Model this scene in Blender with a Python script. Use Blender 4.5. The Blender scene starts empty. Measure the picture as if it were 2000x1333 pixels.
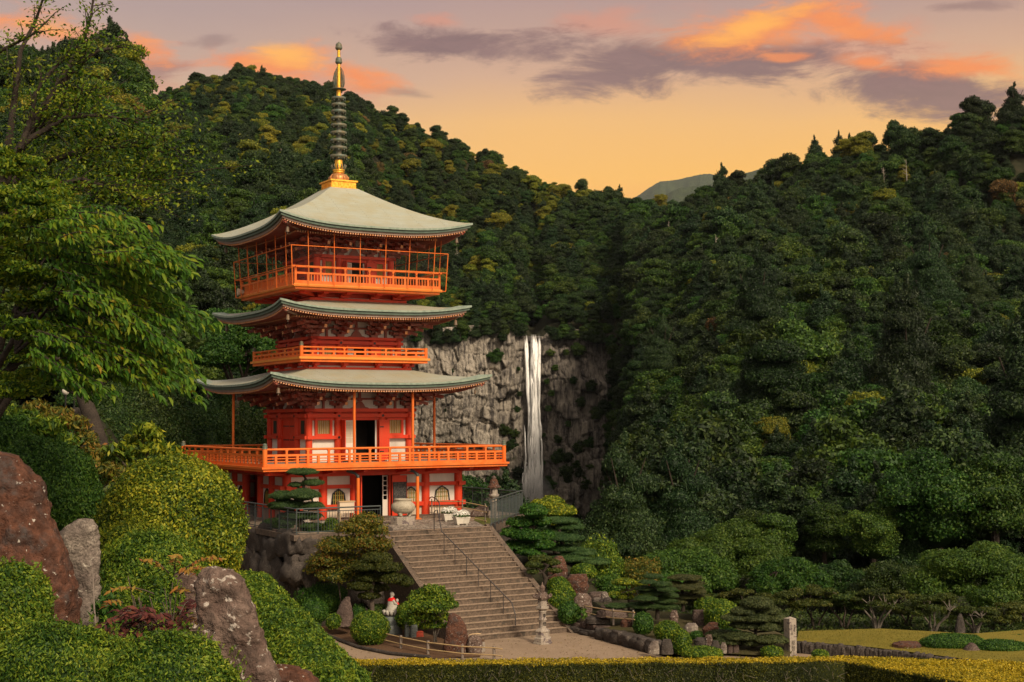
import bpy, bmesh, math, random
import numpy as np
from mathutils import Vector, Matrix, noise as mnoise
rnd = random.Random(7)
rng = np.random.default_rng(11)
scn = bpy.context.scene
COL = scn.collection
rad = math.radians

# ------------------------------------------------------------------ camera (eye at the origin, z = 0 is eye level)
F = 2758.5                       # focal length in pixels of a 2000 px wide frame
PITCH, ROLL = rad(3.2163), rad(-.3641)
cam_d = bpy.data.cameras.new('camera')
cam_d.sensor_width = 36.0
cam_d.lens = 36.0 * F / 2000.0
cam_d.clip_start = 0.1
cam_d.clip_end = 20000
cam = bpy.data.objects.new('camera', cam_d)
COL.objects.link(cam)
cam.matrix_world = Matrix.Rotation(rad(90) + PITCH, 4, 'X') @ Matrix.Rotation(ROLL, 4, 'Z')
scn.camera = cam

# ------------------------------------------------------------------ light
SUN_EL, SUN_AZ = 35.0, 150.0     # azimuth clockwise from +Y: the sun stands to the right, behind the viewer
sd = bpy.data.lights.new('sun', 'SUN')
sd.energy = 3.6
sd.angle = rad(10)
sd.color = (1.0, .83, .60)
sun = bpy.data.objects.new('sun', sd)
COL.objects.link(sun)
to_sun = Vector((math.sin(rad(SUN_AZ)) * math.cos(rad(SUN_EL)), math.cos(rad(SUN_AZ)) * math.cos(rad(SUN_EL)), math.sin(rad(SUN_EL))))
sun.rotation_euler = to_sun.to_track_quat('Z', 'Y').to_euler()
sun.location = (60, -40, 60)

scn.view_settings.view_transform = 'Standard'
scn.view_settings.look = 'None'
scn.view_settings.exposure = 0.0
scn.view_settings.gamma = 1.0
try:
    scn.view_settings.use_curve_mapping = False
except Exception:
    pass

def ray(px, py):
    """direction of the photograph's pixel (2000 x 1333)"""
    a, b = px - 1000.0, py - 666.5
    c, s = math.cos(ROLL), math.sin(ROLL)
    X, Y = c * a + s * b, -s * a + c * b
    dx, dy, dz = X / F, 1.0, -Y / F
    cp, sp = math.cos(PITCH), math.sin(PITCH)
    return np.array([dx, dy * cp - dz * sp, dy * sp + dz * cp])
def at(px, py, Y):
    r = ray(px, py)
    return r * (Y / r[1])
def atz(px, py, z):
    r = ray(px, py)
    return r * (z / r[2])
def azel(px, py):
    r = ray(px, py)
    return math.degrees(math.atan2(r[0], r[1])), math.degrees(math.asin(r[2] / np.linalg.norm(r)))

# ------------------------------------------------------------------ sky
world = bpy.data.worlds.new('World')
scn.world = world
world.use_nodes = True
wt = world.node_tree
for n in list(wt.nodes):
    wt.nodes.remove(n)

class E:
    """tiny expression wrapper round Math nodes"""
    tree = wt
    def __init__(s, k): s.k = k
    @staticmethod
    def m(op, *a, clamp=False):
        n = E.tree.nodes.new('ShaderNodeMath'); n.operation = op; n.use_clamp = clamp
        for i, v in enumerate(a):
            if isinstance(v, E): E.tree.links.new(v.k, n.inputs[i])
            else: n.inputs[i].default_value = v
        return E(n.outputs[0])
    def __add__(s, o): return E.m('ADD', s, o)
    __radd__ = __add__
    def __sub__(s, o): return E.m('SUBTRACT', s, o)
    def __rsub__(s, o): return E.m('SUBTRACT', o, s)
    def __mul__(s, o): return E.m('MULTIPLY', s, o)
    __rmul__ = __mul__
    def clamp(s): return E.m('ADD', s, 0.0, clamp=True)
def smooth(x, a, b):
    n = E.tree.nodes.new('ShaderNodeMapRange'); n.interpolation_type = 'SMOOTHSTEP'
    E.tree.links.new(x.k, n.inputs[0])
    n.inputs[1].default_value = a; n.inputs[2].default_value = b
    return E(n.outputs[0])
def xyz(x, y, z):
    n = E.tree.nodes.new('ShaderNodeCombineXYZ')
    for i, v in enumerate((x, y, z)):
        if isinstance(v, E): E.tree.links.new(v.k, n.inputs[i])
        else: n.inputs[i].default_value = v
    return n.outputs[0]
def fbm(vec, scale, detail=6, rough=.55, dist=0.0):
    n = E.tree.nodes.new('ShaderNodeTexNoise')
    E.tree.links.new(vec, n.inputs['Vector'])
    n.inputs['Scale'].default_value = scale; n.inputs['Detail'].default_value = detail
    n.inputs['Roughness'].default_value = rough; n.inputs['Distortion'].default_value = dist
    return E(n.outputs[0])
def mixc(f, a, b):
    n = E.tree.nodes.new('ShaderNodeMix'); n.data_type = 'RGBA'
    if isinstance(f, E): E.tree.links.new(f.k, n.inputs[0])
    else: n.inputs[0].default_value = f
    for i, v in ((6, a), (7, b)):
        if isinstance(v, tuple): n.inputs[i].default_value = (*v, 1)
        else: E.tree.links.new(v, n.inputs[i])
    return n.outputs[2]

tc = wt.nodes.new('ShaderNodeTexCoord')
sx = wt.nodes.new('ShaderNodeSeparateXYZ')
wt.links.new(tc.outputs['Generated'], sx.inputs[0])
dx, dy, dz = (E(sx.outputs[i]) for i in range(3))
az = E.m('ARCTAN2', dx, dy) * (180 / math.pi)
el = E.m('ARCSINE', dz) * (180 / math.pi)
wob = fbm(xyz(az * .05, el * .16, 2.0), 1.0, 3)
elw = el + (wob - .5) * 2.6
# base gradient by elevation
ramp = wt.nodes.new('ShaderNodeValToRGB')
wt.links.new((elw * (1 / 90.0)).k, ramp.inputs[0])
cr = ramp.color_ramp
stops = [(-5, (.82, .38, .10)), (7.5, (.93, .38, .06)), (9.8, (.98, .49, .07)), (12.0, (.89, .475, .135)), (14.0, (.67, .385, .225)), (16.8, (.42, .27, .25)), (22, (.33, .27, .26)), (45, (.44, .41, .39)), (90, (.46, .44, .43))]
while len(cr.elements) < len(stops): cr.elements.new(.5)
for e, (d, c) in zip(cr.elements, stops):
    e.position = max(0, d / 90.0); e.color = (*c, 1)
base = ramp.outputs[0]
# the left of the sky is greyer than the glow over the valley
leftness = smooth(az, 2.0, -18.0) * .5
base = mixc(leftness, base, (.40, .31, .29))
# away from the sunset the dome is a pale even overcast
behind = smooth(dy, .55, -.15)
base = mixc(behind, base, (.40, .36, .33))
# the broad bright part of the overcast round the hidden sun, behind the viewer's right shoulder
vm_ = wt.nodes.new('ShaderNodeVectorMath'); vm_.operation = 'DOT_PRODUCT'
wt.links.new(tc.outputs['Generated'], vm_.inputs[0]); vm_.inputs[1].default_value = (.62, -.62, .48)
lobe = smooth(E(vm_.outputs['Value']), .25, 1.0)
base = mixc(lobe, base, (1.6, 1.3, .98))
n1 = fbm(xyz(az * .20, el * .62, 0.0), 1.0, 10, .66, .5)
n2 = fbm(xyz(az * .55, el * 1.5, 5.0), 1.0, 8, .65, .4)
def blob(px, py, rx, ry, tilt=0.0, nz=3.0, soft=.8):
    ca, ce = azel(px, py)
    k = math.degrees(1 / F)
    ca_, sa_ = math.cos(rad(tilt)), math.sin(rad(tilt))
    u = ((az - ca) * ca_ + (el - ce) * (-sa_)) * (1 / (rx * k))
    v = ((az - ca) * sa_ + (el - ce) * ca_) * (1 / (ry * k))
    r = E.m('SQRT', u * u + v * v)
    return smooth(1.0 - r + (n1 - .5) * nz + (n2 - .5) * .9, 0.0, soft)
def mx(*l):
    r = l[0]
    for q in l[1:]: r = E.m('MAXIMUM', r, q)
    return r
pinkm = mx(blob(240, 150, 230, 85, 8, soft=.9), blob(600, 165, 260, 62, 10, soft=.9), blob(1560, 60, 330, 80, 4, soft=1.0), blob(1190, 45, 150, 45, 6, soft=.9), blob(860, 40, 80, 20, 4), blob(1700, 110, 330, 60, 8, soft=1.0))
dark = mx(blob(880, 88, 175, 46, 3), blob(1200, 125, 260, 72, 7), blob(1470, 112, 280, 54, 5), blob(1790, 165, 310, 75, 13), blob(1330, 120, 420, 46, 6), blob(300, 140, 80, 40, 0, soft=.8) * .6, blob(1880, 12, 110, 16, 4) * .6, blob(415, 80, 60, 18, -8) * .5, blob(780, 180, 120, 14, 8) * .5)
orange = mx(blob(1490, 52, 240, 58, -7, 2.0), blob(1640, 45, 160, 36, 14, 2.0), blob(1900, 130, 170, 30, 8, 2.0), blob(1700, 122, 80, 24, 8, 2.0), blob(545, 125, 165, 46, -4, 1.8), blob(700, 150, 120, 32, 14, 2.0), blob(100, 62, 190, 44, 4, 2.0), blob(275, 95, 85, 36, 12, 2.0), blob(1530, 112, 60, 12, 4) * .8)
hot = mx(blob(560, 108, 95, 32, 8, 1.6, .9), blob(1470, 50, 150, 34, -14, 1.8, .9), blob(90, 55, 90, 22, 0, 1.6, .9) * .5)
sky = mixc(pinkm * .62, base, (.70, .26, .15))
sky = mixc(dark * .92, sky, mixc(n2, (.135, .068, .070), (.30, .155, .135)))
sky = mixc(orange * .95, sky, mixc(n2, (.86, .19, .045), (1.0, .33, .045)))
sky = mixc(hot * .85, sky, (1.05, .47, .055))
nishita = wt.nodes.new('ShaderNodeTexSky')
nishita.sky_type = 'NISHITA'
nishita.sun_disc = False
nishita.sun_elevation = rad(SUN_EL)
nishita.sun_rotation = rad(SUN_AZ)
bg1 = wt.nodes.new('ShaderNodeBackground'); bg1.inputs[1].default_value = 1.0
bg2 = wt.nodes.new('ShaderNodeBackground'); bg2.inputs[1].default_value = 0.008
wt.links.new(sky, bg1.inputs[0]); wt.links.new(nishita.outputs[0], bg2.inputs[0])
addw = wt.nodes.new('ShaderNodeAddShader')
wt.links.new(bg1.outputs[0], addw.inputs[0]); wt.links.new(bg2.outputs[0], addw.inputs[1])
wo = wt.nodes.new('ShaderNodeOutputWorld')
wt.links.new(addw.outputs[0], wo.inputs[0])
try:
    world.cycles.sampling_method = 'MANUAL'; world.cycles.sample_map_resolution = 512
    scn.cycles.max_bounces = 6; scn.cycles.diffuse_bounces = 3; scn.cycles.transparent_max_bounces = 12
    scn.cycles.volume_bounces = 0
except Exception:
    pass

# ------------------------------------------------------------------ helpers
def link(name, me, mat=None, parent=None):
    o = bpy.data.objects.new(name, me)
    COL.objects.link(o)
    if mat is not None and me is not None:
        for m in (mat if isinstance(mat, (list, tuple)) else [mat]): me.materials.append(m)
    if parent is not None: o.parent = parent
    return o
def tag(o, label, cat, group=None, kind=None):
    o['label'] = label
    if cat: o['category'] = cat
    if group: o['group'] = group
    if kind: o['kind'] = kind
    return o
def thing(name, label, cat, loc=(0, 0, 0), group=None, rz=0.0):
    o = bpy.data.objects.new(name, None)
    COL.objects.link(o)
    o.empty_display_size = .2
    o.location = tuple(float(v) for v in loc); o.rotation_euler = (0, 0, rz)
    return tag(o, label, cat, group)
def copy_tree(o, parent=None):
    c = o.copy(); COL.objects.link(c)
    if parent is not None: c.parent = parent
    for ch in o.children: copy_tree(ch, c)
    return c
def np_mesh(name, V, Fq, k=4, var=None, uv=None, smooth_=False, mi=None):
    """mesh from numpy arrays, every face with k corners"""
    V = np.asarray(V, dtype=np.float32); Fq = np.asarray(Fq, dtype=np.int32)
    me = bpy.data.meshes.new(name)
    me.vertices.add(len(V)); me.vertices.foreach_set('co', V.ravel())
    nf = len(Fq)
    me.loops.add(nf * k); me.loops.foreach_set('vertex_index', Fq.ravel())
    me.polygons.add(nf)
    me.polygons.foreach_set('loop_start', np.arange(0, nf * k, k, dtype=np.int32))
    me.polygons.foreach_set('loop_total', np.full(nf, k, dtype=np.int32))
    if smooth_: me.polygons.foreach_set('use_smooth', np.ones(nf, dtype=bool))
    if mi is not None: me.polygons.foreach_set('material_index', np.asarray(mi, dtype=np.int32))
    me.update(calc_edges=True)
    if var is not None:
        at_ = me.attributes.new('var', 'FLOAT', 'FACE'); at_.data.foreach_set('value', np.asarray(var, dtype=np.float32))
    if uv is not None:
        ul = me.uv_layers.new(name='uv'); ul.data.foreach_set('uv', np.asarray(uv, dtype=np.float32).ravel())
    return me

class MB:
    """collects boxes, bars, lathes; build() links them as one mesh object"""
    def __init__(s, T=None): s.v = []; s.f = []; s.sm = []; s.mi = []; s.T = T; s.m = 0
    def add(s, vs, fs, sm=False):
        b = len(s.v)
        s.v += [s.T(*p) for p in vs] if s.T else [tuple(p) for p in vs]
        for f in fs: s.f.append(tuple(b + i for i in f)); s.sm.append(sm); s.mi.append(s.m)
    def box(s, x0, x1, y0, y1, z0, z1):
        s.add([(x0, y0, z0), (x1, y0, z0), (x1, y1, z0), (x0, y1, z0), (x0, y0, z1), (x1, y0, z1), (x1, y1, z1), (x0, y1, z1)],
              [(3, 2, 1, 0), (4, 5, 6, 7), (0, 1, 5, 4), (1, 2, 6, 5), (2, 3, 7, 6), (3, 0, 4, 7)])
    def beam(s, p, q, w, h, up=(0, 0, 1)):
        p, q = Vector(p), Vector(q); d = (q - p).normalized(); u = Vector(up)
        a = d.cross(u)
        if a.length < 1e-4: a = d.cross(Vector((0, 1, 0)))
        a.normalize(); u = a.cross(d)
        a *= w / 2; u *= h / 2
        vs = [p - a - u, p + a - u, p + a + u, p - a + u, q - a - u, q + a - u, q + a + u, q - a + u]
        s.add(vs, [(3, 2, 1, 0), (4, 5, 6, 7), (0, 1, 5, 4), (1, 2, 6, 5), (2, 3, 7, 6), (3, 0, 4, 7)])
    def tube(s, pts, r, n=8, cap=True):
        pts = [Vector(p) for p in pts]
        rs = list(r) if isinstance(r, (list, tuple, np.ndarray)) else [r] * len(pts)
        rings = []; a = None
        for i, p in enumerate(pts):
            d = (pts[min(i + 1, len(pts) - 1)] - pts[max(i - 1, 0)])
            if d.length < 1e-9: d = Vector((0, 0, 1))
            d.normalize()
            if a is None: a = d.cross(Vector((0, 0, 1)) if abs(d.z) < .9 else Vector((1, 0, 0)))
            a = a - d * a.dot(d)
            if a.length < 1e-6: a = d.orthogonal()
            a.normalize(); b = d.cross(a)
            rings.append([p + (a * math.cos(2 * math.pi * k / n) + b * math.sin(2 * math.pi * k / n)) * rs[i] for k in range(n)])
        vs = [v for R_ in rings for v in R_]
        fs = [(i * n + k, i * n + (k + 1) % n, (i + 1) * n + (k + 1) % n, (i + 1) * n + k) for i in range(len(pts) - 1) for k in range(n)]
        s.add(vs, fs, True)
        if cap: s.add(rings[0][::-1], [tuple(range(n))]); s.add(rings[-1], [tuple(range(n))])
    def lathe(s, c, prof, n=16, sm=True, ph=0.0, cap=True):
        vs = [(c[0] + r * math.cos(2 * math.pi * k / n + ph), c[1] + r * math.sin(2 * math.pi * k / n + ph), c[2] + z) for r, z in prof for k in range(n)]
        fs = [(i * n + k, i * n + (k + 1) % n, (i + 1) * n + (k + 1) % n, (i + 1) * n + k) for i in range(len(prof) - 1) for k in range(n)]
        s.add(vs, fs, sm)
        if cap:
            s.add(vs[:n][::-1], [tuple(range(n))]); s.add(vs[-n:], [tuple(range(n))])
    def prism(s, poly, z0, z1):
        n = len(poly)
        s.add([(x, y, z0) for x, y in poly] + [(x, y, z1) for x, y in poly],
              [tuple(range(n))[::-1], tuple(range(n, 2 * n))] + [(i, (i + 1) % n, n + (i + 1) % n, n + i) for i in range(n)])
    def loft(s, rings, cap=True, sm=False):
        n = len(rings[0]); vs = [p for R_ in rings for p in R_]
        fs = [(i * n + k, i * n + (k + 1) % n, (i + 1) * n + (k + 1) % n, (i + 1) * n + k) for i in range(len(rings) - 1) for k in range(n)]
        s.add(vs, fs, sm)
        if cap: s.add(list(rings[0])[::-1], [tuple(range(n))]); s.add(list(rings[-1]), [tuple(range(n))])
    def sheet(s, rows, sm=True):
        m = len(rows[0]); vs = [p for r in rows for p in r]
        s.add(vs, [(i * m + j, i * m + j + 1, (i + 1) * m + j + 1, (i + 1) * m + j) for i in range(len(rows) - 1) for j in range(m - 1)], sm)
    def build(s, name, mat, parent=None, off=(0, 0, 0), bevel=0.0):
        me = bpy.data.meshes.new(name)
        me.from_pydata([(v[0] - off[0], v[1] - off[1], v[2] - off[2]) for v in s.v], [], s.f)
        me.polygons.foreach_set('use_smooth', s.sm)
        if max(s.mi, default=0): me.polygons.foreach_set('material_index', s.mi)
        me.update()
        o = link(name, me, mat, parent)
        if bevel:
            b = o.modifiers.new('bevel', 'BEVEL'); b.width = bevel; b.segments = 2; b.limit_method = 'ANGLE'; b.angle_limit = rad(40)
        return o
# ------------------------------------------------------------------ materials
def new_mat(name):
    m = bpy.data.materials.new(name); m.use_nodes = True
    t = m.node_tree
    p = t.nodes['Principled BSDF']
    return m, t, p
def nd(t, ty, **kw):
    n = t.nodes.new(ty)
    for k, v in kw.items(): setattr(n, k, v)
    return n
def ramp_node(t, fac, stops):
    r = nd(t, 'ShaderNodeValToRGB'); c = r.color_ramp
    while len(c.elements) < len(stops): c.elements.new(.5)
    for e, (p, col) in zip(c.elements, stops): e.position = p; e.color = (*col, 1)
    t.links.new(fac, r.inputs[0]); return r.outputs[0]
def noise_node(t, scale, detail=5, rough=.55, coord='Object', vec=None, stretch=None, dist=0.0):
    n = nd(t, 'ShaderNodeTexNoise'); n.inputs['Scale'].default_value = scale; n.inputs['Detail'].default_value = detail
    n.inputs['Roughness'].default_value = rough; n.inputs['Distortion'].default_value = dist
    if vec is None: vec = nd(t, 'ShaderNodeTexCoord').outputs[coord]
    if stretch:
        mp = nd(t, 'ShaderNodeMapping'); mp.inputs['Scale'].default_value = stretch; t.links.new(vec, mp.inputs[0]); vec = mp.outputs[0]
    t.links.new(vec, n.inputs['Vector']); return n.outputs[0]
def mix_rgb(t, f, a, b, blend='MIX'):
    n = nd(t, 'ShaderNodeMix', data_type='RGBA', blend_type=blend)
    for i, v in ((0, f), (6, a), (7, b)):
        if isinstance(v, (int, float)): n.inputs[i].default_value = v
        elif isinstance(v, tuple): n.inputs[i].default_value = (*v, 1)
        else: t.links.new(v, n.inputs[i])
    return n.outputs[2]
def math_node(t, op, a, b=0.0, c=None, clamp=False):
    n = nd(t, 'ShaderNodeMath', operation=op); n.use_clamp = clamp
    for i, v in enumerate((a, b, c)):
        if v is None: continue
        if isinstance(v, (int, float)): n.inputs[i].default_value = v
        else: t.links.new(v, n.inputs[i])
    return n.outputs[0]
def bump(t, p, h, strength=.4, dist=.02):
    b = nd(t, 'ShaderNodeBump'); b.inputs['Strength'].default_value = strength; b.inputs['Distance'].default_value = dist
    t.links.new(h, b.inputs['Height']); t.links.new(b.outputs[0], p.inputs['Normal'])

def paint(name, col, worn, scale=3.0, rough=.55, amt=.35, spec=.3, streak=(1, 1, .25)):
    m, t, p = new_mat(name)
    n = noise_node(t, scale, 6, .6, stretch=streak)
    n2 = noise_node(t, scale * 9, 4, .6)
    f = ramp_node(t, n, [(.35, (0, 0, 0)), (.72, (1, 1, 1))])
    f2 = math_node(t, 'MULTIPLY', f, amt)
    c = mix_rgb(t, f2, col, worn)
    c = mix_rgb(t, math_node(t, 'MULTIPLY', n2, .5), c, tuple(v * .62 for v in col))
    n5 = noise_node(t, scale * .45, 5, .65, stretch=streak)
    c = mix_rgb(t, ramp_node(t, n5, [(.54, (0, 0, 0)), (.72, (.5, .5, .5))]), c, tuple(v * .45 + .012 for v in col))
    t.links.new(c, p.inputs['Base Color'])
    p.inputs['Roughness'].default_value = rough; p.inputs['Specular IOR Level'].default_value = spec
    bump(t, p, n2, .15, .01)
    return m
RED = paint('vermilion_paint', (.64, .036, .008), (.55, .085, .026), 1.6, amt=.55)
ORANGE = paint('faded_vermilion_rail', (.78, .132, .009), (.68, .25, .06), 2.2, amt=.7)
ORANGE_TOP = paint('ochre_weathered_board', (.80, .26, .022), (.62, .30, .10), 2.5, amt=.6)
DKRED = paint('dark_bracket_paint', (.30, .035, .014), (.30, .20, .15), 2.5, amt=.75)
WHITE = paint('white_plaster', (.74, .66, .58), (.60, .52, .45), 1.2, .8, .5, .15)
BRACKW = paint('weathered_grey_timber', (.36, .25, .20), (.46, .36, .30), 3, .8, .6, .15)
TIP = paint('rafter_tip_paint', (.72, .27, .08), (.70, .52, .42), 4, .7, .8, .2, (1, 1, 1))
BLACK = paint('black_lacquer', (.012, .012, .013), (.03, .03, .03), 3, .45)
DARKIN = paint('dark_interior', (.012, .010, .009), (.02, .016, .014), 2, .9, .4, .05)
BARS = paint('ochre_window_bar', (.42, .22, .03), (.30, .22, .06), 6, .6, .6)
BARG = paint('olive_window_bar', (.17, .18, .045), (.34, .20, .04), 6, .6, .6)
PAPER = paint('window_paper', (.62, .50, .38), (.5, .4, .3), 3, .8, .5)
VERDIGRIS = paint('verdigris_bronze', (.075, .115, .095), (.24, .13, .035), 5, .5, .75, .5, (1, 1, 1))
SHUTTER = paint('dark_green_shutter', (.012, .022, .012), (.02, .03, .018), 3, .6)
m, t, p = new_mat('gold_leaf'); GOLD = m
n = noise_node(t, 9, 6, .65)
t.links.new(ramp_node(t, n, [(.30, (.16, .06, .02)), (.42, (.80, .36, .035)), (.7, (1.0, .62, .10))]), p.inputs['Base Color'])
p.inputs['Metallic'].default_value = .75; p.inputs['Roughness'].default_value = .38; bump(t, p, n, .3, .02)
m, t, p = new_mat('copper_dome'); COPPER = m
n = noise_node(t, 7, 6, .65, stretch=(1, 1, .4))
t.links.new(ramp_node(t, n, [(.3, (.20, .07, .02)), (.5, (.48, .20, .06)), (.7, (.42, .26, .13))]), p.inputs['Base Color'])
p.inputs['Metallic'].default_value = .5; p.inputs['Roughness'].default_value = .45
BELL = paint('bronze_bell', (.07, .075, .06), (.5, .2, .06), 9, .5, .5, .4)

# roof: copper / bark courses by UV (v runs down the slope in metres)
m, t, p = new_mat('copper_roof_courses'); ROOF = m
uvn = nd(t, 'ShaderNodeUVMap', uv_map='uv')
br = nd(t, 'ShaderNodeTexBrick'); t.links.new(uvn.outputs[0], br.inputs['Vector'])
br.inputs['Scale'].default_value = 1.0; br.inputs['Brick Width'].default_value = 2.6; br.inputs['Row Height'].default_value = .135
br.inputs['Mortar Size'].default_value = .016; br.inputs['Mortar Smooth'].default_value = .25; br.inputs['Bias'].default_value = -.2
br.inputs['Color1'].default_value = (.355, .375, .31, 1); br.inputs['Color2'].default_value = (.415, .425, .35, 1); br.inputs['Mortar'].default_value = (.17, .175, .145, 1)
n = noise_node(t, .9, 6, .62, stretch=(1, 1, 2.5)); n3 = noise_node(t, 6, 4, .6)
c = mix_rgb(t, ramp_node(t, n, [(.40, (0, 0, 0)), (.66, (.75, .75, .75))]), br.outputs[0], (.31, .27, .15))
c = mix_rgb(t, math_node(t, 'MULTIPLY', n3, .5), c, (.36, .37, .30))
t.links.new(c, p.inputs['Base Color']); p.inputs['Roughness'].default_value = .6; p.inputs['Specular IOR Level'].default_value = .35
bump(t, p, math_node(t, 'SUBTRACT', 1.0, br.outputs['Fac']), .7, .03)
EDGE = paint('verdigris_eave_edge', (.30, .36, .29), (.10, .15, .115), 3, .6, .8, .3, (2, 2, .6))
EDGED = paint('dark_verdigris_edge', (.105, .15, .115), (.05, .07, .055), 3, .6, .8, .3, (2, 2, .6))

def stone(name, cols, scale=2.0, rough=.85, bstr=.6, bdist=.05, spot=None, coord='Object', fine=14):
    m, t, p = new_mat(name)
    n = noise_node(t, scale, 8, .62, coord); n2 = noise_node(t, scale * fine, 5, .65, coord)
    c = ramp_node(t, n, [(.28 + .44 * i / (len(cols) - 1), q) for i, q in enumerate(cols)])
    c = mix_rgb(t, ramp_node(t, n2, [(.38, (0, 0, 0)), (.62, (.85, .85, .85))]), c, tuple(v * .38 for v in cols[len(cols) // 2]))
    if spot:
        n4 = noise_node(t, scale * spot[1], 4, .6, coord, dist=.6)
        c = mix_rgb(t, ramp_node(t, n4, [(spot[2], (0, 0, 0)), (spot[2] + .045, (1, 1, 1))]), c, spot[0])
    t.links.new(c, p.inputs['Base Color']); p.inputs['Roughness'].default_value = rough; p.inputs['Specular IOR Level'].default_value = .2
    h = math_node(t, 'ADD', math_node(t, 'MULTIPLY', n, 2.0), math_node(t, 'MULTIPLY', n2, .5))
    bump(t, p, h, bstr, bdist)
    return m
GRANITE = stone('pale_granite', [(.30, .25, .20), (.42, .36, .30), (.34, .27, .24)], 3, .85, .4, .01, ((.14, .11, .11), 1.6, .56))
CONCRETE = stone('worn_step_concrete', [(.095, .070, .055), (.17, .125, .095), (.13, .096, .074)], .8, .9, .3, .01, ((.075, .06, .048), 4, .57))
LIT_TREAD = stone('lit_step_tread', [(.30, .215, .15), (.42, .305, .215), (.35, .255, .18)], 1.2, .9, .2, .005)
DARKSTONE = stone('dark_mossy_boulder', [(.030, .026, .024), (.075, .062, .054), (.13, .105, .09)], 1.6, .9, .8, .06, ((.22, .19, .165), 7, .66))
BROWNROCK = stone('rust_brown_rock', [(.030, .023, .023), (.075, .043, .034), (.135, .056, .034), (.068, .054, .050), (.115, .082, .070)], 3.6, .85, 1.0, .06, ((.44, .40, .35), 5.5, .64), fine=5)
GREYROCK = stone('lichen_grey_rock', [(.06, .045, .042), (.17, .13, .115), (.30, .25, .21), (.48, .42, .35)], 3.4, .85, 1.0, .05, ((.50, .45, .38), 3, .62))
PURPLEROCK = stone('mauve_lichen_rock', [(.045, .030, .027), (.12, .075, .060), (.20, .14, .115), (.10, .062, .050)], 3.6, .85, 1.0, .07, ((.44, .385, .34), 4.5, .595), fine=5)
GARDENROCK = stone('weathered_garden_rock', [(.05, .036, .032), (.115, .08, .068), (.19, .14, .12)], 1.4, .9, .9, .06, ((.30, .26, .22), 5, .66))
BLUESTONE = stone('blue_grey_statue_stone', [(.14, .16, .16), (.22, .24, .23), (.18, .20, .20)], 3, .8, .3, .01)
STATUE = stone('pale_statue_stone', [(.40, .37, .32), (.56, .52, .46), (.48, .44, .39)], 4, .8, .3, .01)
BRONZEPOT = stone('pale_bronze_burner', [(.36, .30, .22), (.50, .44, .34), (.42, .36, .28)], 3, .55, .2, .01)
METAL = paint('grey_green_fence_metal', (.045, .062, .066), (.10, .085, .07), 6, .5, .5, .4)
RAIL = paint('dark_handrail_metal', (.035, .034, .036), (.09, .05, .035), 6, .45, .5, .5)
BAMBOO = paint('dry_bamboo_pole', (.42, .29, .14), (.55, .40, .22), 8, .6, .6)
POST = paint('weathered_post', (.20, .16, .135), (.30, .25, .21), 8, .85, .6)
REDCLOTH = paint('red_bib_cloth', (.70, .012, .012), (.55, .015, .012), 6, .85, .4)
REDBOX = paint('rust_red_box', (.42, .055, .028), (.30, .06, .03), 6, .8, .5)
WHITEPOT = paint('white_planter', (.62, .57, .49), (.45, .40, .34), 6, .7, .6)
LIGHTWOOD = paint('pale_table_wood', (.52, .36, .20), (.40, .28, .16), 5, .7, .5)
INK = paint('carved_ink', (.03, .025, .022), (.06, .05, .045), 6, .8, .5)
def bark(name, a, b, sc=3):
    return stone(name, [a, b, tuple(.6 * (x + y) for x, y in zip(a, b))], sc, .9, .8, .03)
BARK = bark('dark_bark', (.022, .017, .014), (.055, .042, .033))
PALEBARK = bark('pale_grey_bark', (.10, .085, .07), (.20, .17, .14))
MIDBARK = bark('brown_bark', (.06, .045, .036), (.13, .10, .08))

def leaf_mat(name, stops, tr=.3, rough=.55, objvar=.35, spec=.25, nscale=.8):
    m, t, p = new_mat(name)
    a = nd(t, 'ShaderNodeAttribute', attribute_name='var')
    oi = nd(t, 'ShaderNodeObjectInfo')
    n = noise_node(t, nscale, 3, .5)
    f = math_node(t, 'ADD', math_node(t, 'MULTIPLY', a.outputs['Fac'], .75), math_node(t, 'MULTIPLY', math_node(t, 'SUBTRACT', n, .36), .9), clamp=True)
    c = ramp_node(t, f, stops)
    b = math_node(t, 'MULTIPLY_ADD', oi.outputs['Random'], objvar * 2, 1 - objvar)
    hs = nd(t, 'ShaderNodeHueSaturation'); t.links.new(c, hs.inputs['Color']); t.links.new(b, hs.inputs['Value'])
    hs.inputs['Hue'].default_value = .5
    hh = math_node(t, 'MULTIPLY_ADD', math_node(t, 'FRACT', math_node(t, 'MULTIPLY', oi.outputs['Random'], 7.31)), .05 * (objvar > 0), .5 - .025 * (objvar > 0))
    t.links.new(hh, hs.inputs['Hue'])
    t.links.new(hs.outputs[0], p.inputs['Base Color'])
    p.inputs['Roughness'].default_value = rough; p.inputs['Specular IOR Level'].default_value = spec
    if tr > 0:
        tl = nd(t, 'ShaderNodeBsdfTranslucent'); t.links.new(hs.outputs[0], tl.inputs['Color'])
        mx_ = nd(t, 'ShaderNodeMixShader'); mx_.inputs[0].default_value = tr
        t.links.new(p.outputs[0], mx_.inputs[1]); t.links.new(tl.outputs[0], mx_.inputs[2])
        t.links.new(mx_.outputs[0], t.nodes['Material Output'].inputs['Surface'])
    return m
def G(*c): return [(i / (len(c) - 1), q) for i, q in enumerate(c)]
L_AZALEA = leaf_mat('azalea_leaves', G((.012, .040, .006), (.045, .105, .010), (.14, .215, .016), (.33, .36, .03)), objvar=.0, nscale=2.5)
L_YELLOWBOX = leaf_mat('golden_box_leaves', G((.014, .042, .005), (.066, .120, .010), (.22, .26, .016), (.48, .43, .03)), objvar=.0, nscale=2.0)
L_DARKSHRUB = leaf_mat('dark_shrub_leaves', G((.010, .038, .008), (.028, .082, .012), (.06, .14, .016), (.13, .21, .025)), objvar=.0)
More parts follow.
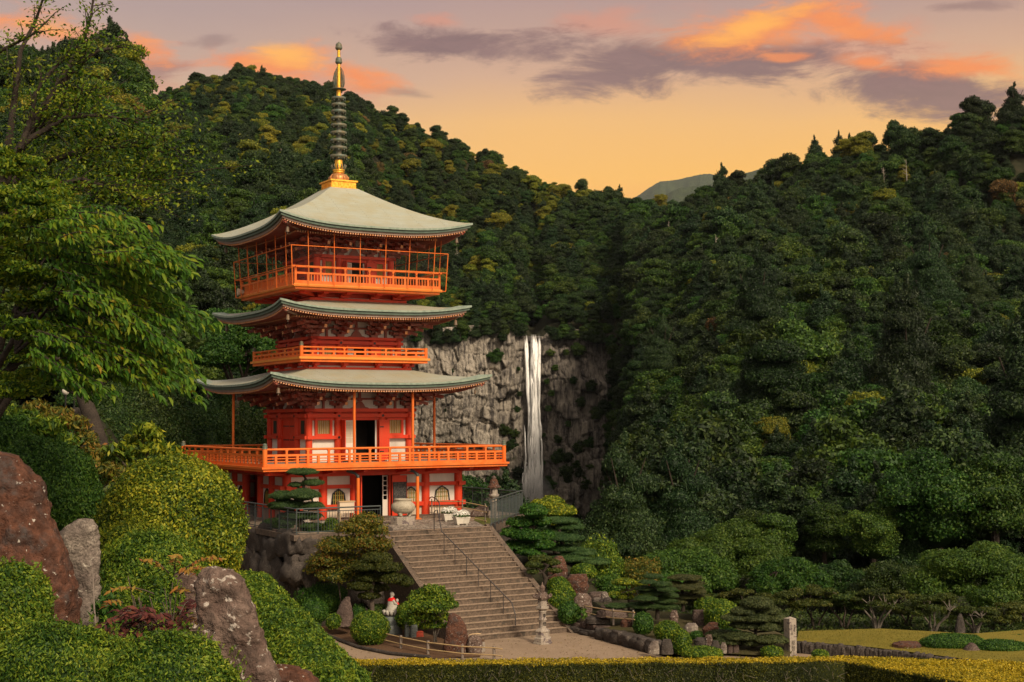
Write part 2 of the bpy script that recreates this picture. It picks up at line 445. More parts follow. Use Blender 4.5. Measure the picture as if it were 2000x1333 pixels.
L_HEDGETOP = leaf_mat('yellow_hedge_tips', G((.12, .13, .008), (.30, .24, .012), (.47, .34, .016), (.60, .44, .03)), objvar=0)
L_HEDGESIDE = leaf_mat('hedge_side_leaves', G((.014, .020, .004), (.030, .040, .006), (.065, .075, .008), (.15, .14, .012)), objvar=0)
L_PINE = leaf_mat('pine_needles', G((.012, .035, .012), (.030, .068, .018), (.062, .105, .026), (.10, .14, .035)), tr=.15, objvar=.1)
L_PINEDULL = leaf_mat('dull_pine_needles', G((.020, .030, .012), (.048, .060, .020), (.085, .092, .028), (.12, .12, .04)), tr=.15, objvar=.1)
L_CHERRY = leaf_mat('cherry_leaves', G((.010, .034, .004), (.026, .085, .006), (.080, .175, .010), (.21, .26, .014), (.34, .17, .018)), tr=.4, objvar=0, nscale=.9)
L_MAPLE = leaf_mat('maple_leaves', G((.008, .026, .003), (.026, .070, .005), (.085, .160, .008), (.20, .25, .012), (.24, .24, .014)), tr=.4, objvar=0)
L_DARKTREE = leaf_mat('dark_tree_leaves', G((.010, .026, .006), (.022, .050, .010), (.045, .080, .014), (.075, .105, .018)), tr=.3, objvar=.25)
L_BROAD = leaf_mat('broadleaf_leaves', G((.016, .045, .008), (.036, .088, .012), (.070, .135, .016), (.12, .18, .022)), tr=.35, objvar=.25)
L_PHOTINIA = leaf_mat('olive_red_tipped_leaves', G((.018, .040, .008), (.055, .080, .012), (.12, .125, .016), (.22, .17, .02), (.30, .085, .03)), tr=.3, objvar=0)
L_OLIVE = leaf_mat('olive_layer_leaves', G((.016, .032, .007), (.040, .062, .010), (.075, .095, .014), (.12, .12, .018)), tr=.3, objvar=.2)
L_NANDINA = leaf_mat('red_nandina_leaves', G((.045, .016, .016), (.085, .024, .023), (.14, .040, .034), (.20, .075, .035)), tr=.3, objvar=0)
L_GRASS = leaf_mat('lawn_blades', G((.075, .08, .014), (.14, .13, .018), (.20, .16, .022), (.11, .12, .016)), tr=.2, objvar=0)
L_WHITEFLOWER = leaf_mat('white_petals', G((.62, .58, .50), (.75, .72, .66), (.8, .78, .74)), tr=.2, objvar=0)
# forest
L_F1 = leaf_mat('forest_dark_leaves', G((.006, .016, .005), (.014, .034, .008), (.034, .064, .013), (.085, .118, .018)), tr=.2, objvar=.5, nscale=.25)
L_F2 = leaf_mat('forest_mid_leaves', G((.010, .028, .006), (.024, .060, .009), (.052, .105, .013), (.12, .165, .02)), tr=.25, objvar=.4, nscale=.25)
L_F3 = leaf_mat('forest_yellow_leaves', G((.045, .062, .008), (.11, .13, .012), (.22, .215, .016), (.34, .29, .025)), tr=.25, objvar=.25, nscale=.25)
L_F4 = leaf_mat('forest_conifer_needles', G((.006, .018, .007), (.012, .030, .009), (.024, .048, .012), (.050, .078, .018)), tr=.12, objvar=.35, nscale=.25)
L_F5 = leaf_mat('forest_russet_leaves', G((.05, .042, .014), (.10, .072, .022), (.18, .11, .03), (.26, .16, .045)), tr=.25, objvar=.25, nscale=.25)

# ------------------------------------------------------------------ foliage builders
def unit(a): return a / np.maximum(np.linalg.norm(a, axis=-1, keepdims=True), 1e-9)
def leaf_quads(C, N, s, w, jit=.5, fold=.18, up=0.0, T=None, g=None):
    """one diamond leaf per centre; returns verts, quads"""
    g = g or rng
    n = len(C)
    N = unit(N + g.normal(0, jit, (n, 3)))
    if T is None:
        T = g.normal(0, 1, (n, 3)); T[:, 2] += up
    T = unit(T - N * (T * N).sum(1, keepdims=True))
    B = np.cross(N, T)
    s = np.asarray(s * (.7 + .6 * g.random((n, 1)))); ww = s * w
    p0 = C - T * s * .5; p2 = C + T * s * .5
    p1 = C - B * ww * .5 + N * s * fold * .5 - T * s * .06; p3 = C + B * ww * .5 + N * s * fold * .5 - T * s * .06
    V = np.stack([p0, p1, p2, p3], 1).reshape(-1, 3)
    return V, np.arange(n * 4).reshape(-1, 4)
def leaf_obj(name, C, N, s, w, mat, parent, var=None, loc=(0, 0, 0), **kw):
    C = np.asarray(C, float) - np.asarray(loc, float)
    V, Q = leaf_quads(C, np.asarray(N, float), s, w, **kw)
    if var is None: var = rng.random(len(C))
    return link(name, np_mesh(name, V, Q, 4, var), mat, parent)
_ico = {}
def ico(sub):
    if sub not in _ico:
        bm = bmesh.new(); bmesh.ops.create_icosphere(bm, subdivisions=sub, radius=1.0)
        _ico[sub] = (np.array([v.co[:] for v in bm.verts]), np.array([[v.index for v in f.verts] for f in bm.faces])); bm.free()
    return _ico[sub]
def nz3(P, sc, seed=0.0):
    return np.array([mnoise.noise(Vector((p[0] * sc + seed, p[1] * sc - seed, p[2] * sc + 2 * seed))) for p in P])
def ell_points(c, r, n, top=-.25, lump=.12, seed=0.0, thick=.12, g=None):
    """points and normals scattered in a shell of a lumpy ellipsoid, mostly its upper part"""
    g = g or rng
    D = unit(g.normal(0, 1, (int(n * 1.9) + 8, 3))); D = D[D[:, 2] > top][:int(n)]
    k = 1 + lump * np.array([mnoise.noise(Vector((d[0] * 2.2 + seed, d[1] * 2.2, d[2] * 2.2 - seed))) for d in D]) - thick * g.random(len(D)) ** 1.5 + .07 * g.random(len(D)) * (g.random(len(D)) < .07)
    P = D * np.asarray(r) * k[:, None] + np.asarray(c)
    return P, unit(D / np.asarray(r))
def core_mesh(ells, sub=2, shrink=.86, lump=.12, seed=0.0):
    Vs, Fs, b = [], [], 0
    iv, ifc = ico(sub)
    for j, (c, r) in enumerate(ells):
        k = 1 + lump * np.array([mnoise.noise(Vector((d[0] * 2.2 + seed + j * 1.7 * (lump > .2), d[1] * 2.2, d[2] * 2.2 - seed))) for d in iv])
        Vs.append(iv * np.asarray(r) * shrink * k[:, None] + np.asarray(c)); Fs.append(ifc + b); b += len(iv)
    return np.vstack(Vs), np.vstack(Fs)
def merge_tri_quad(name, Vt, Ft, Vq, Fq, varq, varc=.12):
    """one mesh: core triangles as degenerate-free tris + leaf quads"""
    me = bpy.data.meshes.new(name)
    V = np.vstack([Vq, Vt]).astype(np.float32); nq, nt = len(Fq), len(Ft)
    li = np.concatenate([np.asarray(Fq).ravel(), (np.asarray(Ft) + len(Vq)).ravel()]).astype(np.int32)
    me.vertices.add(len(V)); me.vertices.foreach_set('co', V.ravel())
    me.loops.add(len(li)); me.loops.foreach_set('vertex_index', li)
    me.polygons.add(nq + nt)
    me.polygons.foreach_set('loop_start', np.concatenate([np.arange(0, nq * 4, 4), nq * 4 + np.arange(0, nt * 3, 3)]).astype(np.int32))
    me.polygons.foreach_set('loop_total', np.concatenate([np.full(nq, 4), np.full(nt, 3)]).astype(np.int32))
    me.update(calc_edges=True)
    a = me.attributes.new('var', 'FLOAT', 'FACE')
    a.data.foreach_set('value', np.concatenate([varq, np.full(nt, varc)]).astype(np.float32))
    return me
def pad_mesh(name, ells, dens, s, w, loc=(0, 0, 0), top=-.35, lump=.14, seed=0.0, jit=.5, up=.4, sub=2, shrink=.86, thick=.14, layers=1.0, varf=None, g=None):
    """leaf-clad ellipsoids (with a leafy core) as one crown mesh, local to loc"""
    g = g or rng
    P, N = [], []
    for j, (c, r) in enumerate(ells):
        r = np.asarray(r, float)
        area = 4 * math.pi * ((r[0] * r[1]) ** 1.6 / 3 + (r[0] * r[2]) ** 1.6 / 3 + (r[1] * r[2]) ** 1.6 / 3) ** (1 / 1.6)
        n = int(max(12, dens * area * layers / (s * s * w * .5)))
        p, q = ell_points(c, r, n, top, lump, seed + (j * 1.7 if lump > .2 else 0), thick, g); P.append(p); N.append(q)
    P = np.vstack(P); N = np.vstack(N)
    V, Q = leaf_quads(P - np.asarray(loc), N, s, w, jit, up=up, g=g)
    var = g.random(len(P)) if varf is None else varf(P, N, g)
    Vt, Ft = core_mesh(ells, sub, shrink, lump, seed)
    return merge_tri_quad(name, Vt - np.asarray(loc), Ft, V, Q, np.clip(var, 0, 1))
# ------------------------------------------------------------------ the pagoda (local axes: u along the lit front, v into depth)
YAW = rad(29.87)
PC = (-9.222, 75.0)
ZT = -4.87                                   # terrace level
def W(u, v, z=0.0):
    c, s = math.cos(YAW), math.sin(YAW)
    return np.array([PC[0] + c * u - s * v, PC[1] + s * u + c * v, z])
def uv_of(x, y):
    c, s = math.cos(YAW), math.sin(YAW)
    return (x - PC[0]) * c + (y - PC[1]) * s, -(x - PC[0]) * s + (y - PC[1]) * c
pag = thing('pagoda', 'three storied vermilion pagoda with grey green roofs and a gilded spire', 'pagoda', (*PC, ZT), rz=YAW)
OFF = (0, 0, ZT)
def ST(k):
    return [lambda a, d, z: (a, -d, z), lambda a, d, z: (d, a, z), lambda a, d, z: (-a, d, z), lambda a, d, z: (-d, -a, z)][k]
def pb(mb, name, mat, parent=pag, bevel=0.0): return mb.build(name, mat, parent, OFF, bevel)

def roof(hm, hc, zm, zc, ht, zt, hw, zin, top_cap=False):
    R_ = None
    lift = zc - zm
    def pos(k, t, r):
        de = hm + (hc - hm) * abs(t) ** 4
        a = t * (ht + (hc - ht) * r); d = ht + (de - ht) * r
        z = zm + (zt - zm) * (1 - r) ** 1.18 + lift * abs(t) ** 3 * r ** 2.5
        return ST(k)(a, d, z)
    V, Q, UV = [], [], []
    nt, nr = 41, 17
    L_ = math.hypot(hm - ht, zt - zm)
    for k in range(4):
        b = len(V)
        for i in range(nr):
            for j in range(nt):
                t = -1 + 2 * j / (nt - 1); t = math.copysign(abs(t) ** .85, t)
                V.append(pos(k, t, i / (nr - 1)))
        for i in range(nr - 1):
            for j in range(nt - 1):
                q = (b + i * nt + j, b + (i + 1) * nt + j, b + (i + 1) * nt + j + 1, b + i * nt + j + 1)
                Q.append(q)
                for (ii, jj) in ((i, j), (i + 1, j), (i + 1, j + 1), (i, j + 1)):
                    t = -1 + 2 * jj / (nt - 1); t = math.copysign(abs(t) ** .85, t); r = ii / (nr - 1)
                    UV.append((t * (ht + (hc - ht) * r) + k * 3.37, -r * L_))
    V = np.array(V) - np.array(OFF)
    R_ = link('roof', np_mesh('roof', V, Q, 4, None, UV, True), ROOF, pag)
    def eave(t): return hm + (hc - hm) * abs(t) ** 4, zm + lift * abs(t) ** 3
    def sweep(mb, d0, d1, z0, z1, ext=0.0):
        """a bar under the eave following its curve: d0 outer inset, d1 inner inset, z offsets"""
        for k in range(4):
            mb.T = ST(k); rings = []
            for j in range(31):
                t = -1 + 2 * j / 30; de, ze = eave(t)
                rings.append([(t * (hc - d0), de - d0, ze + z0), (t * (hc - d1), de - d1, ze + z0), (t * (hc - d1), de - d1, ze + z1), (t * (hc - d0), de - d0, ze + z1)])
            mb.loft(rings)
        mb.T = None
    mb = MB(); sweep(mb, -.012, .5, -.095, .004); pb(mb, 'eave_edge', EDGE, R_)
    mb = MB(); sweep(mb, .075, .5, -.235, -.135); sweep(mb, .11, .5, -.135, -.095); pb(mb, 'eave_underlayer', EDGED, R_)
    mb = MB(); sweep(mb, .20, .62, -.36, -.235); pb(mb, 'fascia_board', BRACKW, R_)
    # rafters, in two tiers, with painted tips
    for k in range(4):
        mb = MB(ST(k))
        n = int(2 * hc / .142)
        for i in range(n):
            a = -hc + .36 + (2 * hc - .72) * i / (n - 1); t = a / (hc - .25)
            de, ze = eave(t); do = de - .26
            di = max(hw + .1, abs(a) * .98)
            if do - di > .1:
                zi = zin + .16 + (ze - zm) * .25; zo = ze - .40
                mb.m = 0; mb.beam((a, di, zi + (zo - zi) * 0), (a, do, zo), .062, .085)
                mb.m = 1; mb.beam((a, do, zo), (a, do + .014, zo - .001), .074, .096)
            dm = hw + (hm - hw) * .60
            if dm - di > .1:
                zi = zin + .02; zo = zin + .02 + (zm - .40 - zin) * .45 - .02 + (ze - zm) * .3
                mb.m = 0; mb.beam((a, di, zi), (a, dm, zo), .065, .09)
                mb.m = 1; mb.beam((a, dm, zo), (a, dm + .01, zo), .07, .095)
        mb.m = 0
        # soffit boards above the rafters
        rows = []
        for r in range(5):
            row = []
            for j in range(31):
                t = -1 + 2 * j / 30; de, ze = eave(t); f = r / 4
                d = (hw - .05) + (de - .30 - hw + .05) * f; a = t * ((hw - .05) + (hc - .30 - hw + .05) * f)
                row.append((a, d, (zin + .24) * (1 - f) + (ze - .352) * f))
            rows.append(row)
        mb.sheet(rows)
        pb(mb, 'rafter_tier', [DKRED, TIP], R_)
    for sx_, sy_ in ((-1, -1), (1, -1), (1, 1), (-1, 1)):
        mb = MB(); h1 = hc - .42
        mb.beam((sx_ * hw * .97, sy_ * hw * .97, zin + .05), (sx_ * h1, sy_ * h1, zc - .47), .20, .22)
        pb(mb, 'corner_beam', BRACKW, R_)
        mb = MB(); hb = hc - .62; zb = zc - .60
        mb.tube([(sx_ * hb, sy_ * hb, zb + .05), (sx_ * hb, sy_ * hb, zb - .14)], .012, 6)
        mb.lathe((sx_ * hb, sy_ * hb, zb - .40), [(.105, 0), (.10, .03), (.085, .06), (.08, .2), (.055, .26), (.01, .28)], 12)
        mb.tube([(sx_ * hb, sy_ * hb, zb - .40), (sx_ * hb, sy_ * hb, zb - .50)], .03, 6)
        pb(mb, 'wind_bell', BELL, R_)
    return R_
roof3 = roof(5.14, 5.28, 9.77, 10.27, .80, 12.36, 2.08, 9.42)
roof2 = roof(5.10, 5.23, 5.58, 5.97, 2.55, 6.22, 2.36, 5.16)
roof1 = roof(5.86, 5.99, 1.90, 2.37, 2.85, 2.68, 2.78, 1.52)

# ---- bodies of the three upper storeys
def bracket(k, a0, hw, zp, H):
    mb = MB(ST(k)); s = H / 1.0
    mb.box(a0 - .19, a0 + .19, hw - .12, hw + .19, zp, zp + .15 * s)
    for i in range(3):
        d = hw + .02 + .36 * i; z = zp + (.15 + .25 * i) * s; L = .44 + .06 * i
        mb.box(a0 - L, a0 + L, d - .07, d + .07, z + .05 * s, z + .16 * s)
        mb.box(a0 - L * .72, a0 + L * .72, d - .068, d + .068, z, z + .05 * s)
        for q in (-L + .09, 0, L - .09): mb.box(a0 + q - .095, a0 + q + .095, d - .095, d + .095, z + .16 * s, z + .25 * s)
        mb.box(a0 - .075, a0 + .075, hw - .1, d + .42, z + .002, z + .13 * s)
    for zz in (.36, .62):
        mb.m = 0; mb.beam((a0, hw, zp + (zz + .22) * s), (a0, hw + 1.12 + .35 * (zz > .5), zp + (zz - .10) * s), .13, .15)
        mb.m = 1; e = hw + 1.12 + .35 * (zz > .5); mb.beam((a0, e, zp + (zz - .10) * s), (a0, e + .02, zp + (zz - .106) * s), .14, .16)
    mb.m = 0
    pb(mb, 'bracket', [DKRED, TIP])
def corner_bracket(sx_, sy_, hw, zp, H):
    mb = MB(); s = H; c = lambda h, z: (sx_ * h, sy_ * h, z)
    for i in range(3):
        z = zp + (.15 + .25 * i) * s
        mb.beam(c(hw - .1, z + .07), c(hw + .40 + .36 * i, z + .07), .15, .13)
        e = hw + .33 * (i + 1)
        mb.box(sx_ * e - .12, sx_ * e + .12, sy_ * e - .12, sy_ * e + .12, z + .15 * s, z + .25 * s)
        for q in (0, 1):
            p = [sx_ * e, sy_ * e]; p2 = list(p); p2[q] -= (sx_, sy_)[q] * .75
            p3 = list(p); p3[q] += (sx_, sy_)[q] * .25
            mb.beam((*p2, z + .11 * s), (*p3, z + .11 * s), .13, .12)
    mb.beam(c(hw, zp + .95 * s), c(hw + 1.35, zp + .62 * s), .16, .18)
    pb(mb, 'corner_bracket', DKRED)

def lattice(mb, a0, a1, d, z0, z1, nx, nzb, w=.022):
    for i in range(1, nx): x = a0 + (a1 - a0) * i / nx; mb.box(x - w / 2, x + w / 2, d, d + .025, z0, z1)
    for i in range(1, nzb): z = z0 + (z1 - z0) * i / nzb; mb.box(a0, a1, d + .003, d + .022, z - w / 2, z + w / 2)
def storey(cols, hw, z0, plate, head, low, win, eave_z, doors_open=True, hb=.3):
    """cols: outer, inner column offset; plate/head/low: (z0, z1) or None; win: (z0, z1)"""
    co, ci = cols
    # columns
    for k in range(4):
        for a in (-co, -ci, ci):
            mb = MB(ST(k)); mb.lathe((a, co, z0), [(.175, 0), (.175, plate[0] - z0)], 16); pb(mb, 'column', RED)
    for k in range(4):
        T = ST(k)
        mb = MB(T); mb.box(-co - hb, co + hb, co - .2, co + hb, *plate); pb(mb, 'wall_plate', RED)
        mb = MB(T)
        if head: mb.box(-co - hb, co + hb, co - .1, co + .19, *head)
        mb.box(-co, co, co - .13, co - .02, (head or plate)[0] - .14, plate[0])
        if low:
            for sg in (-1, 1):
                x = sorted((sg * (co + hb), sg * (ci - .2))); mb.box(x[0], x[1], co - .1, co + .19, *low)
        pb(mb, 'tie_beam', RED)
        if head and k in (0, 3):
            for zc_ in [sum(head) / 2] + ([sum(low) / 2] if low else []):
                for a in (-co, -ci, ci, co):
                    mb = MB(T); rings = [[(a + .065 * math.cos(q * math.pi / 5), co + .185 + dd, zc_ + .065 * math.sin(q * math.pi / 5)) for q in range(10)] for dd in (0, .03)]
                    mb.loft(rings); pb(mb, 'nail_cover', BLACK)
        # plaster walls
        mb = MB(T); mb.box(-co + .05, -ci, co - .17, co - .07, z0, win[0] - .1); mb.box(ci, co - .05, co - .17, co - .07, z0, win[0] - .1)
        mb.box(-co + .05, -ci, co - .17, co - .071, win[0] - .1, win[1] + .1); mb.box(ci, co - .05, co - .17, co - .071, win[0] - .1, win[1] + .1)
        mb.box(-co + .1, co - .1, co - .2, co - .06, plate[1], eave_z + .1)
        wl = pb(mb, 'plaster_wall', WHITE)
        # strutwork in the bracket zone
        zb = plate[1]; H = eave_z - zb
        mb = MB(T)
        mb.box(-co, co, co - .05, co + .05, zb + .47 * H, zb + .58 * H)
        mb.box(-co - .9, co + .9, co + .72, co + .86, zb + .90 * H, zb + 1.03 * H)
        for a in (-(co + ci) / 2, (co + ci) / 2, 0):
            mb.box(a - .06, a + .06, co - .06, co + .045, zb + (.58 * H if a == 0 else 0), zb + H)
            mb.box(a - .12, a + .12, co - .06, co + .06, zb + .40 * H, zb + .465 * H)
        pr = [(-.52, 0), (-.42, .06), (-.30, .08), (-.22, .22), (-.12, .36), (0, .40), (.12, .36), (.22, .22), (.30, .08), (.42, .06), (.52, 0)]
        mb.loft([[(x, co - .06, zb + z * H) for x, z in pr], [(x, co + .04, zb + z * H) for x, z in pr]])
        pb(mb, 'strut', DKRED)
        for a in (-ci, ci): bracket(k, a, co, zb, H)
        bracket(k, -co + .05, co, zb, H); bracket(k, co - .05, co, zb, H)
        # windows
        for sg in (-1, 1):
            a0, a1 = sorted((sg * (ci + .20), sg * (co - .22)))
            mb = MB(T)
            if k == 0:
                fr = .13
                mb.box(a0 + .1, a0 + .1 + fr, co - .07, co + .05, win[0] - .09, win[1] + .1); mb.box(a1 - .1 - fr, a1 - .1, co - .07, co + .05, win[0] - .09, win[1] + .1)
                mb.box(a0 + .1 + fr, a1 - .1 - fr, co - .07, co + .048, win[0] - .09, win[0]); mb.box(a0 + .1 + fr, a1 - .1 - fr, co - .07, co + .048, win[1], win[1] + .1)
                wf = pb(mb, 'window', RED)
                b0, b1 = a0 + .1 + fr, a1 - .1 - fr
                mb = MB(T); n = max(5, int((b1 - b0) / .085))
                for i in range(n): x = b0 + (b1 - b0) * (i + .5) / n; mb.box(x - .02, x + .02, co - .03, co + .01, win[0], win[1])
                pb(mb, 'window_bar', BARS, wf)
                mb = MB(T); mb.box(b0, b1, co - .068, co - .055, win[0], win[1]); pb(mb, 'window_screen', PAPER, wf)
            else:
                mb.box(a0 + .08, a1 - .08, co - .07, co + .02, win[0] - .09, win[1] + .1)
                wf = pb(mb, 'window', RED)
                mb = MB(T); am = (a0 + a1) / 2; mb.box(am - .24, am + .24, co + .02, co + .03, win[0], win[1]); pb(mb, 'shutter', SHUTTER, wf)
        # doorway
        zd0, zd1 = z0 + .08, win[1] + .02
        mb = MB(T)
        mb.box(-ci + .12, -ci + .24, co - .12, co + .04, z0, zd1 + .1); mb.box(ci - .24, ci - .12, co - .12, co + .04, z0, zd1 + .1)
        mb.box(-ci + .24, ci - .24, co - .12, co + .038, zd1, zd1 + .1)
        mb.box(-ci, ci, co - .12, co - .03, zd1 + .1, (head or plate)[0] - .13 if (head or plate)[0] - .13 > zd1 + .1 else zd1 + .12)
        df = pb(mb, 'door_frame', RED)
        x0, x1 = -ci + .24, ci - .24
        if k == 0:
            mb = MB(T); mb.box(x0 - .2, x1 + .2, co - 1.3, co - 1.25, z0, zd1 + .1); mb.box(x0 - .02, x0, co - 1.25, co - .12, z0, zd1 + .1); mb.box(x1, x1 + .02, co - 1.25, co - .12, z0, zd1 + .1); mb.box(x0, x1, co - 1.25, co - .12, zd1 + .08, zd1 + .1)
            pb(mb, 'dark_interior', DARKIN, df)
            mb = MB(T); w = (x1 - x0) * .40
            mb.box(x0 + .01, x0 + .06, co - .09, co - .05, zd0, zd1 - .02); mb.box(x0 + w - .05, x0 + w, co - .09, co - .05, zd0, zd1 - .02)
            mb.box(x0 + .06, x0 + w - .05, co - .09, co - .052, zd1 - .08, zd1 - .02); mb.box(x0 + .06, x0 + w - .05, co - .09, co - .052, zd0, zd0 + (zd1 - zd0) * .42)
            lattice(mb, x0 + .06, x0 + w - .05, co - .085, zd0 + (zd1 - zd0) * .42, zd1 - .08, 3, 4)
            dl = pb(mb, 'lattice_door', WHITE, df)
            mb = MB(T); mb.box(x0 + .06, x0 + w - .05, co - .095, co - .088, zd0 + (zd1 - zd0) * .42, zd1 - .08); pb(mb, 'lattice_paper', PAPER, df)
            mb = MB(T); mb.box(x1 - .09, x1 - .01, co - .10, co - .06, zd0, zd1 - .02); pb(mb, 'sliding_door_edge', WHITE, df)
            mb = MB(T); mb.box(ci - .23, ci + (co - ci) * .22, co + .20, co + .245, zd0, zd1); lf = pb(mb, 'door_leaf', RED, df)
            for zz in (.18, .8):
                mb = MB(T); mb.box(ci - .21, ci + .02, co + .245, co + .253, zd1 - (zd1 - zd0) * zz - .03, zd1 - (zd1 - zd0) * zz + .03); pb(mb, 'hinge', BLACK, df)
            mb = MB(T); mb.box(-ci + .13, -ci + .17, co + .05, co + .65, zd0, zd1); pb(mb, 'door_leaf', RED, df)
        else:
            mb = MB(T); mb.box(x0 + .005, -.012, co - .09, co - .03, zd0, zd1 - .01); mb.box(.012, x1 - .005, co - .09, co - .03, zd0, zd1 - .01)
            pb(mb, 'door_leaf', RED, df)
            for zz in (.15, .5, .8):
                for sg in (-1, 1):
                    mb = MB(T); xx = sorted((sg * .05, sg * (x1 - .1))); mb.box(xx[0], xx[1], co - .03, co - .02, zd1 - (zd1 - zd0) * zz - .025, zd1 - (zd1 - zd0) * zz + .025)
                    if k == 3: pb(mb, 'hinge', BLACK, df)
    for sx_, sy_ in ((-1, -1), (1, -1), (1, 1), (-1, 1)): corner_bracket(sx_, sy_, co, plate[1], eave_z - plate[1])

storey((2.78, 1.22), 2.78, -2.05, (.49, .66), (.20, .38), (-.89, -.71), (-.62, .06), 1.60)
storey((2.36, .94), 2.36, 3.14, (4.20, 4.34), (3.96, 4.11), None, (3.34, 3.84), 5.22, hb=.22)
storey((2.08, .84), 2.08, 6.78, (8.43, 8.58), None, None, (7.62, 8.24), 9.46, hb=.22)

# ---- balconies with their railings
def railing(k, h, z0, z1, zmid, zbase, n_tall, thin=(), balusters=0, post=.10, over=0.0, top_r=.05, mat=ORANGE, parent=None):
    mb = MB(ST(k))
    mb.tube([(-h - over, h, z1), (h + over, h, z1)], top_r, 8)
    mb.box(-h, h, h - .045, h + .045, zmid - .05, zmid + .05)
    mb.box(-h, h, h - .055, h + .055, zbase[0], zbase[1])
    for zt_ in thin: mb.tube([(-h, h, zt_), (h, h, zt_)], .028, 6)
    for i in range(n_tall * 2 + 1):
        a = -h + 2 * h * i / (n_tall * 2)
        tall = i % 2 == 0
        if i in (0, n_tall * 2): continue
        mb.box(a - post / 2, a + post / 2, h - .05 + .002 * tall, h + .05 + .003, zbase[1], zmid - .05)
        if tall:
            mb.box(a - post * .42, a + post * .42, h - .042, h + .042, zmid + .05, z1 - top_r - .03)
            mb.box(a - post * .62, a + post * .62, h - .05, h + .05, z1 - top_r - .035, z1 - top_r + .02)
        if balusters and i < n_tall * 2:
            w = 2 * h / (n_tall * 2)
            for j in range(1, balusters):
                b = a + w * j / balusters; mb.box(b - .022, b + .022, h - .022, h + .022, zbase[1], zmid - .05)
    return pb(mb, 'railing', mat, parent)
def corner_posts(h, z0, z1, r, cap, parent):
    for sx_, sy_ in ((-1, -1), (1, -1), (1, 1), (-1, 1)):
        mb = MB(); mb.lathe((sx_ * h, sy_ * h, z0), [(r, 0), (r, z1 - z0)], 14); pb(mb, 'corner_post', ORANGE, parent)
        if cap:
            q = cap
            mb = MB(); mb.lathe((sx_ * h, sy_ * h, z1), [(r * 1.12, 0), (r * 1.12, q * .22), (r * .85, q * .27), (r * 1.08, q * .36), (r * 1.08, q * .5), (r * .8, q * .55), (r * .72, q * .6), (r * 1.0, q * .72), (r * .78, q * .88), (r * .1, q)], 14); pb(mb, 'post_cap', VERDIGRIS, parent)
DECK = stone('worn_deck_boards', [(.26, .19, .15), (.36, .27, .21), (.30, .22, .17)], 2, .85, .2, .01)
def ring(mb, h, w, z0, z1):
    for k in range(4):
        mb.T = ST(k)
        mb.loft([[(-h, h, z0), (-h + w, h - w, z0), (-h + w, h - w, z1), (-h, h, z1)], [(h, h, z0), (h - w, h - w, z0), (h - w, h - w, z1), (h, h, z1)]])
    mb.T = None
def balcony(h, z_top, boards, inner):
    mb = MB()
    mb.box(-h + .3, h - .3, -h + .3, h - .3, z_top - .07, z_top)
    b = pb(mb, 'balcony', DECK)
    for (hh, z0, z1, mt) in boards:
        mb = MB(); ring(mb, hh, .5, z0, z1); pb(mb, 'edge_board', mt, b)
    return b
# lowest, widest gallery
b0 = balcony(6.63, -2.06, [(6.63, -2.215, -2.11, ORANGE), (6.55, -2.33, -2.218, ORANGE)], 4.68)
for k in range(4): railing(k, 6.42, -2.1, -1.30, -1.58, (-2.11, -1.98), 12, (-1.74, -1.87), 0, .12, 0, .055, ORANGE, b0)
corner_posts(6.42, -2.1, -1.27, .115, .27, b0)
for k in range(4):
    mb = MB(ST(k))
    for a in (-4.68, -2.8, -1.15, 1.15, 2.8, 4.68):
        mb.loft([[(a - .1, 4.5, -2.62), (a + .1, 4.5, -2.62), (a + .1, 4.5, -2.34), (a - .1, 4.5, -2.34)], [(a - .1, 6.15, -2.46), (a + .1, 6.15, -2.46), (a + .1, 6.15, -2.34), (a - .1, 6.15, -2.34)]])
    for i in range(28): a = -6.2 + 12.4 * i / 27; mb.box(a - .04, a + .04, 5.9, 6.5, -2.345, -2.335)
    pb(mb, 'joist', RED, b0)
mb = MB(); mb.box(-6.45, 6.45, -6.45, 6.45, -2.225, -2.135); pb(mb, 'soffit', RED, b0)
for sx_, sy_ in ((-1, -1), (1, -1), (1, 1), (-1, 1)):
    mb = MB(); mb.beam((sx_ * 4.6, sy_ * 4.6, -2.5), (sx_ * 6.25, sy_ * 6.25, -2.42), .2, .2); pb(mb, 'joist', RED, b0)
# middle gallery
b1 = balcony(3.60, 3.22, [(3.62, 3.135, 3.25, ORANGE_TOP), (3.52, 3.0, 3.132, ORANGE)], 2.4)
for k in range(4): railing(k, 3.45, 3.26, 3.73, 3.53, (3.25, 3.37), 6, (), 0, .10, 0, .045, ORANGE, b1)
corner_posts(3.45, 3.25, 3.80, .095, .22, b1)
mb = MB(); mb.box(-2.72, 2.72, -2.72, 2.72, 2.68, 3.13); pb(mb, 'base_wall', RED, b1)
for k in range(4):
    mb = MB(ST(k)); mb.box(-2.85, 2.85, 2.6, 2.93, 2.63, 2.76); 
    for a in (-2.5, -.94, .94, 2.5):
        mb.box(a - .11, a + .11, 2.7, 3.2, 2.84, 2.98); mb.box(a - .1, a + .1, 2.7, 2.98, 2.765, 2.84); mb.box(a - .2, a + .2, 3.0, 3.1, 2.885, 2.999)
    pb(mb, 'base_beam', RED, b1)
    mb = MB(ST(k)); mb.box(-2.74, 2.74, 2.721, 2.735, 2.765, 2.84); pb(mb, 'plaster_strip', WHITE, b1)
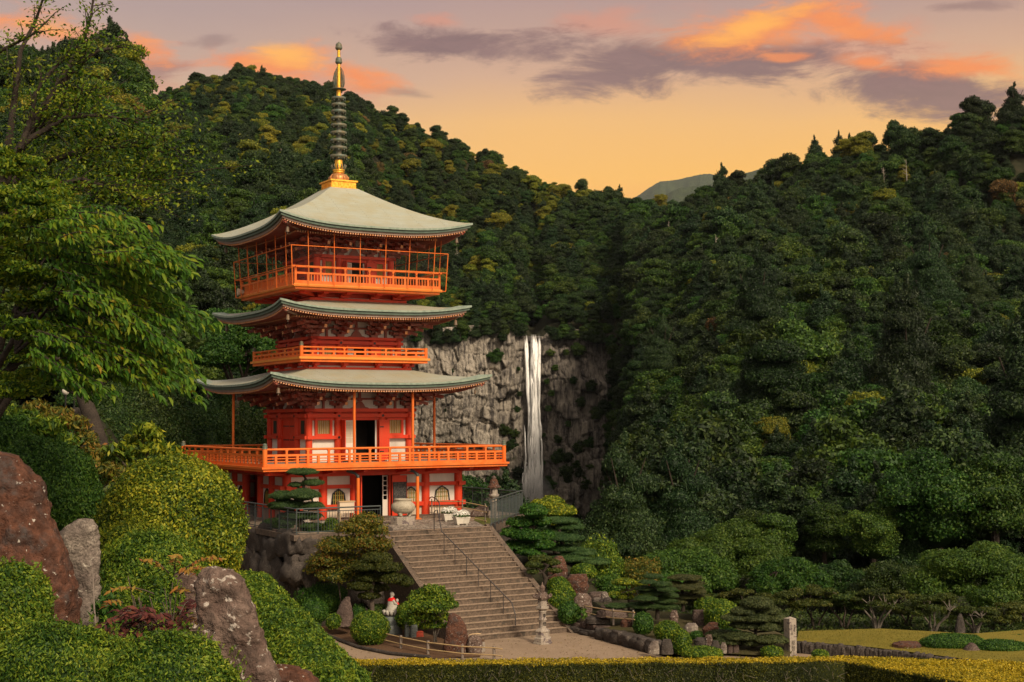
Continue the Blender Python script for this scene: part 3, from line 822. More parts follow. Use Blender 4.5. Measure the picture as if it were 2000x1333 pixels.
# top gallery with its safety frame
b2 = balcony(4.10, 6.80, [(4.10, 6.70, 6.83, ORANGE_TOP), (4.0, 6.57, 6.697, ORANGE)], 2.1)
for k in range(4): railing(k, 3.98, 6.85, 7.68, 7.37, (6.83, 7.0), 6, (), 4, .11, .15, .045, ORANGE, b2)
corner_posts(3.98, 6.83, 7.62, .07, 0, b2)
mb = MB(); mb.box(-3.75, 3.75, -3.75, 3.75, 6.60, 6.72); pb(mb, 'soffit', WHITE, b2)
mb = MB(); mb.box(-2.35, 2.35, -2.35, 2.35, 6.1, 6.62); pb(mb, 'base_wall', RED, b2)
for k in range(4):
    mb = MB(ST(k)); mb.box(-2.68, 2.68, 2.35, 2.72, 6.15, 6.30)
    for a in (-2.1, -.84, .84, 2.1):
        mb.loft([[(a - .14, 2.3, 6.32), (a + .14, 2.3, 6.32), (a + .14, 2.3, 6.58), (a - .14, 2.3, 6.58)], [(a - .14, 3.45, 6.47), (a + .14, 3.45, 6.47), (a + .14, 3.45, 6.58), (a - .14, 3.45, 6.58)]])
        mb.box(a - .22, a + .22, 2.6, 2.85, 6.33, 6.45)
    mb.box(-3.5, 3.5, 3.2, 3.32, 6.52, 6.602)
    pb(mb, 'base_beam', RED, b2)
    mb = MB(ST(k)); mb.box(-2.4, 2.4, 2.351, 2.365, 6.30, 6.36); pb(mb, 'plaster_strip', WHITE, b2)
for sx_, sy_ in ((-1, -1), (1, -1), (1, 1), (-1, 1)):
    mb = MB(); mb.beam((sx_ * 2.2, sy_ * 2.2, 6.40), (sx_ * 3.4, sy_ * 3.4, 6.50), .26, .18); pb(mb, 'base_beam', RED, b2)
dz_ = lambda z: 4.33 + (z - 8.69) * .05
mb = MB()
for k in range(4):
    mb.T = ST(k)
    for z, r in ((8.69, .024), (7.70, .02), (6.74, .022)):
        d = dz_(z); mb.tube([(-d, d, z), (d, d, z)], r, 6)
    for a in (-3.46, -2.07, -.65, .77, 2.12, 3.57):
        mb.tube([(a * dz_(6.74) / 4.35, dz_(6.74), 6.74), (a * dz_(9.45) / 4.35, dz_(9.45), 9.48)], .022, 6)
    mb.tube([(-dz_(6.74), dz_(6.74), 6.74), (-dz_(8.69), dz_(8.69), 8.69)], .025, 6)
mb.T = None
fr_ = pb(mb, 'safety_frame', ORANGE)
m, t, p = new_mat('fine_wire_net')
tr_ = nd(t, 'ShaderNodeBsdfTransparent'); mx_ = nd(t, 'ShaderNodeMixShader'); mx_.inputs[0].default_value = .05
p.inputs['Base Color'].default_value = (.10, .055, .04, 1)
t.links.new(tr_.outputs[0], mx_.inputs[1]); t.links.new(p.outputs[0], mx_.inputs[2]); t.links.new(mx_.outputs[0], t.nodes['Material Output'].inputs['Surface'])
NET = m
mb = MB()
for k in range(4):
    mb.T = ST(k); d0, d1 = dz_(6.74) - .03, dz_(8.69) - .03
    mb.add([(-d0, d0, 6.74), (d0, d0, 6.74), (d1, d1, 8.69), (-d1, d1, 8.69)], [(0, 1, 2, 3)])
mb.T = None
pb(mb, 'wire_net', NET, fr_)
mb = MB(); mb.tube([(-4.0, 3.6, 7.0), (-4.28, 3.66, 7.02), (-4.34, 3.67, 7.02)], [.09, .19, .20], 12); pb(mb, 'loudspeaker', PAPER, fr_)
# slender posts under the lowest eave
for k, a in ((0, -1.27), (0, 1.94), (1, -1.33), (3, -2.3)):
    mb = MB(ST(k)); mb.tube([(a, 5.0, -2.06), (a, 5.0, 1.75)], .068, 12); pb(mb, 'eave_post', ORANGE)

# ---- ground storey
GC = (-4.68, -2.8, -1.15, 1.15, 2.8, 4.68)
for k in range(4):
    for a in GC[:-1]:
        mb = MB(ST(k)); mb.lathe((a, 4.68, -4.79), [(.215, 0), (.215, 2.4)], 16); pb(mb, 'column', RED)
        mb = MB(ST(k)); mb.box(a - .26, a + .26, 4.68 - .26, 4.68 + .26, -4.88, -4.79); pb(mb, 'column_base', GRANITE)
arch = [(-.45, 0), (-.415, .28), (-.375, .50), (-.335, .575), (-.27, .60), (-.235, .66), (-.15, .685), (-.12, .725), (-.05, .74), (0, .775), (.05, .74), (.12, .725), (.15, .685), (.235, .66), (.27, .60), (.335, .575), (.375, .50), (.415, .28), (.45, 0)]
for k in range(4):
    T = ST(k)
    mb = MB(T); mb.box(-4.68, 4.68, 4.52, 4.93, -2.68, -2.22); pb(mb, 'lintel_beam', RED)
    mb = MB(T)
    for sg in (-1, 1):
        for z0, z1 in ((-3.29, -3.11), (-4.29, -4.08)):
            x = sorted((sg * 5.05, sg * 1.2)); mb.box(x[0], x[1], 4.56, 4.82, z0, z1)
            for a in (1.5, 3.15, 4.33): 
                pass
    pb(mb, 'tie_beam', RED)
    mb = MB(T)
    for sg in (-1, 1):
        x = sorted((sg * 4.6, sg * 1.2)); mb.box(x[0], x[1], 4.60, 4.66, -4.08, -3.29); mb.box(x[0], x[1], 4.60, 4.66, -3.11, -2.68)
    pb(mb, 'plaster_wall', WHITE)
    mb = MB(T)
    for sg in (-1, 1):
        for i in range(22): a = sg * (1.25 + 3.3 * (i + .5) / 22); mb.box(a - .07, a + .07, 4.60, 4.65, -4.86, -4.29)
        x = sorted((sg * 4.6, sg * 1.2)); mb.box(x[0], x[1], 4.58, 4.61, -4.86, -4.29)
    pb(mb, 'skirting_panel', BRACKW if k else PAPER)
    for a0, s_ in ((-3.74, 1.0), (-1.98, .88), (1.98, .88), (3.74, 1.0)):
        if k in (1, 2): continue
        mb = MB(T); zb = -4.08
        o_ = [(a0 + x * s_, zb + z) for x, z in arch]; i_ = [(a0 + x * s_ * .88, zb + z * .93) for x, z in arch]
        for q in range(len(arch) - 1):
            mb.loft([[(o_[q][0], 4.66, o_[q][1]), (o_[q][0], 4.72, o_[q][1]), (i_[q][0], 4.72, i_[q][1]), (i_[q][0], 4.66, i_[q][1])], [(o_[q + 1][0], 4.66, o_[q + 1][1]), (o_[q + 1][0], 4.72, o_[q + 1][1]), (i_[q + 1][0], 4.72, i_[q + 1][1]), (i_[q + 1][0], 4.66, i_[q + 1][1])]])
        wf = pb(mb, 'window', BLACK)
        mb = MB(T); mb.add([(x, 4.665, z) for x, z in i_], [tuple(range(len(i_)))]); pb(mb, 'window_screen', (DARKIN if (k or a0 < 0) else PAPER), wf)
        mb = MB(T)
        def ztop(x):
            x = abs(x - a0) / s_ / .88
            return zb + .93 * np.interp(-x, [p_[0] for p_ in arch[:10]], [p_[1] for p_ in arch[:10]])
        for i in range(1, 7):
            x = a0 + (-.5 + i / 7) * .8 * s_; mb.m = i % 2; mb.box(x - .02, x + .02, 4.668, 4.69, zb, ztop(x) - .01)
        for z in (.22, .44, .60):
            hw_ = np.interp(z / .93, [p_[1] for p_ in arch[:10]], [-p_[0] for p_ in arch[:10]]) * .86 * s_
            mb.m = 1; mb.box(a0 - hw_, a0 + hw_, 4.667, 4.685, zb + z - .018, zb + z + .018)
        mb.m = 0
        pb(mb, 'window_bar', [BARS, BARG], wf)
# front doorway
T = ST(0)
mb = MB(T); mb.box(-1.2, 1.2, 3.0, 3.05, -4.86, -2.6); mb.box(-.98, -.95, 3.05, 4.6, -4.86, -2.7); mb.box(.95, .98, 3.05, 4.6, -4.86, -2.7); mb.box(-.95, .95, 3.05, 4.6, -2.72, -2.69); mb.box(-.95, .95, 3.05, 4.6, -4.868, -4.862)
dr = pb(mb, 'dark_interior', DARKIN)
mb = MB(T); mb.box(-.86, -.74, 4.5, 4.75, -4.86, -2.68); mb.box(.74, .86, 4.5, 4.75, -4.86, -2.68); dfr = pb(mb, 'door_frame', RED)
mb = MB(T)
mb.box(.46, .5, 4.52, 4.57, -4.84, -2.72); mb.box(.70, .735, 4.52, 4.57, -4.84, -2.72); mb.box(.5, .7, 4.52, 4.569, -4.84, -3.95)
for i in range(6): z = -3.95 + 1.2 * i / 5; mb.box(.5, .7, 4.525, 4.565, z - .02, z + .02)
pb(mb, 'lattice_door', WHITE, dfr)
mb = MB(T); mb.box(.80, 1.62, 4.93, 4.98, -4.82, -2.72); lf = pb(mb, 'door_leaf', RED, dfr)
mb = MB(T); mb.box(-1.16, -1.10, 4.95, 5.55, -4.82, -2.74); lf2 = pb(mb, 'door_leaf', RED, dfr)
mb = MB(T); mb.box(1.585, 1.625, 4.983, 4.99, -3.1, -2.8); pb(mb, 'hinge', BLACK, dfr)
mb = MB(T); mb.box(-1.17, -1.161, 5.2, 5.27, -3.25, -2.85); pb(mb, 'hinge', BLACK, dfr)
m, t, p = new_mat('chalked_board'); tcx = nd(t, 'ShaderNodeTexCoord').outputs['Object']
wv = nd(t, 'ShaderNodeTexWave', wave_type='BANDS', bands_direction='X'); wv.inputs['Scale'].default_value = 4.6; t.links.new(tcx, wv.inputs['Vector'])
f = math_node(t, 'MULTIPLY', ramp_node(t, wv.outputs['Fac'], [(.45, (0, 0, 0)), (.6, (1, 1, 1))]), ramp_node(t, noise_node(t, 16, 3, .7, vec=tcx), [(.47, (0, 0, 0)), (.55, (1, 1, 1))]))      # columns too worn to read
t.links.new(mix_rgb(t, f, (.014, .013, .013), (.12, .105, .095)), p.inputs['Base Color']); p.inputs['Roughness'].default_value = .7
mb = MB(T); mb.box(.86, 1.55, 4.985, 5.02, -4.15, -3.08); board = pb(mb, 'notice_board', m)
mb = MB(T); mb.box(.83, .86, 4.985, 5.03, -4.18, -3.05); mb.box(1.55, 1.58, 4.985, 5.03, -4.18, -3.05); mb.box(.86, 1.55, 4.985, 5.029, -3.08, -3.05); mb.box(.86, 1.55, 4.985, 5.029, -4.18, -4.15); pb(mb, 'board_frame', BLACK, board)
# rain pipes standing before the front
for a in (-1.55, 1.66):
    mb = MB(T); mb.tube([(a, 6.1, ZT), (a, 6.1, -2.75)], .082, 12); dp = pb(mb, 'drainpipe', ORANGE)
    mb = MB(T); mb.tube([(a, 6.1, -2.76), (a, 6.1, -2.66), (a - .12, 6.0, -2.52), (a - .42, 5.75, -2.38)], [.06, .085, .07, .1], 10); pb(mb, 'pipe_hopper', METAL, dp)
    mb = MB(T); mb.box(a - .14, a + .14, 5.96, 6.24, ZT - .01, ZT + .05); pb(mb, 'pipe_foot', ORANGE, dp)

# ---- spire
sp = MB(); sp.tube([(0, 0, 17.35), (0, 0, 17.9), (0, 0, 20.0)], [.13, .11, .085], 14)
spire = pb(sp, 'spire', GOLD)
sp = MB(); sp.tube([(0, 0, 13.3), (0, 0, 14.0), (0, 0, 17.4)], [.18, .16, .13], 14); pb(sp, 'ring_shaft', VERDIGRIS, spire)
sp = MB(); sp.lathe((0, 0, 13.42), [(.2, 0), (.23, .08), (.21, .2), (.225, .3), (.2, .42), (.21, .5), (.195, .56)], 14); pb(sp, 'gilded_sleeve', GOLD, spire)
mb = MB(); mb.box(-.70, .70, -.70, .70, 12.36, 12.72); mb.box(-.78, .78, -.78, .78, 12.72, 12.80); mb.box(-.76, .76, -.76, .76, 12.31, 12.38)
for k in range(4):
    mb.T = ST(k)
    for x0, x1 in ((-.60, -.05), (.05, .60)):
        mb.box(x0, x1, .70, .715, 12.66, 12.69); mb.box(x0, x1, .70, .715, 12.41, 12.44); mb.box(x0, x0 + .03, .70, .714, 12.44, 12.66); mb.box(x1 - .03, x1, .70, .714, 12.44, 12.66)
        for q in range(4): mb.box(x0 + .09 + .11 * q, x0 + .14 + .11 * q, .70, .72, 12.48 + .04 * (q % 2), 12.58 + .04 * (q % 2))
mb.T = None
pb(mb, 'spire_base', GOLD, spire)
mb = MB(); mb.lathe((0, 0, 12.80), [(.50, 0), (.515, .12), (.50, .26), (.40, .38), (.26, .45), (.2, .47)], 24)
for q in range(8):
    an = q * math.pi / 4 + .2; mb.tube([(.505 * math.cos(an), .505 * math.sin(an), 12.85), (.515 * math.cos(an), .515 * math.sin(an), 13.0), (.37 * math.cos(an), .37 * math.sin(an), 13.2)], [.03, .06, .02], 6)
pb(mb, 'bell_dome', COPPER, spire)
mb = MB(); mb.lathe((0, 0, 13.25), [(.26, 0), (.32, .05), (.26, .09), (.33, .14), (.33, .19), (.2, .22)], 24)
pb(mb, 'dome_collar', GOLD, spire)
mb = MB()
for q in range(12):
    an = q * math.pi / 6; c, s = math.cos(an), math.sin(an)
    mb.tube([(.26 * c, .26 * s, 13.44), (.36 * c, .36 * s, 13.55), (.40 * c, .40 * s, 13.68), (.36 * c, .36 * s, 13.74)], [.03, .035, .03, .008], 5)
pb(mb, 'lotus_crown', VERDIGRIS, spire)
for q, z in enumerate((14.17, 14.62, 15.02, 15.44, 15.85, 16.24, 16.6, 16.96, 17.32)):
    r = .445 - .011 * q; mb = MB()
    mb.lathe((0, 0, z - .07), [(r, 0), (r + .02, .02), (r + .02, .12), (r, .14), (r - .09, .14), (r - .09, 0), (r, 0)], 28, cap=False)
    for w_ in range(8):
        an = w_ * math.pi / 4; mb.beam((.15 * math.cos(an), .15 * math.sin(an), z), ((r - .05) * math.cos(an), (r - .05) * math.sin(an), z), .035, .05)
    for w_ in range(8):
        an = w_ * math.pi / 4 + .39; mb.tube([((r - .02) * math.cos(an), (r - .02) * math.sin(an), z - .07), ((r - .02) * math.cos(an), (r - .02) * math.sin(an), z - .15)], [.012, .03], 6)
    pb(mb, 'spire_ring', VERDIGRIS, spire)
mb = MB()
for q in range(4):
    an = q * math.pi / 2 + .5; c, s = math.cos(an), math.sin(an)
    P_ = lambda x, z: (x * c, x * s, z)
    mb.tube([P_(.12, 17.85), P_(.34, 17.9), P_(.40, 18.1), P_(.38, 18.45), P_(.30, 18.75), P_(.17, 18.95), P_(.10, 19.0)], .017, 5)
    for w_ in range(15):
        z = 17.92 + .068 * w_; xo = .38 * math.sqrt(max(.02, 1 - ((z - 18.15) / .86) ** 2))
        mb.tube([P_(.12, z), P_(.12 + (xo - .12) * .35, z + .06), P_(.12 + (xo - .12) * .65, z - .03), P_(xo, z + .05)], .013, 4)
    for x in (.19, .26, .33): mb.tube([P_(x, 17.9), P_(x + .025, 18.1), P_(x - .02, 18.3), P_(x + .02, 18.5), P_(x - .02, 18.7 - (x - .19) * 1.2)], .012, 4)
mb.lathe((0, 0, 17.78), [(.2, 0), (.40, .02), (.40, .05), (.2, .07)], 24)
pb(mb, 'water_flame', VERDIGRIS, spire)
for z in (19.40, 20.17):
    mb = MB(); mb.lathe((0, 0, z - .25), [(.06, 0), (.15, .06), (.185, .12), (.2, .17), (.165, .15), (.175, .24), (.165, .33), (.12, .40), (.05, .45), (.008, .50)], 20); pb(mb, 'orb', VERDIGRIS, spire)
# ------------------------------------------------------------------ terrain: one sheet from the viewer's feet to beyond the ridges
ZP = -8.85                                   # plaza level
def zr(px, y, D, h=7.0): return at(px, y, D)[2] - h
def tail(D, z): return [(D + 130, z - 35), (1500, z - 120), (2600, z - 160)]
FAR = {}
for px, y, D in ((-700, 120, 380), (-300, 150, 400), (0, 152, 420), (150, 140, 420), (240, 166, 430)):
    z = zr(px, y, D); FAR[px] = [(100, -1), (140, 3), (220, z * .42), (320, z * .78), (D, z)] + tail(D, z)
for px, y, D in ((305, 178, 650), (380, 150, 690), (470, 137, 700), (600, 160, 700), (690, 192, 700)):
    z = zr(px, y, D); FAR[px] = [(100, -3), (140, -3), (220, 10), (320, 42), (470, 84), (D, z)] + tail(D, z)
for px, y, D, zt in ((760, 216, 700, 27), (800, 232, 700, 27), (860, 257, 690, 28.5), (950, 297, 680, 30), (1010, 326, 670, 29.5), (1042, 342, 665, 27), (1078, 350, 650, 29.5), (1140, 368, 640, 31), (1195, 384, 625, 32)):
    z = zr(px, y, D)
    FAR[px] = [(95, -11), (130, -26), (300, -44), (468, -40), (481, -38), (488, zt), (540, zt + 20 - 10 * (1020 < px < 1065)), (D, z)] + tail(D, z)
for px, y, D in ((1245, 398, 600), (1320, 402, 560), (1400, 372, 540), (1500, 350, 530), (1600, 312, 505), (1700, 276, 480), (1800, 262, 460), (1900, 232, 440), (2000, 208, 420), (2300, 330, 400), (2800, 560, 380)):
    z = zr(px, y, D)
    w = max(0, min(1, (px - 1245) / 200.0))
    FAR[px] = [(85, -12), (160, -20 + 7 * w), (260, -10 + 20 * w), (380, 20 + 20 * w), (D, z)] + tail(D, z)
_fp = sorted(FAR); _fx = np.array([at(p_, 821, 1000)[0] / 1000 for p_ in _fp])
YS = np.concatenate([np.linspace(60, 468, 120), np.linspace(470, 490, 21), np.linspace(494, 760, 60), np.linspace(780, 2600, 24)])
FZ = np.array([np.interp(YS, *zip(*FAR[p_])) for p_ in _fp])
def far_z(x, y):
    x, y = np.asarray(x, float), np.asarray(y, float)
    tx = np.clip(x / np.maximum(y, 1), _fx[0], _fx[-1])
    iy = np.clip(np.searchsorted(YS, y) - 1, 0, len(YS) - 2); fy = np.clip((y - YS[iy]) / (YS[iy + 1] - YS[iy]), 0, 1)
    ix = np.clip(np.searchsorted(_fx, tx) - 1, 0, len(_fx) - 2); fx = np.clip((tx - _fx[ix]) / (_fx[ix + 1] - _fx[ix]), 0, 1)
    fx = fx * fx * (3 - 2 * fx)
    a = FZ[ix, iy] * (1 - fy) + FZ[ix, iy + 1] * fy; b = FZ[ix + 1, iy] * (1 - fy) + FZ[ix + 1, iy + 1] * fy
    return a * (1 - fx) + b * fx
NEAR = np.array([(0, 0, -1.8), (0, 5, -2.3), (-3, 4, -1.9), (3, 4, -2.2), (8, 6, -4), (-3, 9, -2.1), (-1.2, 10, -2.7), (.4, 10, -5), (2, 12, -8), (-5.5, 14, -1.5), (-2.5, 15, -2.9), (-1.5, 20, -7.5), (-8, 22, -.7), (-4.5, 22, -3.5),
    (-12, 35, .3), (-8.8, 29, .2), (-10.4, 33, .28), (-7.7, 27, -.85), (-11.5, 30, .25), (-7.5, 24.5, -1.0), (-2.2, 18, -6), (-2.7, 18, -5.6), (-3.4, 24, -7), (-4.5, 24, -5.5), (-4.3, 30, -8.2), (-5.6, 30, -7.2), (-5.2, 36, -8.8), (-6.8, 36, -8.2), (-6.2, 42, -9.1), (-7.8, 42, -8.6), (-7.6, 47, -9.2), (-9.2, 49, -8.8), (-2.5, 33, -9.2), (-8, 30, -2.2), (-6, 33, -6.5), (-13, 45, -2.0), (-9, 43, -7.8), (-20, 55, -.5), (-17, 62, -3.5), (-13.5, 58, -8.2), (-15, 66, -7.5), (-19, 75, -4.5), (-24, 90, -2.5), (-10, 95, -5), (-40, 60, 3), (-40, 90, 4), (-30, 30, 2),
    (0, 28, -9.2), (6, 30, -9.2), (10, 20, -9.2), (16, 38, -9.2), (-6, 44, -9.2), (0, 44, -9.2), (8, 44, -9.2), (-8, 52, -9.2), (-4, 52, -9.2), (0, 52, -9.2), (4, 50, -9.2), (-9, 58, -9.2), (-5, 58, -9.2), (0, 57, -9.2), (-11, 64, -8.6), (-7, 62, -9.2), (0, 62, -9),
    (4, 58, -9.3), (6, 55, -9.3), (3, 55, -9.3), (4, 60, -9.3), (8, 57, -9.2), (8, 60, -9.0), (4.5, 63, -8.4), (2.8, 64, -7.4), (2.0, 66.5, -6.2), (4.0, 67, -7.4), (7, 66, -9.2), (2.6, 71, -6.4), (3.6, 76, -7.5), (8, 72, -10.5), (14, 75, -11.2), (12, 66, -9.3),
    (11, 52, -9.0), (15, 52, -9.0), (20, 52, -9.0), (26, 52, -9.0), (15, 60, -8.9), (22, 60, -8.9), (30, 60, -9), (20, 70, -10.5), (35, 45, -9), (0, 80, -9), (-9, 75, -9.5), (-5, 68, -9.5), (2, 88, -11)], float)
def near_z(x, y):
    x, y = np.asarray(x, float), np.asarray(y, float)
    d2 = (x[..., None] - NEAR[:, 0]) ** 2 + (y[..., None] - NEAR[:, 1]) ** 2 + .4
    w = d2 ** -1.8
    return (w * NEAR[:, 2]).sum(-1) / w.sum(-1)
def ground_z(x, y):
    x, y = np.atleast_1d(np.asarray(x, float)), np.atleast_1d(np.asarray(y, float))
    f = np.clip((y - 82) / 26, 0, 1); f = f * f * (3 - 2 * f)
    return near_z(x, y) * (1 - f) + far_z(x, y) * f
gz = lambda x, y: float(ground_z(x, y)[0])
ys = np.concatenate([np.geomspace(3, 100, 150), np.geomspace(101, 465, 110), np.linspace(467, 492, 26), np.geomspace(495, 2600, 90)])
txs = np.concatenate([np.linspace(-1.2, -.46, 26)[:-1], np.linspace(-.46, .46, 250), np.linspace(.46, 1.2, 26)[1:]])
XX = txs[None, :] * ys[:, None]; YY = np.repeat(ys[:, None], len(txs), 1)
ZZ = ground_z(XX.ravel(), YY.ravel()).reshape(XX.shape)
nx_ = len(txs)
idx = np.arange(len(ys) * nx_).reshape(len(ys), nx_)
Q = np.stack([idx[:-1, :-1], idx[:-1, 1:], idx[1:, 1:], idx[1:, :-1]], -1).reshape(-1, 4)
EARTH = stone('forest_floor_earth', [(.020, .022, .012), (.035, .036, .018), (.055, .045, .028)], .6, .95, .6, .1)
terrain = link('terrain', np_mesh('terrain', np.stack([XX, YY, ZZ], -1).reshape(-1, 3), Q, 4, smooth_=True), EARTH)
tag(terrain, 'dark earth of the garden slopes, valley floor and wooded hills', None, kind='structure')
# ground behind and around the viewer, so that the place does not stop at the frame
mb = MB(); mb.sheet([[(x, y, -2.0 - 7 * (x > 20)) for x in (-400, -60, -20, 20, 60, 400)] for y in (-400, -60, 3.0)])
o = mb.build('terrain_behind', EARTH); tag(o, 'dark earth behind the viewpoint', None, kind='structure')

def sheet_poly(name, poly, mat, label, kind='structure', zs=None, sub=None):
    """flat or slightly sloping ground sheet from a plan polygon [(x, y, z)]"""
    bm = bmesh.new()
    f = bm.faces.new([bm.verts.new(p_) for p_ in poly])
    bmesh.ops.triangulate(bm, faces=[f])
    if sub: bmesh.ops.subdivide_edges(bm, edges=bm.edges[:], cuts=sub, use_grid_fill=True)
    for v in bm.verts: v.normal_update()
    bm.normal_update()
    for f in bm.faces:
        if f.normal.z < 0: f.normal_flip()
    me = bpy.data.meshes.new(name); bm.to_mesh(me); bm.free()
    o = link(name, me, mat); tag(o, label, None, kind=kind); return o
m, t, p = new_mat('fine_gravel'); GRAVEL = m
n = noise_node(t, .5, 6, .6); n2 = noise_node(t, 26, 3, .7)
c = ramp_node(t, n, [(.3, (.25, .175, .12)), (.5, (.36, .265, .185)), (.7, (.29, .21, .145))])
c = mix_rgb(t, ramp_node(t, n2, [(.3, (0, 0, 0)), (.7, (.8, .8, .8))]), c, (.16, .115, .08))
t.links.new(c, p.inputs['Base Color']); p.inputs['Roughness'].default_value = .95; p.inputs['Specular IOR Level'].default_value = .1; bump(t, p, n2, .6, .02)
m, t, p = new_mat('cobble_stones'); COBBLE = m
vo = nd(t, 'ShaderNodeTexVoronoi', feature='DISTANCE_TO_EDGE'); vo.inputs['Scale'].default_value = 6.0
tcx = nd(t, 'ShaderNodeTexCoord'); t.links.new(tcx.outputs['Object'], vo.inputs['Vector'])
vc = nd(t, 'ShaderNodeTexVoronoi'); vc.inputs['Scale'].default_value = 6.0; t.links.new(tcx.outputs['Object'], vc.inputs['Vector'])
f = ramp_node(t, vo.outputs['Distance'], [(.02, (0, 0, 0)), (.16, (1, 1, 1))])
bw = nd(t, 'ShaderNodeRGBToBW'); t.links.new(vc.outputs['Color'], bw.inputs[0])
c = ramp_node(t, bw.outputs[0], [(.2, (.17, .135, .11)), (.5, (.32, .265, .215)), (.8, (.45, .385, .32))])
t.links.new(mix_rgb(t, f, (.10, .075, .055), c), p.inputs['Base Color']); p.inputs['Roughness'].default_value = .8; bump(t, p, f, .8, .04)
SOIL = stone('reddish_garden_soil', [(.085, .045, .026), (.15, .082, .045), (.115, .07, .04)], 1.5, .95, .6, .04)
MOSS = stone('mossy_garden_soil', [(.055, .048, .022), (.085, .075, .028), (.10, .07, .04)], 1.2, .95, .6, .04)

# plaza and the path that climbs to the left
P3 = lambda px, py, z: tuple(atz(px, py, z))
sheet_poly('plaza', [(-26, 44, ZP), (14.5, 44, ZP), (14.0, 53, ZP), (8.5, 54.5, ZP), (5.8, 53.0, ZP), (2.9, 60.2, ZP), (-.5, 66, ZP), (-5, 63, ZP), (-9.4, 60.2, ZP), (-26, 52, ZP)], GRAVEL, 'beige fine gravel plaza at the foot of the stairs')
mb = MB()
rows = []
for x_, y_, z_, w in ((-6.2, 53.2, ZP + .006, 7), (-7.6, 57, ZP + .01, 6.4), (-9.2, 59.6, ZP + .18, 5.2), (-10.6, 62.6, ZP + .7, 4.4), (-12.4, 66.5, ZP + 1.5, 4), (-15, 72, ZP + 2.6, 4), (-19, 79, ZP + 3.6, 4)):
    nx, ny = -.87, -.5
    rows.append([(x_ + .9 + nx * s * w, y_ + .4 + ny * s * w, z_ - .004 * s) for s in (-.0, .25, .5, .75, 1)])
mb.sheet(rows); o = mb.build('path', GRAVEL); tag(o, 'gravel path rising along the foot of the boulder wall', None, kind='structure')

# terrace (solid, with a paved top)
TU = [(-7.0, -12.1), (2.47, -12.1), (8.15, -5.3), (8.15, 13), (-7.0, 13)]
mb = MB(); mb.prism([tuple(W(u, v)[:2]) for u, v in TU], -11.0, ZT - .004)
o = mb.build('terrace', [DARKSTONE]); tag(o, 'stone terrace that carries the pagoda', None, kind='structure')
sheet_poly('terrace_paving', [tuple(W(u, v, ZT)) for u, v in ((-6.7, -11.8), (2.3, -11.95), (7.8, -5.2), (7.8, 12.6), (-6.7, 12.6))], stone('pale_terrace_paving', [(.27, .20, .15), (.35, .27, .20), (.30, .23, .17)], .9, .9, .3, .01), 'pale paving of the pagoda terrace')
sheet_poly('cobbled_forecourt', [tuple(W(u, v, ZT + .005)) for u, v in ((-3.6, -12.02), (2.2, -12.02), (3.3, -9.3), (2.2, -6.6), (-3.6, -6.6))], COBBLE, 'cobbled forecourt at the head of the stairs')
sheet_poly('forecourt_lawn', [tuple(W(u, v, ZT + .012)) for u, v in ((2.35, -11.8), (6.9, -6.4), (5.2, -5.6), (3.5, -8.6))], stone('patchy_lawn_soil', [(.17, .14, .03), (.12, .15, .025), (.24, .17, .06)], 1.5, .95, .5, .02), 'small patchy lawn beside the flower planters')
mb = MB()
for v0, v1, z in ((-5.9, -4.6, ZT + .14),): mb.box(-5.2, 5.2, v0, v1, ZT, z)
mb.T = None
o = mb.build('entrance_step', CONCRETE); o.location = (*PC, 0); o.rotation_euler = (0, 0, YAW); tag(o, 'low concrete plinth along the pagoda front', None, kind='structure')

# boulder retaining wall: coping + stones
def boulders(mb, f, n_u, n_z, zlo, zhi, seed):
    """irregular polygonal stones on a wall plane; f(s, z, d) -> point"""
    r_ = random.Random(seed); iv, ifc = ico(3)
    for j in range(n_z):
        z = zlo
        for i in range(n_u):
            s = (i + .5 + r_.uniform(-.35, .35) + .5 * (j % 2)) / n_u; zc = zlo + (zhi - zlo) * (j + .5 + r_.uniform(-.25, .25)) / n_z
            a, b = .62 / n_u * r_.uniform(.7, 1.45), .62 * (zhi - zlo) / n_z * r_.uniform(.7, 1.35); q = r_.uniform(.12, .42); sd_ = r_.random() * 50
            vs = []
            for d in iv:
                k = 1 + .50 * mnoise.noise(Vector((d[0] * 1.5 + sd_, d[1] * 1.5, d[2] * 1.5))) + .16 * mnoise.noise(Vector((d[0] * 5 + sd_, d[1] * 5, d[2] * 5)))
                e = [math.copysign(abs(c) ** .75, c) * k for c in d]
                vs.append(f(s + e[0] * a, zc + e[2] * b, e[1] * q))
            mb.add(vs, [tuple(f_) for f_ in ifc], True)
rw = thing('boulder_wall', 'dark boulder retaining wall under the terrace left of the stairs', 'retaining wall', W(-7, -12.1, -9))
mb = MB()
boulders(mb, lambda s, z, d: tuple(W(-7.1 + 4.3 * s, -12.1 - d - .05 * (ZT - z), z)), 4, 4, -9.2, -5.0, 3)
mb.build('stone_face', DARKSTONE, rw, rw.location)
mb = MB()
boulders(mb, lambda s, z, d: tuple(W(-7.0 - d - .05 * (ZT - z), -12.2 + 13.0 * s, z)), 10, 4, -9.0, -5.0, 5)
mb.build('stone_face', DARKSTONE, rw, rw.location)
mb = MB()
for (u0, u1, v0, v1) in ((-7.25, -2.95, -12.35, -11.9), (-7.25, -6.85, -11.9, 2.0)):
    mb.prism([tuple(W(u, v)[:2]) for u, v in ((u0, v0), (u1, v0), (u1, v1), (u0, v1))], ZT - .22, ZT + .02)
mb.build('coping', CONCRETE, rw, rw.location)

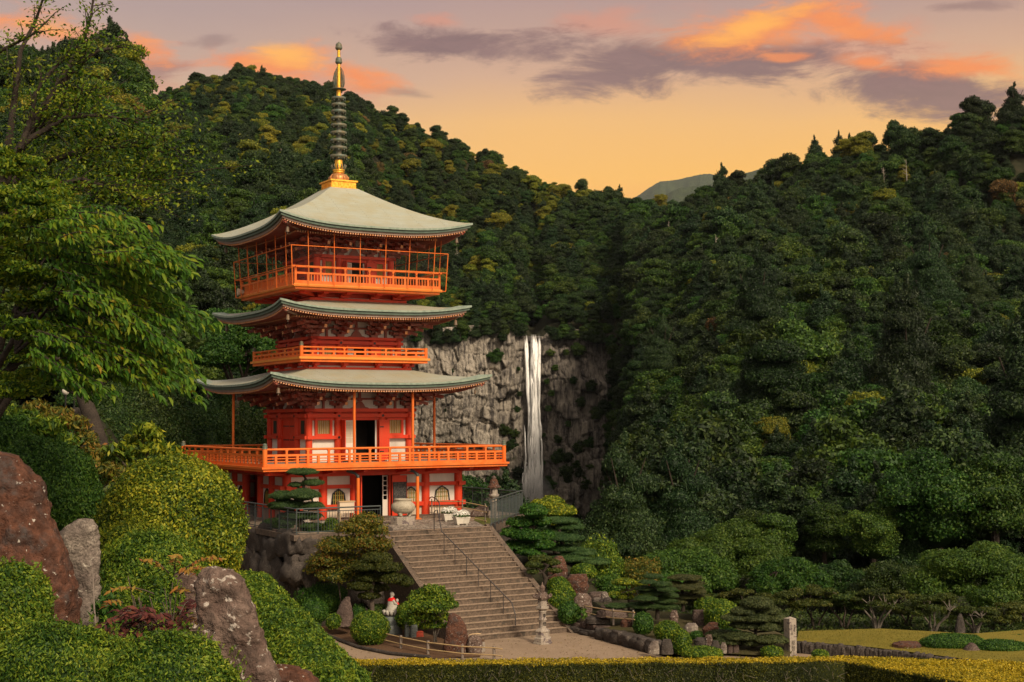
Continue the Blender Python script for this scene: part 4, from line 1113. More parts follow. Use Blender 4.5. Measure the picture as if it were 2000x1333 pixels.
# stairs
NS = 20; RISE = (ZT - ZP) / NS; RUN = .348
st = thing('stone_staircase', 'broad concrete staircase climbing from the gravel plaza to the pagoda terrace', 'staircase', W(-.3, -19, ZP), rz=YAW)
SOF = (0, 0, 0)
def local(root): 
    Mi = (Matrix.Translation(root.location) @ Matrix.Rotation(root.rotation_euler.z, 4, 'Z')).inverted()
    return lambda p_: tuple(Mi @ Vector(p_))
class WB(MB):
    """MB that takes pagoda-grid (u, v, z) coordinates and writes world ones"""
    def __init__(s): super().__init__(lambda u, v, z: tuple(W(u, v, z)))
def to_root(o, root):
    Mi = (Matrix.Translation(root.location) @ Matrix.Rotation(root.rotation_euler.z, 4, 'Z')).inverted()
    o.data.transform(Mi); o.parent = root; return o
mb = WB()
for i in range(NS):
    zt_ = ZT - RISE * i; v0 = -12.1 - RUN * (i + 1)
    if i == 0: zt_ -= .003
    mb.box(-2.83, 2.24, v0 + .008, v0 + RUN + .008 - .001 * (i % 2), ZP - .4, zt_ - .035)
    mb.box(-2.83, 2.24, v0 - .012, v0 + RUN - .004, zt_ - .035, zt_)
steps = to_root(mb.build('steps', CONCRETE, None), st)
steps.data.materials.append(LIT_TREAD)
for f in steps.data.polygons:
    if f.normal.z > .9: f.material_index = 1  # light from above put into the colour: upward faces paler than risers
for u0, u1 in ((-3.08, -2.83), (2.24, 2.50)):
    mb = WB(); zz = .10
    sec = [(-11.95, ZT + zz), (-12.05, ZT + zz), (-12.1 - RUN * NS - .35, ZP + .0 + .02), (-12.1 - RUN * NS - .35, ZP - .3), (-11.95, ZP - .3)]
    mb.loft([[(u0, v, z) for v, z in sec], [(u1, v, z) for v, z in sec]])
    to_root(mb.build('stringer', CONCRETE, None), st)
# handrail
hr = thing('stair_handrail', 'thin dark metal handrail down the middle of the staircase', 'handrail', W(.5, -15, ZP))
ub, vb = uv_of(*atz(1007, 1241, ZP)[:2]); ut, vt = uv_of(*atz(848, 1037, ZT)[:2])
stair_z = lambda v: ZT + min(0, max(-(NS) * RISE, (v + 12.1) / RUN * RISE))
mb = WB(); H_ = .92
path_ = [(ut, vt, ZT + .0), (ut, vt, ZT + H_ - .12), (ut + .03, vt - .06, ZT + H_ - .03), (ut + .06, vt - .2, ZT + H_)]
path_ += [(ut + (ub - ut) * s, vt + (vb - vt) * s, max(stair_z(vt + (vb - vt) * s), ZT - (NS) * RISE) + H_) for s in (.1, .96)]
path_ += [(ub, vb, ZP + H_ - .1), (ub, vb, ZP)]
mb.tube(path_, .024, 8)
o = mb.build('rail', RAIL, None); o.data.transform(Matrix.Translation(-hr.location)); o.parent = hr
for s in (.13, .27, .415, .56, .71, .86):
    u, v = ut + (ub - ut) * s, vt + (vb - vt) * s
    mb = WB(); k_ = math.ceil((-12.1 - v) / RUN); mb.tube([(u, v, ZT - RISE * max(0, k_) + .0), (u, v, stair_z(v) + H_)], .017, 6)
    o = mb.build('post', RAIL, None); o.data.transform(Matrix.Translation(-hr.location)); o.parent = hr
# short arched rail by the pagoda door
a0, a1 = atz(838, 1009, ZT), atz(859, 1014, ZT)
ar = thing('arched_rail', 'short arched dark metal rail in front of the right window', 'handrail', a0)
mb = MB(); d_ = a1 - a0; h_ = 1.02
mb.tube([a0, a0 + (0, 0, h_ - .18), a0 + d_ * .12 + (0, 0, h_ - .05), a0 + d_ * .3 + (0, 0, h_), a0 + d_ * .75 + (0, 0, h_ - .08), a0 + d_ * .93 + (0, 0, h_ - .2), a1 + (0, 0, h_ - .42), a1], .028, 8)
mb.build('rail', RAIL, ar, ar.location)
mb = MB(); mb.tube([a0 + (0, 0, .22), a1 + (0, 0, .22)], .014, 6)
for s in (.27, .5, .74): mb.tube([a0 + d_ * s + (0, 0, .22), a0 + d_ * s + (0, 0, h_ - .06 - .1 * s)], .012, 6)
mb.build('infill_bars', RAIL, ar, ar.location)

# metal fences
def fence(pts, label, H=1.12, post=1.05, bal=.125, base=0.0):
    pts = [np.asarray(p_, float) for p_ in pts]
    root = thing('metal_fence', label, 'fence', pts[0], 'metal fences round the terrace')
    rails, bars = MB(), MB()
    for a, b in zip(pts[:-1], pts[1:]):
        L = np.linalg.norm(b - a); e = (b - a) / L
        rails.tube([a + (0, 0, H), b + (0, 0, H)], .032, 8)
        for z in (H - .14, .12): rails.beam(a + (0, 0, z), b + (0, 0, z), .03, .035)
        n = int(L / bal)
        for i in range(1, n): q = a + e * L * i / n; bars.beam(q + (0, 0, .12), q + (0, 0, H - .14), .014, .014)
        m_ = max(1, round(L / post))
        for i in range(m_ + (b is pts[-1])):
            q = a + e * L * i / m_; pm = MB(); pm.box(q[0] - .024, q[0] + .024, q[1] - .024, q[1] + .024, q[2] - .05, q[2] + H)
            pm.build('post', METAL, root, root.location)
    rails.build('rail', METAL, root, root.location); bars.build('baluster_row', METAL, root, root.location)
    return root
ue = uv_of(*atz(735, 988.5, ZT + 1.1)[:2])[0]
fence([W(ue, -12.12, ZT), W(-7.05, -12.12, ZT), W(-7.05, 1.5, ZT)], 'grey metal fence on the boulder wall left of the stairs')
fence([(-1.02, 65.6, ZT), (.5, 74.5, ZT)], 'grey metal fence slanting away from the head of the stairs', 1.2)
fence([(.46, 74.62, ZT), (-2.8, 80.2, ZT), (-9.5, 91.5, ZT)], 'grey metal fence along the valley edge behind the stone lantern', 1.12)
mb = MB(); pr_ = [(-1.15, 65.35), (.62, 74.6), (.42, 74.75), (-1.32, 65.6)]
mb.prism(pr_, ZT - .35, ZT - .02); o = mb.build('terrace_kerb', CONCRETE); tag(o, 'concrete kerb under the slanting fence', None, kind='structure')

# ------------------------------------------------------------------ lanterns, burner, planters, statue, pillar
def to_z(z0): return lambda q: q
def stone_lantern(root, style, s=1.0):
    x, y, z = root.location
    def P(name, prof, n, mat, sm, ph=0.0):
        mb = MB(); mb.lathe((0, 0, 0), [(r * s, h * s) for r, h in prof], n, sm, ph); return mb.build(name, mat, root)
    if style == 'tall':
        P('base', [(.40, 0), (.40, .05), (.36, .06), (.36, .22), (.31, .26)], 6, GRANITE, False, .3)
        P('plinth', [(.29, .26), (.28, .42), (.27, .44), (.30, .46), (.30, .50), (.22, .57), (.17, .60)], 6, GRANITE, False, .3)
        P('shaft', [(.155, .58), (.14, .64), (.14, .90), (.165, .92), (.165, .96), (.14, .98), (.14, 1.22), (.16, 1.25), (.16, 1.29), (.12, 1.30)], 18, GRANITE, True)
        P('platform', [(.14, 1.30), (.20, 1.33), (.27, 1.38), (.27, 1.45), (.22, 1.46)], 6, GRANITE, False, .3)
        P('fire_box', [(.195, 1.46), (.195, 1.76)], 6, GRANITE, False, .3)
        mb = MB()
        for q in range(6):
            an = .3 + math.pi / 6 + q * math.pi / 3; c, sn = math.cos(an), math.sin(an)
            for o_ in (-.055, .055):
                mb.beam((.171 * s * c - sn * o_ * s, .171 * s * sn + c * o_ * s, 1.50 * s), (.171 * s * c - sn * o_ * s, .171 * s * sn + c * o_ * s, 1.72 * s), .012, .012)
        mb.build('panel_frame', GRANITE, root)
        P('cap', [(.19, 1.76), (.33, 1.77), (.335, 1.82), (.26, 1.88), (.20, 1.96), (.13, 2.03), (.10, 2.05)], 6, PURPLEROCK, False, .3)
        mb = MB()
        for q in range(6):
            an = .3 + q * math.pi / 3; c, sn = math.cos(an) * s, math.sin(an) * s
            mb.tube([(.28 * c, .28 * sn, 1.82 * s), (.35 * c, .35 * sn, 1.83 * s), (.375 * c, .375 * sn, 1.88 * s), (.35 * c, .35 * sn, 1.93 * s), (.31 * c, .31 * sn, 1.91 * s)], [.04 * s, .045 * s, .05 * s, .04 * s, .02 * s], 8)
        mb.build('cap_scroll', PURPLEROCK, root)
        P('finial', [(.08, 2.04), (.11, 2.08), (.12, 2.11), (.10, 2.12), (.115, 2.16), (.115, 2.22), (.07, 2.28), (.025, 2.32), (.02, 2.38), (.004, 2.42)], 14, PURPLEROCK, True)
    else:
        P('base', [(.34, 0), (.34, .14), (.24, .22)], 8, GRANITE, False)
        P('shaft', [(.17, .2), (.15, .28), (.15, .98), (.17, 1.02)], 16, GRANITE, True)
        P('platform', [(.17, 1.02), (.26, 1.10), (.26, 1.19), (.2, 1.21)], 12, GRANITE, True)
        fb = P('fire_box', [(.195, 1.21), (.195, 1.50)], 6, GRANITE, False, .2)
        mb = MB()
        for q in range(3):
            an = .2 + math.pi / 6 + q * 2 * math.pi / 3 + 3.6; c, sn = math.cos(an), math.sin(an)
            mb.beam((.165 * s * c, .165 * s * sn, 1.26 * s), (.165 * s * c, .165 * s * sn, 1.46 * s), .11 * s, .022)
        mb.build('fire_opening', BLACK, fb)
        P('cap', [(.16, 1.50), (.34, 1.51), (.35, 1.55), (.27, 1.62), (.21, 1.76), (.20, 1.84), (.15, 1.93), (.10, 1.97)], 8, BROWNROCK, False, .2)
        P('finial', [(.09, 1.96), (.13, 2.0), (.10, 2.04), (.06, 2.09), (.01, 2.12)], 12, GARDENROCK, True)
def text_mesh(txt, size, mat, parent, M, name='lettering', ext=.003, vertical=False):
    """carved or painted writing as a thin mesh"""
    cu = bpy.data.curves.new('lettering', 'FONT'); cu.body = '\n'.join(txt) if vertical else txt; cu.size = size; cu.extrude = ext
    cu.align_x = 'CENTER'; cu.align_y = 'CENTER'; cu.space_line = .98; cu.resolution_u = 3
    tmp = bpy.data.objects.new('lettering', cu); COL.objects.link(tmp)
    bpy.context.view_layer.update()
    me = bpy.data.meshes.new_from_object(tmp.evaluated_get(bpy.context.evaluated_depsgraph_get()))
    bpy.data.objects.remove(tmp); bpy.data.curves.remove(cu)
    me.transform(M); me.name = name
    me.materials.clear()
    return link(name, me, mat, parent)
def facing(loc, yaw):
    """matrix of a text plane at loc whose readable side looks along yaw (0 = towards -Y)"""
    return Matrix.Translation(Vector(loc)) @ Matrix.Rotation(yaw, 4, 'Z') @ Matrix.Rotation(math.pi / 2, 4, 'X')
lan1 = thing('stone_lantern', 'tall pale hexagonal stone lantern standing on the gravel plaza before the stairs', 'stone lantern', atz(1060, 1257, ZP), 'stone lanterns')
stone_lantern(lan1, 'tall')
for ch, z in (('奉', 1.10), ('燈', .77)): text_mesh(ch, .17, INK, lan1, facing((.075, -.125, z), .53) )
lan2 = thing('stone_lantern', 'brown capped stone lantern behind the slanting fence by the waterfall', 'stone lantern', (*(at(965, 1000, 71.0)[:2]), ZT), 'stone lanterns')
stone_lantern(lan2, 'short')
lan3 = thing('stone_lantern', 'stone lantern mostly hidden behind the clipped pine on the terrace', 'stone lantern', (*at(598, 1000, 66.4)[:2], ZT), 'stone lanterns')
stone_lantern(lan3, 'short', .98)
# incense burner
bl = atz(786, 1026, ZT)
ib = thing('incense_burner', 'rounded pale bronze incense burner on a granite block before the door', 'incense burner', (bl[0], bl[1] + .45, ZT))
mb = MB(); mb.lathe((0, 0, 0), [(.60, 0), (.60, .36), (.57, .38)], 8, False, .35); mb.build('plinth', GRANITE, ib)
mb = MB(); mb.lathe((0, 0, 0), [(.12, .50), (.40, .54), (.52, .66), (.57, .80), (.55, .93), (.46, 1.02), (.40, 1.05), (.40, 1.14), (.43, 1.16), (.43, 1.20), (.36, 1.20), (.35, 1.08), (.30, .95), (.05, .9)], 32); mb.build('bowl', BRONZEPOT, ib)
for q in range(3):
    an = -1.9 + q * 2 * math.pi / 3; c, s = math.cos(an), math.sin(an)
    mb = MB(); mb.tube([(.30 * c, .30 * s, .62), (.34 * c, .34 * s, .52), (.27 * c, .27 * s, .44), (.30 * c, .30 * s, .38)], [.12, .11, .08, .10], 10); mb.build('leg', BRONZEPOT, ib)
mb = MB(); mb.T = None
for i in range(9):
    an = -1.75 + .085 * i; r = .572
    mb.beam((r * math.cos(an), r * math.sin(an), .74), (r * math.cos(an + .05), r * math.sin(an + .05), .88 - .05 * (i % 2)), .02, .02)
mb.build('relief_panel', BRONZEPOT, ib)
# planters with white flowers
def planter(px, py, label):
    b = atz(px, py, ZT + .012)
    r_ = thing('flower_planter', label, 'planter', b, 'white planters of flowers', YAW)
    mb = MB()
    for z0, z1, a, c in ((.05, .30, .30, .36), (.30, .36, .38, .38)):
        mb.loft([[(-a, -a * .55, z0), (a, -a * .55, z0), (a, a * .55, z0), (-a, a * .55, z0)], [(-c, -c * .55, z1), (c, -c * .55, z1), (c, c * .55, z1), (-c, c * .55, z1)]])
    for sx_ in (-1, 1):
        for sy_ in (-1, 1): mb.box(sx_ * .22 - .05, sx_ * .22 + .05, sy_ * .10 - .04, sy_ * .10 + .04, 0, .05)
    mb.build('pot', WHITEPOT, r_)
    g = np.random.default_rng(5)
    P_, N_ = ell_points((0, 0, .42), (.42, .30, .20), 700, -.2, .2, 2, .3, g); leaf_obj('leaves', P_, N_, .07, .45, L_BROAD, r_, up=.5)
    P_, N_ = ell_points((0, 0, .46), (.42, .30, .22), 420, .0, .2, 2, .1, g); leaf_obj('blossoms', P_, N_, .075, .9, L_WHITEFLOWER, r_, jit=.3)
    return r_
planter(877, 1018, 'white planter of white flowers, the one nearer the pagoda wall')
planter(901, 1025, 'white planter of white flowers, the one nearer the stairs and lawn')
# table before the left window
tl = W(-2.15, -6.0, ZT)
tb = thing('offering_table', 'pale wooden stand before the left arched window', 'table', tl, rz=YAW)
mb = MB(); mb.box(-.42, .42, -.2, .2, .98, 1.03); mb.build('top', LIGHTWOOD, tb)
mb = MB(); mb.box(-.38, .38, -.16, .16, .45, .98); mb.build('cabinet', PAPER, tb)
for x in (-.36, .36):
    for y in (-.14, .14): mb = MB(); mb.box(x - .03, x + .03, y - .03, y + .03, 0, .45); mb.build('leg', LIGHTWOOD, tb)
# plaques on the opened left door leaf
mb = MB(); mb.box(-1.185, -1.171, 5.02, 5.2, -3.85, -3.42); mb.box(-1.185, -1.171, 5.02, 5.2, -4.3, -3.95)
mb.T = lambda a, d, z: (a, -d, z)
mb2 = MB(ST(0)); mb2.box(-1.185, -1.171, 5.02, 5.20, -3.86, -3.42); mb2.box(-1.185, -1.171, 5.02, 5.20, -4.3, -3.95)
pq = pb(mb2, 'door_plaque', WHITE)
for txt, z in (('三重塔', -3.64), ('拝観', -4.125)):
    text_mesh(txt, .125, INK, pq, Matrix.Translation((-1.187, -5.11, z - ZT)) @ Matrix.Rotation(-math.pi / 2, 4, 'Z') @ Matrix.Rotation(math.pi / 2, 4, 'X'), vertical=True)
# stone pillar with carved writing
pl_ = atz(1544, 1281, ZP); pl_ = (pl_[0], pl_[1], ZP)
pil = thing('stone_pillar', 'square stone marker pillar with carved writing beside the hedge', 'stone pillar', pl_, rz=rad(30))
mb = MB(); w = .165
mb.loft([[(-w, -w, -.1), (w, -w, -.1), (w, w, -.1), (-w, w, -.1)], [(-w, -w, 1.38), (w, -w, 1.38), (w, w, 1.38), (-w, w, 1.38)]], cap=True)
mb.add([(-w, -w, 1.38), (w, -w, 1.38), (w, w, 1.38), (-w, w, 1.38), (0, 0, 1.45)], [(0, 1, 4), (1, 2, 4), (2, 3, 4), (3, 0, 4)])
mb.build('shaft', GRANITE, pil)
for txt, sz, x, z in (('那智山', .20, 0.0, .28), ('西国第一', .095, .07, .97), ('日本一国', .095, -.06, .97)):
    text_mesh(txt, sz, INK, pil, facing((x, -w - .001, z), 0), vertical=True)
# ------------------------------------------------------------------ garden builders
def K(Y): return Y / F                        # metres per photograph pixel at depth Y
def rock(label, outline, Y, mat, dr=.8, seed=0.0, amp=.16, name='garden_rock', group='garden rocks', cat='rock', rough=.05):
    """outline: (py, left px, right px) rows of the silhouette; the rock gets its own depth"""
    rows = sorted(outline, key=lambda r: -r[0])
    pys = np.linspace(rows[0][0], rows[-1][0], 64 if Y < 20 else 26)
    py_ = [r[0] for r in rows][::-1]; xl = [r[1] for r in rows][::-1]; xr = [r[2] for r in rows][::-1]
    k = K(Y); base = at((rows[0][1] + rows[0][2]) / 2, rows[0][0], Y)
    V, Fc, n = [], [], (96 if Y < 20 else 36)
    wmax = max((b - a) for a, b in zip(xl, xr)) * k / 2
    for i, py in enumerate(pys):
        a, b = np.interp(py, py_, xl), np.interp(py, py_, xr)
        c = at((a + b) / 2, py, Y); hw_ = max((b - a) / 2 * k, .01)
        hd = min(hw_ * dr, wmax * dr) if dr < 1 else hw_ * dr
        for j in range(n):
            th = 2 * math.pi * j / n; cs, sn = math.cos(th), math.sin(th)
            x, y = hw_ * math.copysign(abs(cs) ** .8, cs), hd * math.copysign(abs(sn) ** .8, sn)
            P_ = np.array([c[0] + x, c[1] + y, c[2]])
            q = Vector(((P_ - base) / max(wmax, .05) * .9).tolist()) + Vector((seed, seed * .7, 0))
            d = mnoise.noise(q) * amp + mnoise.noise(q * 2.6) * amp * .45 + abs(mnoise.noise(q * 1.4 + Vector((5, 0, 0)))) * -amp * .7 + mnoise.noise(q * 7) * rough + mnoise.noise(q * 15) * rough * .55 + abs(mnoise.noise(q * 4)) * -rough * 1.2
            s_ = wmax * d
            V.append((P_[0] + cs * s_ * .8, P_[1] + sn * s_, P_[2] + s_ * .25))
    for i in range(len(pys) - 1):
        for j in range(n): Fc.append((i * n + j, i * n + (j + 1) % n, (i + 1) * n + (j + 1) % n, (i + 1) * n + j))
    mb = MB(); mb.add(V, Fc, True)
    tp = np.mean(V[-n:], 0); mb.add(V[-n:] + [tuple(tp + np.array((0, 0, .01)))], [(j, (j + 1) % n, n) for j in range(n)], True)
    o = mb.build(name, mat, None, base); o.location = base
    return tag(o, label, cat, group)
def shrub(label, cx, top, bot, hw_, Y, mat, lp=6.0, asp=.45, name='clipped_shrub', group='clipped round shrubs', cat='shrub', lump=.08, dr=.95, cut=-.3, dens=1.5, seed=None, jit=.75, up=.9, thick=.2, ell=None, sq=1.0, sub=3):
    k = K(Y); b = at(cx, bot, Y)
    seed = rnd.random() * 60 if seed is None else seed
    rz = (bot - top) * k * .62
    E_ = [((b[0], b[1], b[2] + (bot - top) * k - rz), (hw_ * k, hw_ * k * dr, rz))]
    for (ex, ey, erx, ery, dy) in (ell or []):
        c = at(ex, ey, Y + dy); E_.append((tuple(c), (erx * k, erx * k * dr, ery * k)))
    lp *= .8 if Y > 30 else 1
    me = pad_mesh(name, E_, dens, lp * k, asp, b, cut if Y < 30 else -.85, lump, seed, jit, up, sub, .88 if thick < .3 else .58, thick)
    o = link(name, me, mat); o.location = b
    if Y < 20:                                # stray shoots above the clipped surface
        g = np.random.default_rng(int(seed * 100) + 3); c0, r0 = E_[0]; C_, N_, T_ = [], [], []
        D = unit(g.normal(0, 1, (260, 3))); D = D[D[:, 2] > .05][:90]
        for d in D:
            p0 = np.array(c0) + d * np.array(r0) * (1 + lump * .2); dr_ = unit(d + np.array((g.normal(0, .3), g.normal(0, .3), 1.0)))
            L = g.uniform(.02, .085)
            for q in range(int(4 + L * 60)):
                f = g.random(); C_.append(p0 + dr_ * L * f); T_.append(dr_ * .7 + g.normal(0, .6, 3)); N_.append(g.normal(0, 1, 3))
        leaf_obj('leaves', C_, N_, lp * k * 1.05, asp, mat, o, .35 + .65 * g.random(len(C_)), b, T=np.array(T_), jit=.2)
    return tag(o, label, cat, group)
def pad_tree(label, name, cat, base, Y, trunk, pads, mat, bark_, lp=6.0, asp=.12, group=None, dens=1.3, tr=.06, flat=1.0, jit=.55, up=.9, dr=.9, dspread=.55, lump=.22, seed=1, top=-.25, shrink=.80):
    """cloud-pruned tree: trunk path in photo px (with depth offsets), pads (cx, cy, rx, ry)"""
    k = K(Y); g = random.Random(seed)
    b = at(base[0], base[1], Y); root = thing(name, label, cat, b, group)
    E_ = []
    for (cx, cy, rx, ry) in pads:
        dy = g.uniform(-dspread, dspread)
        E_.append((tuple(at(cx, cy, Y + dy)), (rx * k, rx * k * dr, ry * k * flat)))
    me = pad_mesh('crown', E_, dens, lp * k, asp, b, top, lump, seed * 3.1, jit, up, 2, shrink, .25)
    link('crown', me, mat, root)
    mb = MB(); T_ = [at(x, y, Y + d) for x, y, d in trunk]; n = len(T_)
    mb.tube([b - (0, 0, .1)] + T_, [tr * 1.15] + [tr * (1 - .65 * i / n) for i in range(n)], 8)
    for c, r in E_:
        c = np.array(c); j = min(range(n), key=lambda i: np.linalg.norm(T_[i] - c) + .4 * max(0, T_[i][2] - c[2]))
        s_ = T_[j]; mid = (s_ + c) / 2 + np.array((g.uniform(-.06, .06), g.uniform(-.06, .06), -.04))
        mb.tube([s_, mid, c - np.array((0, 0, r[2] * .3))], [tr * .5, tr * .38, tr * .2], 6)
    mb.build('trunk', bark_, root, b)
    return root
def limb_path(g, p, d, L, n=5, wob=.18, droop=0.0):
    pts = [np.array(p, float)]; d = np.array(d, float); d /= np.linalg.norm(d)
    for i in range(n):
        d = d + np.array([g.gauss(0, wob), g.gauss(0, wob), g.gauss(0, wob * .6) - droop]); d /= np.linalg.norm(d)
        pts.append(pts[-1] + d * L / n)
    return pts
def tree(label, name, cat, base, H, R, mat, bark_, leaf=.12, asp=.45, clusters=26, cr=.32, group=None, seed=1, trunk_h=.35, tr=None, dens=.75, dome=.75, lean=(0, 0), layered=0.0, core=.55, jit=.6, up=.3, top=-.55, dark_limbs=True, thick=.5):
    """free-growing broadleaf tree: trunk, forking limbs and loose leaf clumps with gaps between them"""
    g = random.Random(seed); gn = np.random.default_rng(seed + 100)
    b = np.asarray(base, float); root = thing(name, label, cat, b, group)
    tr = tr or R * .045 + .03
    ctr = np.array([lean[0] * H, lean[1] * H, H * (1 - dome * .5)])
    E_ = []
    for i in range(clusters):
        d = unit(gn.normal(0, 1, 3)); d[2] = abs(d[2]) * 1.1 - .35
        q = gn.random() ** .45
        c = ctr + d * np.array([R, R, H * dome * .5]) * (.35 + .6 * q)
        if layered: c[2] = ctr[2] + round((c[2] - ctr[2]) / layered) * layered + gn.normal(0, layered * .12)
        rr = R * cr * (.65 + .7 * gn.random())
        E_.append((c, (rr, rr, rr * (.62 if not layered else .36))))
    me = pad_mesh('crown', E_, dens, leaf, asp, (0, 0, 0), top, .32, seed * 2.3, jit, up, 1, core, thick, g=gn)
    link('crown', me, mat, root)
    mb = MB()
    fork = np.array([lean[0] * H * .4, lean[1] * H * .4, H * trunk_h])
    mb.tube([(0, 0, -.3), fork * .5 + np.array((g.uniform(-.04, .04) * R, 0, 0)), fork], [tr * 1.25, tr, tr * .85], 9)
    order = sorted(range(clusters), key=lambda i: -E_[i][0][2])
    mains = []
    for i in range(5):
        an = g.uniform(0, 6.28); e = ctr + np.array([math.cos(an) * R * .55, math.sin(an) * R * .55, H * dome * g.uniform(-.1, .3)])
        m_ = fork * .45 + e * .55 + np.array((g.uniform(-.1, .1) * R, g.uniform(-.1, .1) * R, g.uniform(-.03, .1) * H))
        mb.tube([fork, m_, e], [tr * .7, tr * .5, tr * .25], 7); mains += [m_, e, (fork + m_) / 2]
    for c, r in E_:
        j = min(mains, key=lambda q: np.linalg.norm(q - c))
        mb.tube([j, (j + c) / 2 + np.array((0, 0, .05 * R)), c], [tr * .28, tr * .2, tr * .1], 5)
    mb.build('trunk', bark_, root)
    return root

# ------------------------------------------------------------------ statue group
sb = atz(765, 1243, ZP); sb = np.array([sb[0], sb[1] + .3, ZP + .02])
stt = thing('statue', 'pale seated stone figure with red bib and child on a blue grey pedestal', 'statue', sb, rz=rad(28)); stt.scale = (.8, .8, .8)
mb = MB(); mb.lathe((0, 0, 0), [(.52, 0), (.52, .50), (.50, .52)], 24); mb.build('pedestal', BLUESTONE, stt)
mb = MB(); mb.lathe((0, 0, .52), [(.38, 0), (.38, .42), (.36, .44)], 24); mb.build('pedestal', BLUESTONE, stt)
mb = MB(); mb.lathe((0, 0, .96), [(.22, 0), (.28, .05), (.36, .14), (.42, .26), (.42, .29), (.36, .30)], 24)
for q in range(12):
    an = q * math.pi / 6; c, s = math.cos(an), math.sin(an)
    mb.tube([(.30 * c, .30 * s, 1.02), (.41 * c, .41 * s, 1.12), (.45 * c, .45 * s, 1.25), (.40 * c, .40 * s, 1.28)], [.05, .10, .08, .02], 7)
mb.build('lotus_seat', STATUE, stt)
mb = MB()          # robe, arms, neck and head as one continuous loft; the figure looks along +x
prof = [(0, 0, .34, .33), (.05, .03, .36, .34), (.13, .03, .33, .32), (.22, .01, .27, .28), (.34, -.03, .22, .25), (.46, -.05, .19, .24), (.56, -.05, .165, .22), (.62, -.04, .12, .155), (.655, -.03, .075, .08), (.69, -.02, .075, .075), (.73, 0, .10, .095), (.79, .0, .12, .105), (.85, -.01, .118, .105), (.90, -.015, .09, .085), (.935, -.02, .04, .04)]
rings = []
for z, ox, rx, ry in prof:
    rings.append([(ox + rx * math.cos(2 * math.pi * j / 20) * (1 + .04 * math.sin(j * 5 + z * 22) * (z < .6)), ry * math.sin(2 * math.pi * j / 20), 1.26 + z) for j in range(20)])
mb.loft(rings, sm=True)
mb.tube([(.10, -.02, 1.26 + .775), (.135, 0, 1.26 + .755), (.12, 0, 1.26 + .745)], [.01, .018, .01], 6)
for s in (-1, 1):
    mb.tube([(-.05, s * .20, 1.80), (.05, s * .25, 1.62), (.20, s * .14, 1.53), (.25, s * .05, 1.52)], [.07, .075, .06, .045], 8)
    mb.tube([(.0, s * .20, 1.36), (.24, s * .17, 1.36), (.34, s * .02, 1.34)], [.12, .10, .06], 8)
    mb.tube([(-.02, s * .105, 1.26 + .80), (-.03, s * .118, 1.26 + .76)], [.025, .018], 6)
fig = mb.build('figure', STATUE, stt)
mb = MB(); mb.lathe((.27, 0, 1.42), [(.09, 0), (.11, .06), (.085, .18), (.045, .22), (.06, .25), (.082, .31), (.07, .37), (.02, .41)], 14); mb.build('child_figure', STATUE, stt)
mb = MB()
mb.loft([[(-.05 + (r + .012) * math.cos(2 * math.pi * j / 20) * .95, (r + .02) * 1.25 * math.sin(2 * math.pi * j / 20), 1.26 + z + .02 * math.cos(2 * math.pi * j / 20)) for j in range(20)] for z, r in ((.50, .195), (.58, .17), (.64, .105), (.66, .08))], cap=False, sm=True)
mb.add([(.135, -.16, 1.80), (.135, .16, 1.80), (.20, .12, 1.62), (.21, 0, 1.585), (.20, -.12, 1.62), (.11, 0, 1.90)], [(0, 4, 3, 2, 1), (0, 1, 5)], True)
mb.build('bib', REDCLOTH, stt)
mb = MB(); mb.loft([[(.27 + r * math.cos(2 * math.pi * j / 14), r * math.sin(2 * math.pi * j / 14), z) for j in range(14)] for z, r in ((1.47, .125), (1.56, .108), (1.64, .06))], cap=False, sm=True)
mb.build('bib', REDCLOTH, stt)
def small_post(px, py, h, w, label, mat, name='stone_marker'):
    b = atz(px, py, ZP); o = MB(); o.loft([[(-w, -w * .6, -.05), (w, -w * .6, -.05), (w, w * .6, -.05), (-w, w * .6, -.05)], [(-w, -w * .6, h), (w, -w * .6, h), (w, w * .6, h), (-w, w * .6, h)]])
    o.add([(-w, -w * .6, h), (w, -w * .6, h), (w * .8, 0, h + .04), (-w * .8, 0, h + .04), (w, w * .6, h), (-w, w * .6, h)], [(0, 1, 2, 3), (2, 4, 5, 3)])
    q = o.build(name, mat); q.location = b; q.rotation_euler = (0, 0, rad(30)); return tag(q, label, 'stone marker')
small_post(795, 1247, .66, .085, 'narrow grey stone post right of the statue pedestal', BLUESTONE)
mk = small_post(808, 1247, .52, .13, 'grey stone tablet with faint writing between the post and the red box', BLUESTONE)
mb = MB()
for i in range(4):
    for j in range(5): mb.box(-.09 + .055 * i, -.065 + .055 * i, -.0805, -.079, .40 - .07 * j, .43 - .07 * j)
mb.build('worn_inscription', INK, mk)
bb = atz(818.5, 1246, ZP)
bx = thing('red_box', 'small rust red box on the soil behind the bamboo fence', 'box', bb, rz=rad(25))
mb = MB(); mb.loft([[(-.16, -.12, 0), (.16, -.12, 0), (.16, .12, 0), (-.16, .12, 0)], [(-.14, -.10, .23), (.14, -.10, .23), (.14, .10, .23), (-.14, .10, .23)]]); mb.build('body', REDBOX, bx)
mb = MB(); mb.box(-.155, .155, -.115, .115, .23, .255); mb.build('lid', REDBOX, bx)
wm = atz(944, 1274, ZP); o = MB(); o.box(-.06, .06, -.06, .06, -.05, .36); o.box(-.045, .045, -.045, .045, .36, .38); q = o.build('kerb_marker', GRANITE); q.location = wm; tag(q, 'short pale square stone post at the end of the bamboo fence', 'stone marker')

